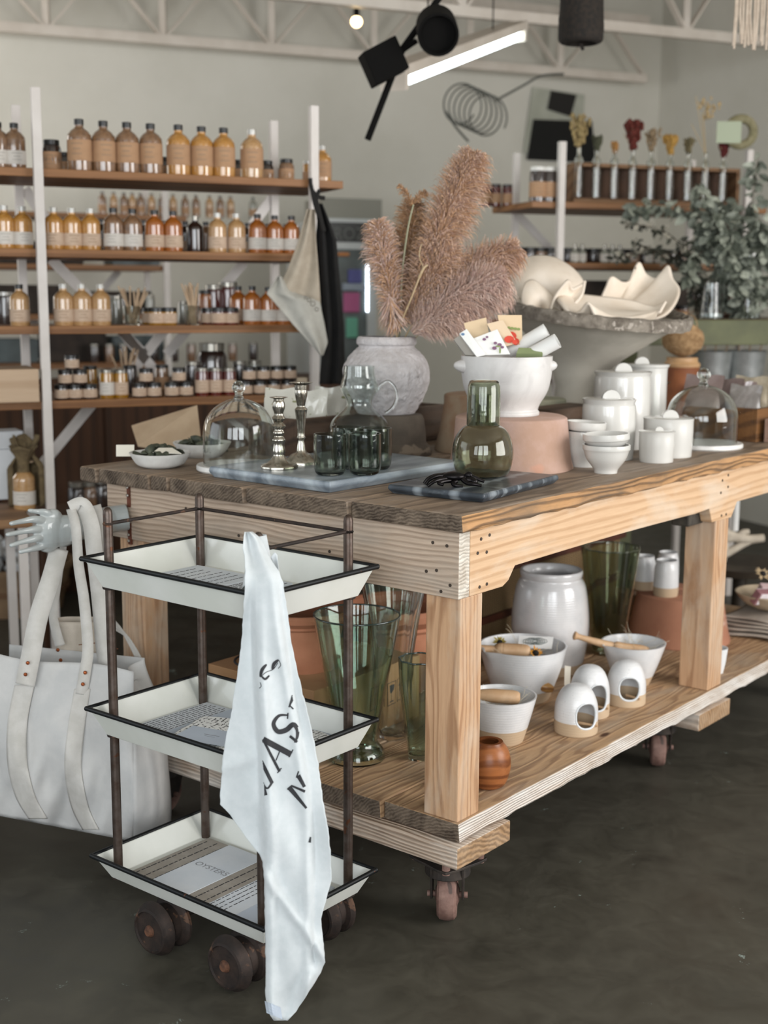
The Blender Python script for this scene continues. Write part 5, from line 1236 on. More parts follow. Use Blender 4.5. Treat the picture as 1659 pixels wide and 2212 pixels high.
cellar('domed white salt cellar with tan base, right one beside the mixing bowl', 1351, 1530, 42, 1420, rad(-90))
tagc = P(1226, 1475, ZS+.06); 
card('clay_tag', 'pale forked wooden tag standing behind the middle salt cellar', 'tag', [(1219, 1480, tagc.y+.06), (1231, 1482, tagc.y+.06), (1233, 1440, tagc.y+.06), (1220, 1438, tagc.y+.06)], cream, .003)
# tall crock
gl = SPECK('crock_glaze', '#d6d4d3', '#cbcaca', '#a3a3a3', rough=.2, band=(.030, '#b09a80'), scale=240, thr=.71, coat=.6)
c, p = rev(1185, 1462, ZS, [(66, 1456), (70, 1440), (80, 1390), (83, 1350), (81, 1310), (74, 1265), (65, 1247), (66, 1242), (67, 1234), (65, 1229)])
tag(MB().lathe(shell(smoothp(p, 4), .006), n=72).build('tall_crock', gl, None, c, smooth=1.0), 'tall glossy white stoneware crock in front of the wicker hamper', 'crock')
riser('terracotta flower pot turned upside down on the lower shelf, carrying three mugs', 1462, 1404, [(112, 1394), (104, 1350), (94, 1300), (89, 1280)], M('rosy_terracotta', '#a9765c', '#9c6a52', .85, scale=8, bmp=.25, spots=('#b89a8a', 7, .6)), ZS)
cR, pR = rev(1462, 1404, ZS, [(112, 1394), (89, 1280)]); zmug = ZS+pR[-1][1]+.0045
def mug(label, cx, yb, hw, h):
    c, p = rev(cx, yb, zmug, [(hw*.95, yb-5), (hw, yb-20), (hw*.95, yb-h*.75), (hw*.82, yb-h*.93), (hw*.84, yb-h)])
    pr = smoothp(p, 4); tag(MB().lathe(shell(pr, .003), n=40).build('handleless_mug', clayband('mug_glaze', pr[-1][1]*.27), None, c, smooth=1), label, 'mug', 'white and tan mugs on the clay pot')
mug('white and tan mug leftmost on the upturned pot', 1390, 1276, 25, 76); mug('white and tan mug in front, against the right table leg', 1437, 1291, 27, 82); mug('white and tan mug at the back right of the upturned pot', 1441, 1262, 24, 70)
# wicker hamper at the back
def wicker():
    m, nt, bs = nodes('woven_wicker'); bs.inputs['Roughness'].default_value = .7
    w1 = N(nt, 'ShaderNodeTexWave', Scale=28.0, Distortion=.6); w1.bands_direction = 'X'; w2 = N(nt, 'ShaderNodeTexWave', Scale=55.0, Distortion=.6); w2.bands_direction = 'Z'
    v = mapping(nt); nt.links.new(v, w1.inputs['Vector']); nt.links.new(v, w2.inputs['Vector'])
    mm = N(nt, 'ShaderNodeMath', operation='MULTIPLY'); nt.links.new(w1.outputs['Fac'], mm.inputs[0]); nt.links.new(w2.outputs['Fac'], mm.inputs[1])
    nt.links.new(ramp(nt, mm.outputs[0], [(0, '#5a4630'), (.3, '#94774f'), (.8, '#c2a475')]), bs.inputs['Base Color']); bump(nt, bs, mm.outputs[0], .8, .004); return m
wk = wicker(); WKc = TW(1.42, .82, ZS); t = thing('wicker_hamper', 'brown woven hamper with a dark red rim at the back of the lower shelf', 'basket', WKc, pi/2-AL)
m = MB(); m.box(-.43, .43, -.17, -.16, 0, .27); m.box(-.43, .43, .16, .17, 0, .27); m.box(-.43, -.42, -.16, .16, 0, .27); m.box(.42, .43, -.16, .16, 0, .27); m.box(-.42, .42, -.16, .16, 0, .01); m.build('woven_walls', wk, t)
rm = M('dark_red_wood', '#5c3020', '#4a2619', .6, scale=12); m = MB()
for a, b in (((-.44, -.175), (.44, -.175)), ((-.44, .175), (.44, .175)), ((-.44, -.175), (-.44, .175)), ((.44, -.175), (.44, .175))): m.bar((a[0], a[1], .275), (b[0], b[1], .275), .03, .02)
m.build('rim', rm, t, bev=.003); m = MB(); m.bar((-.44, -.176, .13), (.44, -.176, .13), .012, .02); m.build('middle_band', rm, t)
# beyond the right leg
c, p = rev(1584, 1292, ZS+.0, [(26, 1288), (27, 1250), (28, 1238)])
cup_z = ZS
tag(MB().lathe(shell([(.030, 0), (.036, .02), (.040, .06)], .003), n=36).build('pottery_cup', clayband('mug_glaze2', .0), None, TW(1.88, .56, ZS+.085), smooth=1), 'small white cup of dark beans behind the right table leg', 'cup')
tag(MB().lathe([(0, 0), (.07, 0), (.075, .08), (.06, .084), (0, .084)], n=36).build('clay_plinth', terra2, None, TW(1.88, .56, ZS), smooth=.6), 'low clay plinth under the small cup behind the right leg', 'clay pot')
clothm = M('stone_linen', '#b0a69a', '#a0968b', .95, scale=20, bmp=.3, bscale=200)
cF = P(1640, 1370, ZS); m = MB()
for k in range(5): m.grid(lambda u, v: Vector(((u-.5)*.30*(1-.04*k)+.01*sin(5*v+k), (v-.5)*.24*(1-.04*k)+.008*sin(6*u+2*k), .004+.013*k+.004*sin(6*u+k)+.004*sin(5*v)+.006*math.exp(-((v-.0)/.12)**2)*-k*.3)), 24, 18)
tag(m.build('folded_linen', clothm, None, (cF.x+.04, cF.y+.05, ZS+.006), pi/2-AL, smooth=1.3, solid=.006), 'stack of folded stone coloured linen under the wooden dough bowl', 'cloth')
cD = Vector((cF.x+.05, cF.y+.05, ZS+.078)); wd = M('pale_driftwood', '#b7a78f', '#a3937c', .7, scale=14, bmp=.2)
tag(MB().lathe(shell(smoothp([(.055, 0), (.09, .018), (.115, .045), (.118, .052)], 4), .006), n=48).build('wooden_bowl', wd, None, cD, smooth=1), 'pale wooden bowl of wrapped soaps on the folded linen', 'bowl')
soapw = M('soap_wrapper', '#e0d9dc', rough=.6); soapp = M('mauve_soap', '#8d6468', '#7c5458', .7, scale=20)
for lab, dx, dy, rz, ml in (('boxed soap with a white label, left one in the wooden bowl', -.055, -.055, .5, 1), ('boxed soap with a white label leaning right in the wooden bowl', .01, -.06, -.4, 1), ('pale soap bar at the back of the wooden bowl', -.01, .03, .2, 0)):
    t = thing('soap_bar', lab, 'soap', cD+Vector((dx, dy, .028)), 0); t.rotation_euler = (.5, .1, rz)
    MB().box(-.038, .038, -.014, .014, 0, .05).build('soap', soapp if ml else M('pale_soap', '#b9a0a0', rough=.6), t, bev=.004)
    if ml: MB().box(-.032, .039, -.0155, .0155, .006, .048).build('paper_label', soapw, t)
flower('dried sunflower with black centre lying on the soaps at the right edge', 1648, 1240, cD.y, .028, M('pale_petal', '#b8a07c', rough=.8), 16)
cE = P(1556, 1452, ZS); tag(MB().lathe(shell([(.022, 0), (.028, .03), (.033, .075)], .003), n=36).build('white_paper_cup', M('matt_white_cup', '#d7d8d8', rough=.7), None, P(1545, 1452, ZS), smooth=1), 'small white cup peeping out right behind the right table leg', 'cup')
# coral-like branch with a white candle, standing on a stool beyond the table
cS = PY(1600, 1215, 4.9)
tag(MB().lathe([(0, 0), (.16, 0), (.15, .02), (.03, .05), (.028, cS.z-.05), (.17, cS.z-.03), (.18, cS.z), (0, cS.z)], n=40).build('round_stool', M('dark_stool_wood', '#3b3024', '#2c241b', .6, scale=10), None, (cS.x, cS.y, 0), smooth=.6), 'dark round stool beyond the right end of the table', 'stool')
coral = M('bleached_coral', '#b3a796', '#c4b9a8', .8, scale=30, bmp=.5); t = thing('coral_branch', 'bleached coral branch with a forked tip on the stool right of the table leg', 'coral', cS)
for pts, r in (([(1540, 1168), (1580, 1160), (1615, 1165), (1650, 1162)], .022), ([(1545, 1205), (1570, 1195), (1600, 1178), (1625, 1166)], .018), ([(1560, 1212), (1566, 1180), (1560, 1150), (1572, 1140)], .016), ([(1590, 1163), (1606, 1150), (1618, 1149)], .014), ([(1530, 1150), (1560, 1152), (1590, 1160)], .024)):
    p = curve3([PY(x, y, 4.88)-cS for x, y in pts], 5); n = len(p); MB().tube(p, [r*(1-.3*i/n) for i in range(n)], 10).build('branch', coral, t, smooth=1.2)
cK = PY(1587, 1146, 4.9); tag(MB().tube([(0, 0, 0), (0, 0, .16)], .0135, 16).build('pillar_candle', pw, None, cK, smooth=.7), 'white candle standing on the coral branch', 'candle')
# ================================================================ shelving racks (local x along the rack, y into depth)
rackw = M('white_angle_post', '#cdc7c2', '#c1bab4', .5, scale=5)
shw = WOOD('varnished_shelf', '#8c6340', '#644226', 0, 40, 8, 3, rough=.5, bmp=.1, knots=False)
SHZ = (1.735, 1.487, 1.245, 1.005)
def post(m, x, y, z0, z1, s=1): # white painted square post
    m.box(x-.014, x+.014, y-.014, y+.014, z0, z1)
def rack(label, loc, rz, left=.16, right=.115, low=True, braces=True, x1=.918, dep=.42):
    t = thing('shelf_rack', label, 'shelving', loc, rz)
    for x in (0, x1):
        for y in (0, dep): m = MB(); post(m, x, y, 0, 1.975); m.build('upright', rackw, t, bev=.001)
    for i, z in enumerate(SHZ):
        MB().box(-left, x1+(right if i == 0 else .02), .018, dep-.018, z-.026, z).build('shelf_board', shw, t, bev=.002)
    if braces:
        for a, b in (((0, .70), (.25, .985)), ((.10, 1.465), (.42, 1.13)), ((.80, 1.465), (.50, 1.13)), ((.33, 1.225), (.50, 1.02)), ((.50, 1.225), (.33, 1.02)), ((.75, 1.49), (.91, 1.70)), ((.16, 1.49), (.02, 1.70)), ((.918, .7), (.70, .985))):
            MB().bar((a[0], dep-.0, a[1]), (b[0], dep-.0, b[1]), .036, .006, up=(0, 1, 0)).build('diagonal_brace', rackw, t)
    return t
R1 = rack('front left shelf rack crowded with bottles of salts, white uprights and brown shelves', U0, BE, left=.5)
BE = .412; E1 = Vector((cos(BE), sin(BE), 0)); N1 = Vector((-sin(BE), cos(BE), 0)); R1.rotation_euler[2] = BE
# lower brace across the bay
BE2 = .31; E2 = Vector((cos(BE2), sin(BE2), 0)); N2 = Vector((-sin(BE2), cos(BE2), 0)); U2 = Vector((.727, 5.515, 0))
R2 = rack('right hand shelf rack behind the clam shells, holding dried flower bottles', U2, BE2, left=.12, x1=.888, dep=.47, braces=False)
for a, b in (((.02, 1.70), (.24, 1.50)),): MB().bar((a[0]-.0, .47, a[1]), (b[0], .47, b[1]), .036, .006, up=(0, 1, 0)).build('diagonal_brace', rackw, R2)
U3 = U0+N1*2.25+E1*.02; E3, N3 = E1, N1
R3 = rack('second shelf rack standing behind the front left one', U3, BE, left=.3, x1=.95)
R4 = copy_tree(R1, U0-E1*1.55+N1*.02, BE, 'third rack of the row at the far left edge, mostly outside the view')
# ---- bottle kinds
def gran(n, a, b, sc=90): return M(n, a, b, .22, scale=sc, coat=1, spec=.6, w=.2)
g_yel = gran('mustard_granules', '#b98745', '#9a6a2e'); g_tan = gran('tan_granules', '#b79266', '#9c764b'); g_amb = gran('amber_granules', '#a9652a', '#87491a'); g_dark = gran('brown_herb_mix', '#5c4433', '#8d6a4c', 60); g_red = gran('dark_red_syrup', '#45120d', '#5d1c12', 8); g_blk = gran('black_brown_syrup', '#211714', '#35231c', 8); g_clr = gran('pale_glass', '#8d8c80', '#6f7068', 8); g_oil = gran('golden_oil', '#a3741c', '#7f5710', 8)
lab_k = M('kraft_label', '#a98565', '#9d7a5c', .8, scale=20); lab_w = M('white_label', '#c9c3bb', '#beb8b0', .8, scale=20); lab_p = M('pale_label', '#bfa893', '#b39b86', .8, scale=20)
cap_b = M('black_cap', '#151413', rough=.35); cap_c = M('clear_stopper', '#a9a69e', rough=.15, coat=1); cap_s = M('steel_lid', '#8c8880', rough=.3, metal=.8); cap_w = M('white_lid', '#d5d3ce', rough=.4)
faint = M('faint_label_print', '#8f7761', rough=.8); faintw = M('faint_grey_print', '#9c968f', rough=.8)
PROTO = {}
def proto(kind, content, label, cap):
    k = (kind, content.name, label.name if label else '', cap.name)
    if k in PROTO: return PROTO[k]
    if kind == 'bottle':   # round shouldered bottle, .135 tall
        pr = [(.031, 0), (.034, .003), (.034, .088), (.031, .101), (.023, .111), (.0145, .117), (.0125, .121), (.0125, .128)]; lz = (.026, .084) if label is lab_k else (.014, .056); ch = (.126, .142, .0135)
    elif kind == 'slim': pr = [(.024, 0), (.026, .003), (.026, .09), (.022, .104), (.013, .114), (.0105, .118), (.0105, .13)]; lz = (.014, .058); ch = (.126, .136, .012)
    elif kind == 'jar': pr = [(.0215, 0), (.0235, .002), (.0235, .036), (.022, .039), (.022, .041)]; lz = (.006, .033); ch = (.037, .049, .0235)
    elif kind == 'tall_jar': pr = [(.0225, 0), (.0245, .003), (.0245, .078), (.021, .086), (.021, .088)]; lz = (.012, .055); ch = (.085, .097, .023)
    elif kind == 'big_jar': pr = [(.033, 0), (.036, .003), (.036, .082), (.027, .095), (.026, .10)]; lz = (.004, .070); ch = (.096, .114, .030)
    elif kind == 'vial': pr = [(.013, 0), (.014, .002), (.014, .034), (.007, .043), (.006, .046)]; lz = (.006, .030); ch = (.045, .062, .0065)
    nm = {'bottle': 'round_bottle', 'slim': 'slim_bottle', 'jar': 'small_jar', 'tall_jar': 'preserve_jar', 'big_jar': 'apothecary_jar', 'vial': 'dropper_bottle'}[kind]
    t = thing(nm, 'proto', 'jar' if 'jar' in kind else 'bottle')
    MB().lathe([(0, 0)]+smoothp(pr, 2)+[(0, pr[-1][1])], n=20).build('glass_body', content, t, smooth=.8)
    MB().lathe([(0, ch[0]), (ch[2], ch[0]), (ch[2], ch[1]-.001), (ch[2]-.001, ch[1]), (0, ch[1])], n=18).build('cap', cap, t, smooth=.6)
    if label:
        r = max(a for a, b in pr)+.0004
        lb = MB().lathe([(r, lz[0]), (r+.0003, lz[0]), (r+.0003, lz[1]), (r, lz[1])], n=24).build('paper_label', label, t, smooth=.6)
        m = MB(); h = lz[1]-lz[0]
        for j in range(3):
            z = lz[1]-h*(.22+.24*j); wd_ = (.5, .32, .42)[j]
            m.grid(lambda u, v: Vector((cos(-pi/2+(u-.5)*2*wd_)*(r+.0006), sin(-pi/2+(u-.5)*2*wd_)*(r+.0006), z+v*h*.05)), 6, 1)
        m.build('label_print', faint if label is not lab_w else faintw, lb, weld=False)
    PROTO[k] = [t, False]; return PROTO[k]
ORD = ['first', 'second', 'third', 'fourth', 'fifth', 'sixth', 'seventh', 'eighth', 'ninth', 'tenth', 'eleventh', 'twelfth', 'thirteenth', 'fourteenth', 'fifteenth', 'sixteenth', 'seventeenth', 'eighteenth', 'nineteenth', 'twentieth']
DESC = {'bottle': 'bottle', 'slim': 'slim bottle', 'jar': 'little jar', 'tall_jar': 'tall jar', 'big_jar': 'squat jar', 'vial': 'dropper bottle'}
CD = {g_yel: 'mustard', g_tan: 'tan', g_amb: 'amber', g_dark: 'speckled', g_red: 'ruby', g_blk: 'blackish', g_clr: 'pale clear', g_oil: 'golden oil'}
LD = {lab_k: 'kraft labelled', lab_w: 'white labelled', lab_p: 'pale labelled', None: 'unlabelled'}
def stock(frame, shelf, sname, items, group, dz=0, row=''):
    U, E, Nv = frame; z = SHZ[shelf]+dz; rj = random.Random(len(items)*7+shelf)
    for i, (kind, px, n, con, lab, cap, sc) in enumerate(items):
        base = U+Nv*n; p = PN(px, 600, base, Nv); e = (p-U).dot(E); loc = U+E*e+Nv*n; loc.z = z+.0003
        L = '%s %s %s, %s from left %son %s' % (LD[lab], CD[con], DESC[kind], ORD[i], row, sname)
        pr = proto(kind, con, lab, cap)
        ang = math.atan2(loc.y, loc.x)-pi/2+rj.uniform(-.25, .25)
        if not pr[1]: t = pr[0]; pr[1] = True; t.location = loc; t.rotation_euler[2] = ang; t['label'] = L
        else: t = copy_tree(pr[0], loc, ang, L)
        t.scale = (sc, sc, sc); t['group'] = group
f1 = (U0, E1, N1); f2 = (U2, E2, N2); f3 = (U3, E3, N3)
B = 'bottle'
# the x position is read on the shelf line, so correct for the post lean with height
stock(f1, 0, 'left rack top shelf', [(B, 8, .10, g_dark, lab_w, cap_b, 1.0), (B, 43, .10, g_dark, lab_w, cap_b, 1.0), ('big_jar', 121, .12, g_blk, lab_k, cap_b, .86), (B, 181, .06, g_dark, lab_k, cap_b, 1.13), (B, 232, .06, g_dark, lab_k, cap_b, 1.12), (B, 282, .06, g_dark, lab_k, cap_b, 1.12), (B, 332, .06, g_dark, lab_k, cap_b, 1.12), (B, 391, .06, g_yel, lab_k, cap_b, 1.13), (B, 440, .06, g_yel, lab_k, cap_b, 1.12), (B, 487, .06, g_yel, lab_k, cap_b, 1.12), (B, 547, .06, g_tan, lab_k, cap_c, 1.12), (B, 697, .20, g_yel, lab_k, cap_c, .95)], 'bottles on the left rack top shelf')
stock(f1, 0, 'left rack top shelf', [('big_jar', 150, .30, g_blk, lab_k, cap_b, .7), ('big_jar', 362, .30, g_blk, lab_k, cap_b, .7), ('big_jar', 518, .30, g_blk, lab_k, cap_b, .72), ('big_jar', 578, .28, g_blk, lab_k, cap_b, .72), ('big_jar', 620, .26, g_dark, lab_k, cap_b, .78), ('tall_jar', 668, .28, g_yel, lab_k, cap_c, .9)], 'jars at the back of the top shelf', row='in back row ')
stock(f1, 1, 'left rack second shelf', [(B, 14, .07, g_yel, lab_w, cap_c, .94), (B, 53, .07, g_yel, lab_w, cap_c, .93), (B, 120, .07, g_yel, lab_p, cap_c, .93), (B, 159, .07, g_yel, lab_p, cap_c, .93), (B, 199, .07, g_yel, lab_p, cap_c, .93), (B, 248, .07, g_dark, lab_w, cap_b, .96), (B, 289, .07, g_dark, lab_w, cap_b, .95), (B, 336, .07, g_amb, lab_p, cap_b, .94), (B, 376, .07, g_amb, lab_p, cap_b, .93), (B, 423, .12, g_blk, None, cap_s, .85), (B, 471, .07, g_tan, lab_p, cap_c, .92), (B, 512, .07, g_tan, lab_p, cap_c, .92), (B, 557, .07, g_amb, lab_w, cap_b, .92), (B, 594, .07, g_amb, lab_w, cap_b, .90), (B, 630, .07, g_amb, lab_w, cap_b, .90)], 'bottles on the left rack second shelf')
stock(f1, 1, 'left rack second shelf', [(B, x, .32, c, l, cap_b, .8) for x, c, l in ((140, g_dark, lab_p), (222, g_blk, lab_p), (268, g_dark, None), (312, g_blk, lab_p), (358, g_dark, None), (402, g_blk, lab_p), (446, g_dark, None), (536, g_blk, lab_p), (580, g_dark, None), (618, g_blk, None))], 'bottles at the back of the second shelf', row='in back row ')
stock(f1, 2, 'left rack third shelf', [(B, 40, .07, g_tan, lab_p, cap_b, .92), (B, 135, .07, g_tan, lab_p, cap_c, .94), (B, 175, .07, g_tan, lab_p, cap_c, .94), (B, 216, .07, g_tan, lab_p, cap_c, .94), ('jar', 322, .16, g_oil, lab_p, cap_b, 1.15), ('jar', 336, .07, g_oil, lab_p, cap_b, 1.18), ('jar', 362, .07, g_oil, lab_p, cap_b, 1.18), ('jar', 449, .12, g_red, lab_p, cap_b, 1.15), ('jar', 472, .07, g_red, lab_p, cap_b, 1.18), ('jar', 497, .07, g_red, lab_p, cap_b, 1.18), (B, 514, .16, g_amb, lab_p, cap_b, .92), (B, 544, .07, g_amb, lab_w, cap_b, .92), (B, 579, .07, g_amb, lab_w, cap_b, .90), (B, 612, .07, g_amb, lab_w, cap_b, .90)], 'bottles and jars on the left rack third shelf')
stock(f1, 2, 'left rack third shelf', [('tall_jar', x, .30, c, None, cp_, s) for x, c, cp_, s in ((8, g_blk, cap_c, 1.1), (445, g_amb, cap_b, 1.2), (462, g_red, cap_s, 1.4), (492, g_red, cap_s, 1.5), (248, g_clr, cap_s, 1.0), (395, g_clr, cap_s, .8))], 'jars at the back of the third shelf', row='in back row ')
stock(f1, 3, 'left rack lowest shelf', [('jar', 124, .06, g_blk, lab_p, cap_b, 1), ('jar', 154, .06, g_blk, lab_p, cap_b, 1), ('jar', 186, .06, g_blk, lab_p, cap_b, 1), ('tall_jar', 224, .07, g_oil, lab_w, cap_s, .98), ('tall_jar', 255, .07, g_oil, lab_p, cap_s, .96), ('jar', 295, .06, g_blk, lab_p, cap_b, 1), ('jar', 327, .06, g_blk, lab_p, cap_b, 1), ('jar', 366, .06, g_blk, lab_p, cap_b, 1), ('jar', 397, .06, g_blk, lab_p, cap_b, 1), ('tall_jar', 432, .07, g_red, lab_p, cap_s, .98), ('tall_jar', 462, .07, g_red, lab_p, cap_s, .97), ('tall_jar', 492, .07, g_red, lab_p, cap_s, .96), ('jar', 528, .06, g_blk, lab_p, cap_b, .97), ('jar', 559, .06, g_blk, lab_p, cap_b, .97), ('jar', 589, .06, g_blk, lab_p, cap_b, .97), ('jar', 620, .06, g_blk, lab_p, cap_b, .97)], 'little jars on the left rack lowest shelf')
stock(f1, 3, 'left rack lowest shelf', [('jar', x, .06, g_blk, lab_p, cap_b, .97) for x in (133, 166, 310, 382, 536, 567, 597, 625)], 'little jars stacked in the second layer of the lowest shelf', dz=.0495, row='in second layer ')
stock(f1, 3, 'left rack lowest shelf', [('jar', 149, .07, g_blk, lab_p, cap_b, .97)], 'single little jar', dz=.0975, row='in third layer ')
stock(f1, 3, 'left rack low shelf', [('tall_jar', x, .26, c, l, cp_, s) for x, c, l, cp_, s in ((8, g_red, lab_w, cap_s, 1.0), (188, g_oil, None, cap_b, 1.0), (275, g_blk, None, cap_b, 1.0), (345, g_dark, lab_k, cap_b, 1.0), (412, g_blk, None, cap_s, 1.1), (515, g_blk, None, cap_s, 1.1), (548, g_clr, None, cap_s, 1.1))]+[('big_jar', 455, .26, g_blk, None, cap_s, 1.5)], 'jars at the back of the lowest shelf', row='in back row ')
stock(f3, 0, 'rear rack top shelf', [('slim', x, .06, c, lab_k, cap_b, .78) for x, c in ((226, g_dark), (250, g_tan), (272, g_dark), (290, g_tan), (308, g_dark), (331, g_tan), (354, g_dark), (377, g_tan), (403, g_dark), (426, g_dark), (455, g_tan), (478, g_dark), (500, g_tan), (548, g_clr))], 'small bottles on the rear rack top shelf')
stock(f3, 2, 'rear rack third shelf', [('tall_jar', x, .10, c, None, cap_s, 1.0) for x, c in ((190, g_clr), (262, g_blk), (322, g_clr), (420, g_blk), (520, g_red))], 'jars on the rear rack third shelf')
stock(f3, 3, 'rear rack lowest shelf', [('tall_jar', x, .10, c, None, cap_s, .95) for x, c in ((200, g_blk), (232, g_dark), (262, g_blk), (292, g_dark), (330, g_blk), (372, g_blk), (410, g_dark), (450, g_blk), (500, g_dark), (545, g_blk))], 'jars on the rear rack lowest shelf')
stock(f2, 0, 'right rack top shelf', [('tall_jar', x, .36, g_red, lab_k, cap_b, .95) for x in (1045, 1068, 1092)]+[('tall_jar', 1157, .06, g_blk, lab_k, cap_w, 1.45), ('tall_jar', 1180, .06, g_blk, lab_k, cap_w, 1.45)], 'jars at the left end of the right rack top shelf')
stock(f2, 1, 'right rack second shelf', [('vial', x, .05, g_clr, lab_w, cap_s, 1.25) for x in (1240, 1256, 1304, 1321, 1337, 1400, 1420)], 'dropper bottles on the right rack second shelf')
stock(f2, 1, 'right rack second shelf', [('jar', x, .28, c, None, cap_b, 1.4) for x, c in ((1068, g_blk), (1093, g_dark), (1120, g_dark), (1143, g_blk), (1166, g_dark), (1188, g_blk), (1226, g_blk), (1252, g_dark), (1280, g_blk), (1308, g_dark), (1336, g_blk), (1364, g_dark), (1392, g_blk), (1420, g_dark), (1448, g_blk), (1476, g_dark))], 'jars at the back of the right rack second shelf', row='in back row ')
stock(f2, 2, 'right rack third shelf', [('jar', x, .08, c, lab_k, cap_b, 1.3) for x, c in ((1262, g_red), (1290, g_dark), (1395, g_red), (1450, g_dark), (1478, g_red))], 'jars on the right rack third shelf')
for i, (e, w, h) in enumerate(((.05, .22, .14), (.33, .26, .17), (.62, .24, .15), (.86, .16, .17))):
    q = U2+E2*e+N2*.30; t = thing('storage_crate', 'dark crate at the back of right rack third shelf, %s from left' % ORD[i], 'crate', (q.x, q.y, SHZ[2]+.0005), BE2, 'dark crates on the right rack'); mt = M('dark_crate_wood', '#3a2f27', '#29211b', .8, scale=12)
    MB().box(-w/2, w/2, -.09, .09, 0, .012).build('base', mt, t); MB().box(-w/2, w/2, -.10, -.09, 0, h).build('front_board', mt, t, bev=.002); MB().box(-w/2, w/2, .09, .10, 0, h).build('back_board', mt, t, bev=.002)
    for s in (-1, 1): MB().box(s*w/2-.005, s*w/2+.005, -.09, .09, .012, h).build('end_board', mt, t)
# glasses of brushes on the third and lowest shelves
def pn(px, U, E, Nv, n, z, yy=600): p = PN(px, yy, U+Nv*n, Nv); e = (p-U).dot(E); q = U+E*e+Nv*n; q.z = z; return q
stick_m = M('pale_wooden_stick', '#b79f84', '#a48b70', .7, scale=20); bgl = M('tumbler_glass', '#a7a79d', '#8a8b82', .12, scale=6, coat=1)
def brushes(label, c, n, h, r, spread, seed):
    t = thing('stick_holder', label, 'holder', c); rr = random.Random(seed)
    MB().lathe(shell([(r*.8, 0), (r, h*.5)], .002), n=24).build('glass_tumbler', GLASS('plain_tumbler', '#e8ebe8'), t, smooth=1)
    for i in range(n):
        a = rr.uniform(0, 2*pi); q = rr.uniform(0, r*.5); top = Vector((rr.uniform(-1, 1)*spread, rr.uniform(-.6, .6)*spread, h*rr.uniform(.85, 1.1)))
        MB().tube([Vector((q*cos(a), q*sin(a), .004)), top], .0032, 6).build('wooden_stick', stick_m, t)
brushes('glass of pale wooden sticks at the left middle of the third shelf', pn(283, U0, E1, N1, .10, SHZ[2]), 13, .125, .030, .055, 1)
brushes('glass of pale wooden sticks in the centre of the third shelf', pn(413, U0, E1, N1, .08, SHZ[2]), 14, .130, .028, .035, 2)
brushes('glass of twiggy sticks at the back of the lowest shelf', pn(262, U0, E1, N1, .30, SHZ[3]), 12, .15, .03, .05, 3)
card_ = M('cream_board', '#c4b49c', rough=.85)
tag(MB().box(-.018, .018, -.02, .02, 0, .055).build('small_card_box', card_, None, pn(648, U0, E1, N1, .06, SHZ[3]), BE, bev=.001), 'small cream card box at the right end of the lowest shelf', 'box')
pale = WOOD('pale_ply', '#b9a188', '#a68c72', 0, 30, 5, 2, rough=.7, bmp=.1, knots=False)
tag(MB().box(-.16, .035, -.12, .12, 0, .105).build('plywood_box', pale, None, U0+E1*(-.06)+N1*.10+Vector((0, 0, SHZ[3]+.0005)), BE, bev=.002), 'pale plywood box on the lowest shelf, left of the front upright', 'box')
# aprons on the front upright at the right end of the rack
def apron(label, pts, Yf, mat, name='hanging_apron'):
    """outline rows: (y, xl, xr); Yf(u, v) depth"""
    c = PY(sum(p[1] for p in pts)/len(pts), pts[0][0], Yf(.5, 0)); m = MB(); n = 40
    def g(u, v):
        y = pts[0][0]+(pts[-1][0]-pts[0][0])*v
        for a, b in zip(pts, pts[1:]):
            if a[0] <= y <= b[0]+1e-6: f = (y-a[0])/(b[0]-a[0]); l = a[1]+(b[1]-a[1])*f; r = a[2]+(b[2]-a[2])*f; break
        return PY(l+(r-l)*u, y, Yf(u, v))-c
    m.grid(g, 24, n); o = m.build(name, mat, None, c, smooth=1.3, solid=.003); return tag(o, label, 'apron'), c
linenb = M('oatmeal_linen', '#a99e8e', '#9c9181', .95, scale=20, bmp=.2, bscale=200); linenc = M('pale_grey_linen', '#a9a79f', '#9d9b93', .95, scale=20, bmp=.2, bscale=200)
Ya = 4.36
o, ca = apron('oatmeal linen apron hanging from the right upright of the left rack', [(452, 664, 680), (520, 645, 682), (580, 622, 688), (615, 606, 690), (632, 595, 691), (645, 612, 692), (660, 655, 692)], lambda u, v: Ya-.02+.03*u+.012*sin(9*u+3*v), linenb)
o2, cb = apron('pale grey pointed flap of linen with a faint print beside the black apron', [(596, 600, 606), (634, 576, 640), (650, 590, 690), (700, 632, 701), (740, 668, 708), (768, 693, 697)], lambda u, v: Ya-.045+.03*u+.012*sin(7*u+2*v), linenc)
m = MB()
for (x, y, r) in ((676, 656, 5), (684, 668, 4), (668, 648, 4), (660, 643, 3)):
    m.tube([PY(x+r*cos(a), y+r*sin(a), Ya-.068)-cb for a in [2*pi*k/14 for k in range(15)]], .0016, 5, False)
m.build('faint_print', M('faded_print', '#76726a', rough=.9), o2)
apron('black apron hanging beside the oatmeal one at the end of the left rack', [(440, 682, 696), (480, 686, 712), (520, 682, 726), (600, 688, 733), (700, 698, 742), (780, 694, 744), (830, 690, 742)], lambda u, v: Ya+.03+.015*sin(12*u+2*v), M('black_cotton', '#0d0c0c', '#141312', .95, scale=30))
m = MB(); hk = PY(680, 400, Ya)
for pts in ([(670, 385), (674, 410), (688, 425), (702, 428)], [(690, 410), (684, 430), (690, 460), (700, 500)], [(672, 400), (680, 440), (690, 470)]): m.tube(curve3([PY(x, y, Ya-.01)-hk for x, y in pts], 4), .007, 6)
tag(m.build('apron_strap', M('black_strap', '#161412', rough=.9), None, hk), 'black apron straps looped over the rack hook', 'strap')
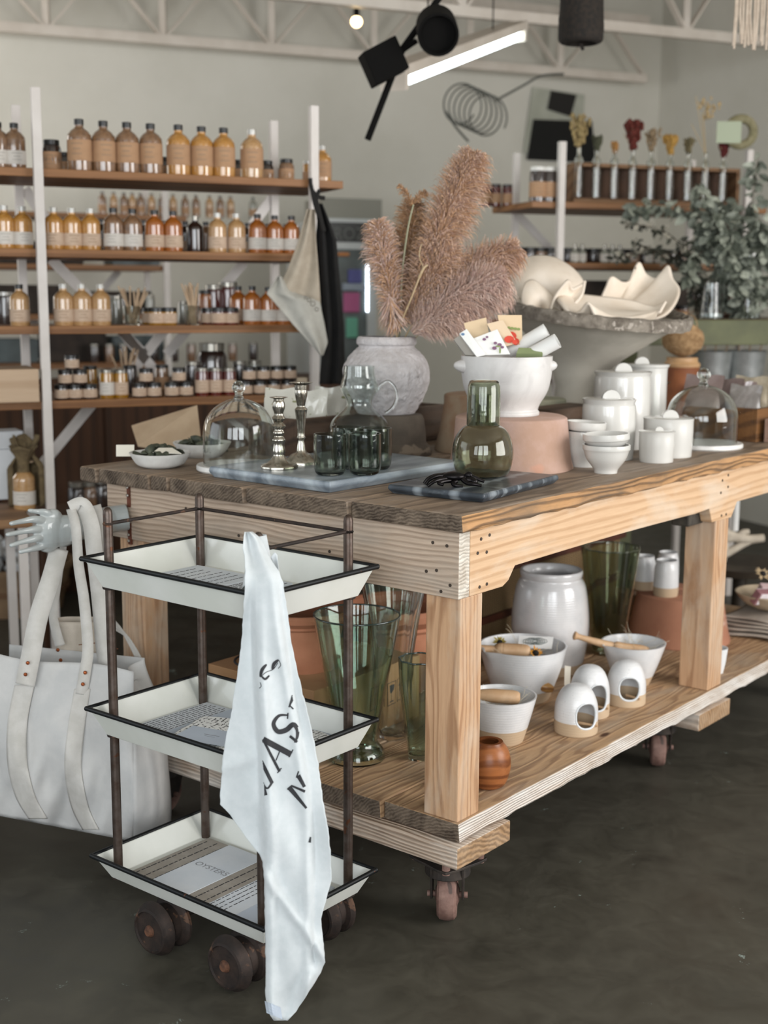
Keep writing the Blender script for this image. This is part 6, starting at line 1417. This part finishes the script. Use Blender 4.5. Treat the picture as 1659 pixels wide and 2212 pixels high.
# low shelf at the very left with a jar tied in burlap, white boxes, basket of soaps
lw = WOOD('low_shelf_wood', '#8b6a4b', '#6b4d33', 0, 30, 7, 3, rough=.6, bmp=.1, knots=False)
zL = .655; cL = P(70, 1120, zL); t = thing('low_shelf', 'low wooden shelf board on grey legs at the left edge below the rack', 'shelving', (cL.x, cL.y, 0), BE)
MB().box(-.75, 0, 0, .34, zL-.028, zL).build('shelf_board', lw, t, bev=.002)
for x in (-.70, -.03):
    for y in (.02, .32): MB().box(x-.014, x+.014, y-.014, y+.014, 0, zL-.028).build('leg', rackw, t)
jb = P(45, 1103, zL); jb = Vector((jb.x, jb.y+.05, zL)); 
pr = proto('bottle', g_tan, lab_w, cap_c); tt = pr[0] if not pr[1] else copy_tree(pr[0], jb, 0); pr[1] = True; tt.location = jb; tt['label'] = 'tan bottle with a white label tied in burlap on the low shelf'; tt.scale = (1.05,)*3; tt['group'] = 'burlap tied bottle'
burl = M('burlap', '#6f5f44', '#584a34', .95, scale=50, bmp=.6, bscale=200); t = thing('burlap_wrap', 'rough burlap cloth gathered with string behind and over the tan bottle', 'cloth', jb)
m = MB(); m.grid(lambda u, v: Vector(((.052+.012*sin(5*2*pi*u)-.03*sin(pi*v)**3*0)*cos(pi*u*1.3-.45)*(1-.55*sstep(.55, .75, v)+.35*sstep(.78, 1, v)), .03+(.045+.01*sin(4*2*pi*u))*sin(pi*u*1.3-.45)*(1-.5*sstep(.55, .75, v)), .004+.225*v+.01*sin(14*u))), 40, 20); m.build('burlap_cloth', burl, t, smooth=1.2, solid=.003)
m = MB(); m.grid(lambda u, v: Vector(((.020-.007*sin(pi*v*1.0)+.022*v*v*(1+.3*sin(5*2*pi*u)))*cos(2*pi*u), (.020-.007*sin(pi*v)+.018*v*v*(1+.3*sin(4*2*pi*u)))*sin(2*pi*u), .112+.088*v+.006*sin(6*pi*u)*v)), 40, 10, True); m.build('gathered_top', burl, t, smooth=1.2, solid=.003)
MB().tube([Vector((.026*cos(a), .03+.026*sin(a), .15)) for a in [2*pi*k/20 for k in range(21)]], .003, 6).build('string', stick_m, t)
whitec = M('white_box_card', '#c9cbcd', '#bfc1c3', .7, scale=6)
c_ = P(-6, 1085, zL); tag(MB().box(-.09, .055, -.06, .06, 0, .17).build('white_box', whitec, None, (c_.x, c_.y+.12, zL+.0005), BE, bev=.002), 'tall white box at the left end of the low shelf', 'box')
tag(MB().box(-.05, .05, -.05, .05, 0, .06).build('white_box', whitec, None, (c_.x+.0, c_.y+.12, zL+.171), BE+.1, bev=.002), 'small white box lying on top of the tall white box', 'box')
# woven basket with wrapped soaps
bk = P(0, 1340, 0)+Vector((0, .22, 0)); t = thing('split_wood_basket', 'round split wood basket heaped with white wrapped soaps on the floor at the left edge', 'basket', bk)
sw = M('split_wood', '#8d7356', '#7b6248', .7, scale=10, bmp=.15)
pr_ = shell([(.20, 0), (.225, .11), (.245, .205)], .008); MB().lathe(pr_, n=56, fn=lambda a, r, z: r*(1+.008*(1 if sin(28*a) > 0 else 0))).build('basket_wall', sw, t, smooth=.6)
MB().lathe([(.227, .095), (.236, .095), (.238, .115), (.229, .115)], n=56, closed=True).build('hoop', M('dark_hoop', '#6d4f35', rough=.7), t); MB().lathe([(.244, .185), (.252, .185), (.255, .212), (.246, .212)], n=56, closed=True).build('hoop', sw, t)
rs = random.Random(21); sb = None
sg = M('grey_band', '#8d8a86', rough=.7)
for k in range(26):
    a = rs.uniform(0, 2*pi); q = .17*math.sqrt(rs.random()); z = .19+.10*(1-(q/.17)**1.5)*rs.uniform(.3, 1)+.01
    loc = bk+Vector((q*cos(a), q*sin(a), z)); rt = (rs.uniform(-.7, .7), rs.uniform(-.7, .7), rs.uniform(0, 3.1))
    if sb is None:
        sb = thing('wrapped_soap', '', 'soap', loc); MB().box(-.045, .045, -.03, .03, -.016, .016).build('soap_wrapper', whitec, sb, bev=.002); MB().box(-.015, .015, -.0305, .0305, -.0165, .0165).build('paper_band', sg, sb); s_ = sb
    else: s_ = copy_tree(sb, loc)
    s_.rotation_euler = rt; s_['label'] = 'white wrapped soap bar with a grey band heaped in the floor basket'; s_['group'] = 'wrapped soaps in the floor basket'
# dark brown cabinet and odds behind the left rack, under the shelves
darkw = WOOD('dark_cabinet_wood', '#4a2f1c', '#2f1d10', 2, 20, 5, 3, rough=.6, bmp=.1, knots=False)
t = thing('brown_cabinet', 'dark brown wooden cabinet standing behind the left rack below the shelves', 'cabinet', U0+N1*1.62-E1*.95, BE)
MB().box(0, 2.9, 0, .42, 0, .95).build('cabinet_body', darkw, t, bev=.004)
for x in (.02, .74, 1.46, 2.18): MB().box(x, x+.68, -.018, 0, .08, .90).build('cabinet_door', darkw, t, bev=.004)
stock_d = [('big_jar', 240, g_blk, 1.0), ('big_jar', 262, g_clr, .9), ('big_jar', 205, g_blk, 1.1), ('big_jar', 178, g_dark, 1.0), ('big_jar', 150, g_blk, 1.0)]
t = thing('brown_bench', 'dark wooden bench with jars behind the left end of the table', 'bench', U0+N1*.52+E1*.02, BE)
MB().box(0, 1.1, 0, .35, .50, .53).build('bench_top', darkw, t, bev=.003)
for x in (.03, 1.03):
    for y in (.03, .29): MB().box(x, x+.04, y, y+.04, 0, .5).build('leg', darkw, t)
for i, (k, px, c, s) in enumerate(stock_d):
    q = pn(px, U0, E1, N1, .66, .5305); pr = proto(k, c, None, cap_s)
    L = '%s squat glass jar, %s from the right on the dark bench behind the table' % (CD[c], ORD[i])
    if not pr[1]: tt = pr[0]; pr[1] = True; tt.location = q; tt['label'] = L
    else: tt = copy_tree(pr[0], q, 0, L)
    tt.scale = (s, s, s); tt['group'] = 'jars on the dark bench'

dcm = M('dark_crate_wood', '#3a2f27', '#29211b', .8, scale=12); dcg = M('slate_tin', '#4f5a5c', '#3e4748', .5, scale=8)
for i, (e, w, z, h, mt, lb) in enumerate(((-.20, .34, SHZ[3], .15, dcm, 'dark wooden crate on the rear rack lowest shelf, left end'), (.20, .26, SHZ[3], .12, dcg, 'slate coloured tin on the rear rack lowest shelf, second from left'), (.52, .30, SHZ[3], .16, dcm, 'dark wooden crate on the rear rack lowest shelf, third from left'), (.84, .26, SHZ[3], .13, dcg, 'slate coloured tin on the rear rack lowest shelf, right end'), (-.16, .36, SHZ[2], .13, dcg, 'slate coloured tin on the rear rack third shelf, left end'), (.30, .30, SHZ[2], .15, dcm, 'dark wooden crate on the rear rack third shelf, in the middle'), (.74, .34, SHZ[2], .12, dcm, 'low dark wooden crate on the rear rack third shelf, right end'), (-.12, .30, SHZ[1], .14, dcm, 'dark wooden crate on the rear rack second shelf, left end'), (.36, .42, SHZ[1], .12, dcm, 'wide dark crate on the rear rack second shelf, in the middle'), (.84, .24, SHZ[1], .15, dcg, 'slate coloured tin on the rear rack second shelf, right end'))):
    q = U3+E3*e+N3*.29; t = thing('storage_crate', lb, 'crate', (q.x, q.y, z+.0005), BE, 'dark crates on the rear rack'); h = h*.95
    MB().box(-w/2, w/2, -.10, .10, 0, .012).build('base', mt, t); MB().box(-w/2, w/2, -.11, -.10, 0, h).build('front_board', mt, t, bev=.002); MB().box(-w/2, w/2, .10, .11, 0, h).build('back_board', mt, t, bev=.002)
    for s in (-1, 1): MB().box(s*w/2-.005, s*w/2+.005, -.10, .10, .012, h).build('end_board', mt, t)

# ================================================================ glass door freezer
fz = PY(790, 1300, 6.9); fzr = .38; t = thing('display_freezer', 'upright display freezer with a dark header and glass door behind the pampas', 'fridge', (fz.x, fz.y, 0), fzr)
def fzx(px): return (PN(px, 600, fz, (-sin(fzr), cos(fzr), 0))-fz).dot(Vector((cos(fzr), sin(fzr), 0)))
def fzz(py, px=780): return PN(px, py, fz, (-sin(fzr), cos(fzr), 0)).z
xl, xr = fzx(700), fzx(812); zt_, zh, zb_ = fzz(473), fzz(524), fzz(760)
wfr = M('freezer_white', '#b9bcbb', rough=.4); hdr = M('header_black', '#121513', rough=.3)
MB().box(xl, xr, .03, .65, .06, zt_).build('freezer_body', wfr, t, bev=.008)
MB().box(xl, xr, .0, .03, zh, zt_-.02).build('header_panel', hdr, t, bev=.003)
MB().box(xl, xr, -.005, .03, zt_-.02, zt_).build('top_trim', wfr, t); MB().box(xl, xr, -.005, .03, zh-.035, zh).build('door_rail', wfr, t); MB().box(xr-.05, xr, -.005, .03, .1, zh-.035).build('door_rail', wfr, t)
text_mesh('FROZEN', .085, 'header_lettering', M('header_lettering', '#5c5e5a', rough=.5), t, Matrix.Translation(((fzx(768)), -.003, (zh+zt_)/2-.045)) @ Matrix.Rotation(pi/2, 4, 'X'), .001)
MB().box(xl, xr-.05, .005, .028, .1, zh-.035).build('dark_interior', M('freezer_interior', '#3b403f', '#56605f', .4, scale=3), t)
led = EMIT('led_strip', '#e6f2ff', 6); m = MB()
for k in range(14): z = fzz(575)+(fzz(670)-fzz(575))*k/13; m.sphere((fzx(793), -.004, z), .008, 8)
m.build('led_strip', led, t)
for nm, col, y0, y1, x0, x1 in (('blue_tubs', '#4a4c86', 582, 612, 752, 780), ('grey_shelf_goods', '#8b94a0', 612, 628, 740, 790), ('pink_tubs', '#a8527f', 632, 675, 742, 776), ('mint_tubs', '#5fa088', 686, 730, 748, 772), ('orange_label', '#b9773f', 546, 554, 730, 754)):
    MB().box(fzx(x0), fzx(x1), -.012, .02, fzz(y1), fzz(y0)).build(nm, M(nm, col, rough=.5), t, bev=.006)
MB().box(xl+.03, xl+.36, .1, .4, zt_, zt_+.11).build('grey_unit_box', M('grey_unit', '#8b897f', rough=.7), t) 

# ================================================================ green bench, buckets, right hand odds
gw = M('green_painted_wood', '#5b5e3d', '#4c4f33', .6, scale=8, bmp=.2)
gA = P(1500, 690, 1.262); t = thing('green_bench', 'long bench painted olive green on the right, with metal buckets under its top', 'bench', (gA.x, gA.y, 0), .25)
MB().box(-.30, 1.5, 0, .55, 1.225, 1.262).build('bench_top', M('bench_top', '#6a5b42', '#554a36', .6, scale=10), t, bev=.003)
MB().box(-.30, 1.5, -.02, .0, 1.165, 1.26).build('front_rail', gw, t, bev=.003)
for x in (-.28, 1.44):
    for y in (0, .5): MB().box(x, x+.05, y, y+.05, 0, 1.225).build('leg', gw, t)
MB().box(-.28, 1.48, .02, .5, .90, .93).build('lower_board', gw, t)
galv = M('galvanised_steel', '#c9cccc', '#aeb2b2', .42, .8, scale=20)
def gb(px, y, Yo=.2): q = P(px, 800, .93); return q
for i, (px, lab) in enumerate(((1538, 'galvanised bucket under the green bench, left one'), (1612, 'galvanised bucket under the green bench, right one'))):
    q = PN(px, 740, Vector((gA.x, gA.y, 0))+Vector((-sin(.25), cos(.25), 0))*.16, (-sin(.25), cos(.25), 0)); q.z = .9305
    tb = thing('steel_bucket', lab, 'bucket', q); MB().lathe(shell([(.06, 0), (.082, .20), (.085, .205)], .003), n=36).build('bucket_wall', galv, tb, smooth=.8)
    m = MB()
    for s in (-1, 0, 1): m.tube([(s*.02, 0, .01), (s*.05+.02, 0, .27)], .003, 6)
    m.build('stems', stick_m, tb)
def onbench(px, n, z=1.2625):
    q = PN(px, 690, Vector((gA.x, gA.y, 0))+Vector((-sin(.25), cos(.25), 0))*n, (-sin(.25), cos(.25), 0)); q.z = z; return q
clg = GLASS('plain_glass', '#eef2f0')
def bvase(label, px, n, r, h):
    q = onbench(px, n); t = thing('flower_vase', label, 'vase', q); MB().lathe(shell(smoothp([(r, 0), (r, h*.15), (r*.8, h*.8), (r*.9, h)], 4), .003), n=36).build('vase_glass', clg, t, smooth=1)
    MB().lathe([(0, .002), (r*.92, .002), (r*.9, .02), (0, .02)], n=30).build('water', M('vase_base', '#a7acab', rough=.1, coat=1), t, smooth=1); return t, q
v1, q1 = bvase('short glass vase of protea and stems left on the green bench', 1535, .16, .05, .16); v2, q2 = bvase('tall glass cylinder of eucalyptus right on the green bench', 1612, .18, .055, .28)
for i, (px, c) in enumerate(((1502, g_red), (1520, g_red), (1555, g_red), (1572, g_dark))):
    q = onbench(px, .36); pr = proto('tall_jar', c, lab_p, cap_b); L = '%s preserve jar behind the vases, %s from the left on the green bench' % (CD[c], ORD[i])
    if not pr[1]: tt = pr[0]; pr[1] = True; tt.location = q; tt['label'] = L
    else: tt = copy_tree(pr[0], q, 0, L)
    tt.scale = (1.2,)*3; tt['group'] = 'jars behind the vases'
# eucalyptus: leafy sprays
leafE = M('eucalyptus_leaf', '#70756a', '#50564a', .6, scale=25); leafE2 = M('eucalyptus_leaf_pale', '#a0a496', '#82877a', .55, scale=25); twig = M('brown_twig', '#4b3c2c', rough=.8)
def spray(par, c, pts, Yv, nl, lw_, seed, mats, drop=.3, tr=.0022):
    r = random.Random(seed); cp = curve3([PY(x, y, Yv+dy) for x, y, dy in pts], 8); MB().tube([p-c for p in cp], [tr*(1-.6*i/len(cp)) for i in range(len(cp))], 5).build('stem', twig, par)
    m = MB()
    for i in range(nl):
        s = (i+r.random())/nl; k = min(int(s*(len(cp)-1)), len(cp)-2); p = cp[k].lerp(cp[k+1], s*(len(cp)-1)-k)-c
        d = Vector((r.uniform(-1, 1), r.uniform(-1, 1), r.uniform(-1, .6)-drop)).normalized(); w = lw_*r.uniform(.6, 1.15); s1 = d.orthogonal().normalized(); s1 = Matrix.Rotation(r.uniform(0, 6.3), 3, d) @ s1; L = w*r.uniform(1.3, 2.0); u = d.cross(s1); p0_ = p+d*w*.4
        m.m(0 if r.random() < .6 else 1)
        m.add([p0_, p0_+d*L*.3-s1*w*.5+u*w*.1, p0_+d*L*.7-s1*w*.42+u*w*.1, p0_+d*L, p0_+d*L*.7+s1*w*.42+u*w*.1, p0_+d*L*.3+s1*w*.5+u*w*.1, p0_+d*L*.5], [(0, 1, 6), (1, 2, 6), (2, 3, 6), (3, 4, 6), (4, 5, 6), (5, 0, 6)])
    m.build('leaves', mats, par, weld=False)
EU = thing('eucalyptus_bunch', 'big bunch of grey green eucalyptus spilling from the tall glass cylinder', 'foliage', Vector((q2.x, q2.y, q2.z+.05))); ec = EU.location.copy(); Ye = q2.y
sd = 30
for pts, nl in (([(1612, 680), (1600, 560), (1560, 470), (1500, 400)], 46), ([(1612, 680), (1590, 540), (1520, 470), (1430, 440), (1370, 452)], 50), ([(1612, 680), (1605, 560), (1580, 470), (1560, 430)], 46), ([(1612, 680), (1620, 540), (1625, 440), (1638, 340)], 34), ([(1612, 680), (1590, 600), (1540, 540), (1500, 560), (1490, 600)], 50), ([(1612, 680), (1640, 600), (1650, 520), (1640, 470)], 44), ([(1612, 560), (1600, 520), (1625, 580), (1640, 660)], 60), ([(1590, 560), (1580, 520), (1590, 590), (1600, 670)], 60), ([(1600, 620), (1560, 520), (1530, 500), (1510, 540)], 46), ([(1600, 600), (1560, 560), (1555, 600), (1560, 650)], 40), ([(1600, 560), (1570, 500), (1540, 470), (1520, 480)], 46)):
    sd += 1; spray(EU, ec, [(x, y, -.06*math.sin(i+sd)) for i, (x, y) in enumerate(pts)], Ye, int(nl*2.6), .034, sd, [leafE, leafE2])
DK = thing('dark_foliage', 'dark twiggy dried stems fanning left from the short glass vase', 'foliage', Vector((q1.x, q1.y, q1.z+.03))); dc = DK.location.copy()
dkl = M('dark_leaf', '#3b3d31', '#2b2c24', .7, scale=20); dkl2 = M('grey_seed', '#8f8a7d', rough=.8)
for pts in ([(1540, 670), (1500, 560), (1430, 500), (1350, 480)], [(1540, 670), (1480, 570), (1400, 540), (1330, 560)], [(1540, 670), (1510, 600), (1440, 560), (1370, 520)], [(1540, 670), (1560, 600), (1570, 540), (1560, 500)], [(1540, 670), (1520, 620), (1500, 570), (1480, 520)], [(1510, 680), (1500, 640), (1490, 600)]):
    sd += 1; spray(DK, dc, [(x, y, .08+.04*math.sin(i+sd)) for i, (x, y) in enumerate(pts)], q1.y, 110, .020, sd, [dkl, dkl2], 0, .002)

# ---- test tube rack of dried stems on the top shelf of the right rack
tubew = WOOD('rough_holder_wood', '#7d5f45', '#553c29', 0, 30, 6, 3, rough=.7, bmp=.2, knots=False)
hl, hr = pn(1228, U2, E2, N2, .06, SHZ[0]), pn(1580, U2, E2, N2, .06, SHZ[0]); HLn = (hr-hl).length
t = thing('bottle_rack', 'long rough wooden holder for nine glass bottles on the right rack top shelf', 'rack', hl, BE2)
hz = (zat(1228, 352, hl)-SHZ[0])
MB().box(0, HLn, -.03, .06, .0005, .02).build('base_rail', tubew, t, bev=.002); MB().box(0, HLn, -.03, .06, hz-.015, hz).build('top_rail', tubew, t, bev=.002); MB().box(0, HLn, .045, .06, .02, hz-.015).build('back_board', M('dark_brown_board', '#3c291b', '#4c3524', .8, scale=10), t)  # back board is a darker brown than the rails
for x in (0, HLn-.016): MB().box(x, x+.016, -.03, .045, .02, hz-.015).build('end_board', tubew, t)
dry = [('#8d7a52', .15, 'tall straw and herb stems'), ('#4b4c3a', .07, 'small dark leaves'), ('#9a6f3c', .05, 'pale stems'), ('#5b2218', .14, 'dark red amaranth'), ('#8a765c', .11, 'thin seed heads'), ('#a57f3e', .09, 'golden yarrow'), ('#6c6246', .08, 'brown buds'), ('#b39b72', .24, 'long pale grass'), ('#4f1614', .085, 'deep red cockscomb')]
gt = GLASS('bottle_glass', '#f2f5f3')
for i, (px, (hc, hh, ds)) in enumerate(zip((1243, 1281, 1319, 1358, 1397, 1437, 1476, 1513, 1551), dry)):
    q = pn(px, U2, E2, N2, .03, SHZ[0]+.0); tb = thing('stem_bottle', 'clear bottle holding %s, %s from left in the wooden holder' % (ds, ORD[i]), 'bottle', q, 0, 'clear bottles in the wooden holder')
    MB().lathe(shell(smoothp([(.019, 0), (.019, hz*.85), (.016, hz*.98), (.009, hz*1.05), (.009, hz*1.22), (.012, hz*1.25)], 3), .0018), (0, 0, .0205), n=24).build('bottle_glass', gt, tb, smooth=1)
    q0 = q+Vector((0, 0, hz*1.2)); st = thing('dried_flower_bunch', '%s standing in the %s bottle of the wooden holder' % (ds, ORD[i]), 'dried flowers', q0, 0)
    rr = random.Random(40+i); dm = M('dried_%d' % i if False else 'dried_tone_'+ds.replace(' ', '_'), '#'+hc.lstrip('#'), rough=.9); m = MB()
    for k in range(7 if i != 7 else 4):
        top = Vector((rr.uniform(-.32, .32)*hh, rr.uniform(-.2, .2)*hh, hh*rr.uniform(.6, 1.1))); m.tube(curve3([Vector((0, 0, -hz*.9)), Vector((0, 0, 0)), top*.5+Vector((0, 0, .01)), top], 4), .0013, 5)
    m.build('stems', dm if i in (7,) else stemm, st)
    m = MB()
    for k in range(150 if i != 7 else 60):
        f = rr.random() if i != 7 else .6+.4*rr.random(); ang = rr.uniform(0, 6.3); w = hh*(.10+.28*f) if i != 7 else hh*(.04+.20*f)
        c = Vector((w*cos(ang)*rr.random(), w*sin(ang)*rr.random(), hh*(.25+.8*f))); s = (.007 if i in (3, 8, 0, 5) else .0045)*rr.uniform(.6, 1.3); m.sphere(c, s, 6, (1, 1, rr.uniform(1, 2.2)))
    o = m.build('flower_head', dm, st, smooth=1.2); 
# sign card and wreath near the top right
c_ = PY(1600, 285, 5.75); t = thing('wreath', 'small dried wreath with a pale card on the top right upright', 'wreath', c_)
MB().tube([Vector((.055*cos(a), 0, .055*sin(a))) for a in [2*pi*k/20 for k in range(21)]], .02, 8, False).build('dried_ring', M('dried_moss', '#8b8468', '#767052', .9, scale=50, bmp=.6), t, smooth=1)
MB().box(-.11, -.005, -.03, -.027, -.05, .04).build('pale_card', M('mint_card', '#a3ab94', rough=.8), t)

# ================================================================ on and near the walls
iron = M('black_iron', '#0b0a09', rough=.85, spec=.15)
# coil of wire hung high in front of the back wall
c_ = PY(1030, 235, 6.6); t = thing('wire_coil', 'spring like coil of grey wire hanging high before the back wall', 'wire', c_); wire = M('grey_wire', '#54544e', rough=.5, metal=.4)
pts = []
for k in range(0, 24*6+1):
    a = 2*pi*k/24; f = k/(24*6); pts.append(PY(992+66*f+38*cos(a+.6), 222+30*f+45*sin(a+.6), 6.5+.25*f+.02*sin(a))-c_)
MB().tube(pts, .0045, 6).build('coil', wire, t, smooth=1)
MB().tube(curve3([PY(1070, 218, 6.6)-c_, PY(1130, 185, 6.6)-c_, PY(1170, 164, 6.6)-c_, PY(1218, 160, 6.6)-c_], 5), .006, 6).build('wire_end', wire, t, smooth=1)
MB().tube(curve3([PY(962, 240, 6.5)-c_, PY(985, 275, 6.5)-c_, PY(1012, 306, 6.5)-c_], 5), .006, 6).build('wire_end', wire, t, smooth=1)
# hanging textile banner
fr_ = RW(0, 0); bn = PN(1212, 300, RW(0, WO-.03), Nn); t = thing('wall_banner', 'pale banner with a large black panel on the back wall behind the dried stems', 'banner', bn)
def wq(x, y, off): return PN(x, y, RW(0, WO-off), Nn)-bn
def wcard(name, pts, off, mat, th=.006):
    q = [wq(x, y, off) for x, y in pts]; n_ = Nn*th; m = MB().hexa([v for v in q]+[v-n_ for v in q]); return m.build(name, mat, t)
wcard('banner_cloth', [(1130, 330), (1255, 350), (1262, 205), (1150, 188)], .012, M('pale_banner', '#a3a597', '#b4b5a8', .8, scale=4)); wcard('black_panel', [(1138, 345), (1286, 352), (1278, 262), (1152, 258)], .024, M('banner_black', '#11110f', rough=.9)); wcard('dark_motif', [(1182, 236), (1232, 252), (1245, 205), (1190, 196)], .024, M('banner_charcoal', '#23211e', rough=.9))
# track lights and tube light
t = thing('spotlight_track', 'slanting black rod carrying a round and a square spotlight under the ceiling', 'spotlight', PY(850, 150, 4.6)); tc_ = t.location.copy()
MB().tube([PY(794, 302, 4.6)-tc_, PY(870, 105, 4.6)-tc_, PY(960, -20, 4.6)-tc_], .0115, 8).build('rod', iron, t)
a_, b_ = PY(930, 40, 4.55)-tc_, PY(962, 95, 4.5)-tc_; d = (PY(955, 100, 4.2)-PY(938, 30, 4.7)).normalized()
MB().lathe([(0, -.10), (.05, -.10), (.068, -.07), (.068, .09), (.060, .09), (.055, .06), (0, .06)], PY(944, 64, 4.5)-tc_, 30, axis=d).build('round_lamp_head', iron, t, smooth=.6)
m = MB(); c_ = PY(828, 135, 4.55)-tc_; m.obox(c_, Vector((.055, 0, .028)), Vector((-.01, .05, 0)), Vector((-.024, 0, .052))); m.build('square_lamp_head', iron, t, bev=.004)
MB().tube([PY(900, 88, 4.58)-tc_, PY(868, 110, 4.6)-tc_, PY(845, 125, 4.57)-tc_], .009, 8).build('bracket_arm', iron, t)
p1, p2 = PY(852, 180, 4.9), PY(1114, 78, 6.2); t = thing('fluorescent_light', 'twin tube fluorescent light glowing under the trusses', 'ceiling light', (p1+p2)/2); c_ = (p1+p2)/2
d = (p2-p1).normalized(); sd_ = d.cross(Vector((0, 0, 1))).normalized(); up = Vector((0, 0, 1)); tubeE = EMIT('glowing_tube', '#e4f3f5', 5.0)
for s in (-1, 1): MB().tube([p1-c_+sd_*.024*s, p2-c_+sd_*.024*s], .017, 12).build('glowing_tube', tubeE, t, smooth=1)
MB().obox(up*.045, d*((p2-p1).length/2), sd_*.06, up*.02).build('lamp_housing', whitepaint, t, bev=.004); 
for s in (-1, 1): MB().obox(d*s*((p2-p1).length/2)+up*.01, d*.015, sd_*.05, up*.035).build('end_cap', whitepaint, t)
for s in (-1, 1): MB().tube([d*s*.4+up*.06, d*s*.4+up*(3.35-c_.z)], .003, 6).build('hanging_wire', iron, t)
c_ = PY(770, 47, 6.6); t = thing('bare_bulb', 'small warm glowing bulb on a cord before the truss', 'light bulb', c_); MB().sphere((0, 0, 0), .027, 16).build('glowing_glass', EMIT('warm_bulb', '#ffd9a0', 7), t, smooth=1); MB().tube([(0, 0, .02), (-.02, 0, 3.35-c_.z)], .004, 6).build('cord', iron, t)
MB().lathe([(0, .02), (.014, .02), (.014, .06), (0, .06)], n=14).build('socket', iron, t)
c_ = PY(1254, 95, 4.7); t = thing('dark_pendant', 'black woven cylinder pendant hanging at the top right', 'pendant', c_); bw = M('black_weave', '#181512', '#2a221b', .9, scale=70, bmp=.8)
MB().lathe(smoothp([(.055, .0), (.075, .01), (.078, .06), (.074, .16), (.08, .26), (.074, .4)], 4)+[(.06, .4), (.055, .02)], n=36, closed=True, fn=lambda a, r, z: r*(1+.02*sin(17*a+z*90))).build('woven_shade', bw, t, smooth=1); MB().tube([(0, 0, .4), (0, 0, 3.35-c_.z)], .005, 6).build('cord', iron, t); MB().tube([(.0, 0, 0), (.01, 0, -.02)], .006, 6).build('tassel', bw, t)
MB().lathe([(0, .39), (.074, .39), (.074, .4), (0, .4)], n=30).build('top_disc', bw, t)
c_ = PY(1625, 30, 4.4); t = thing('macrame_hanging', 'cream macrame fringe hanging at the top right corner', 'wall hanging', c_); rm_ = random.Random(3); mac = M('cream_cord', '#b9ab9b', '#a99a8a', .9, scale=40)
m = MB()
for k in range(16): x = -.055+.0085*k; m.tube([(x, rm_.uniform(-.01, .01), .3), (x+rm_.uniform(-.004, .004), 0, .0), (x+rm_.uniform(-.008, .008), 0, -.075-rm_.uniform(0, .04))], .0042, 6)
m.build('fringe', mac, t, smooth=1); MB().tube([(-.08, 0, .3), (.10, 0, .3)], .01, 8).build('rod', stick_m, t); MB().tube([(0, 0, .3), (0, 0, 3.35-c_.z)], .004, 6).build('cord', mac, t)
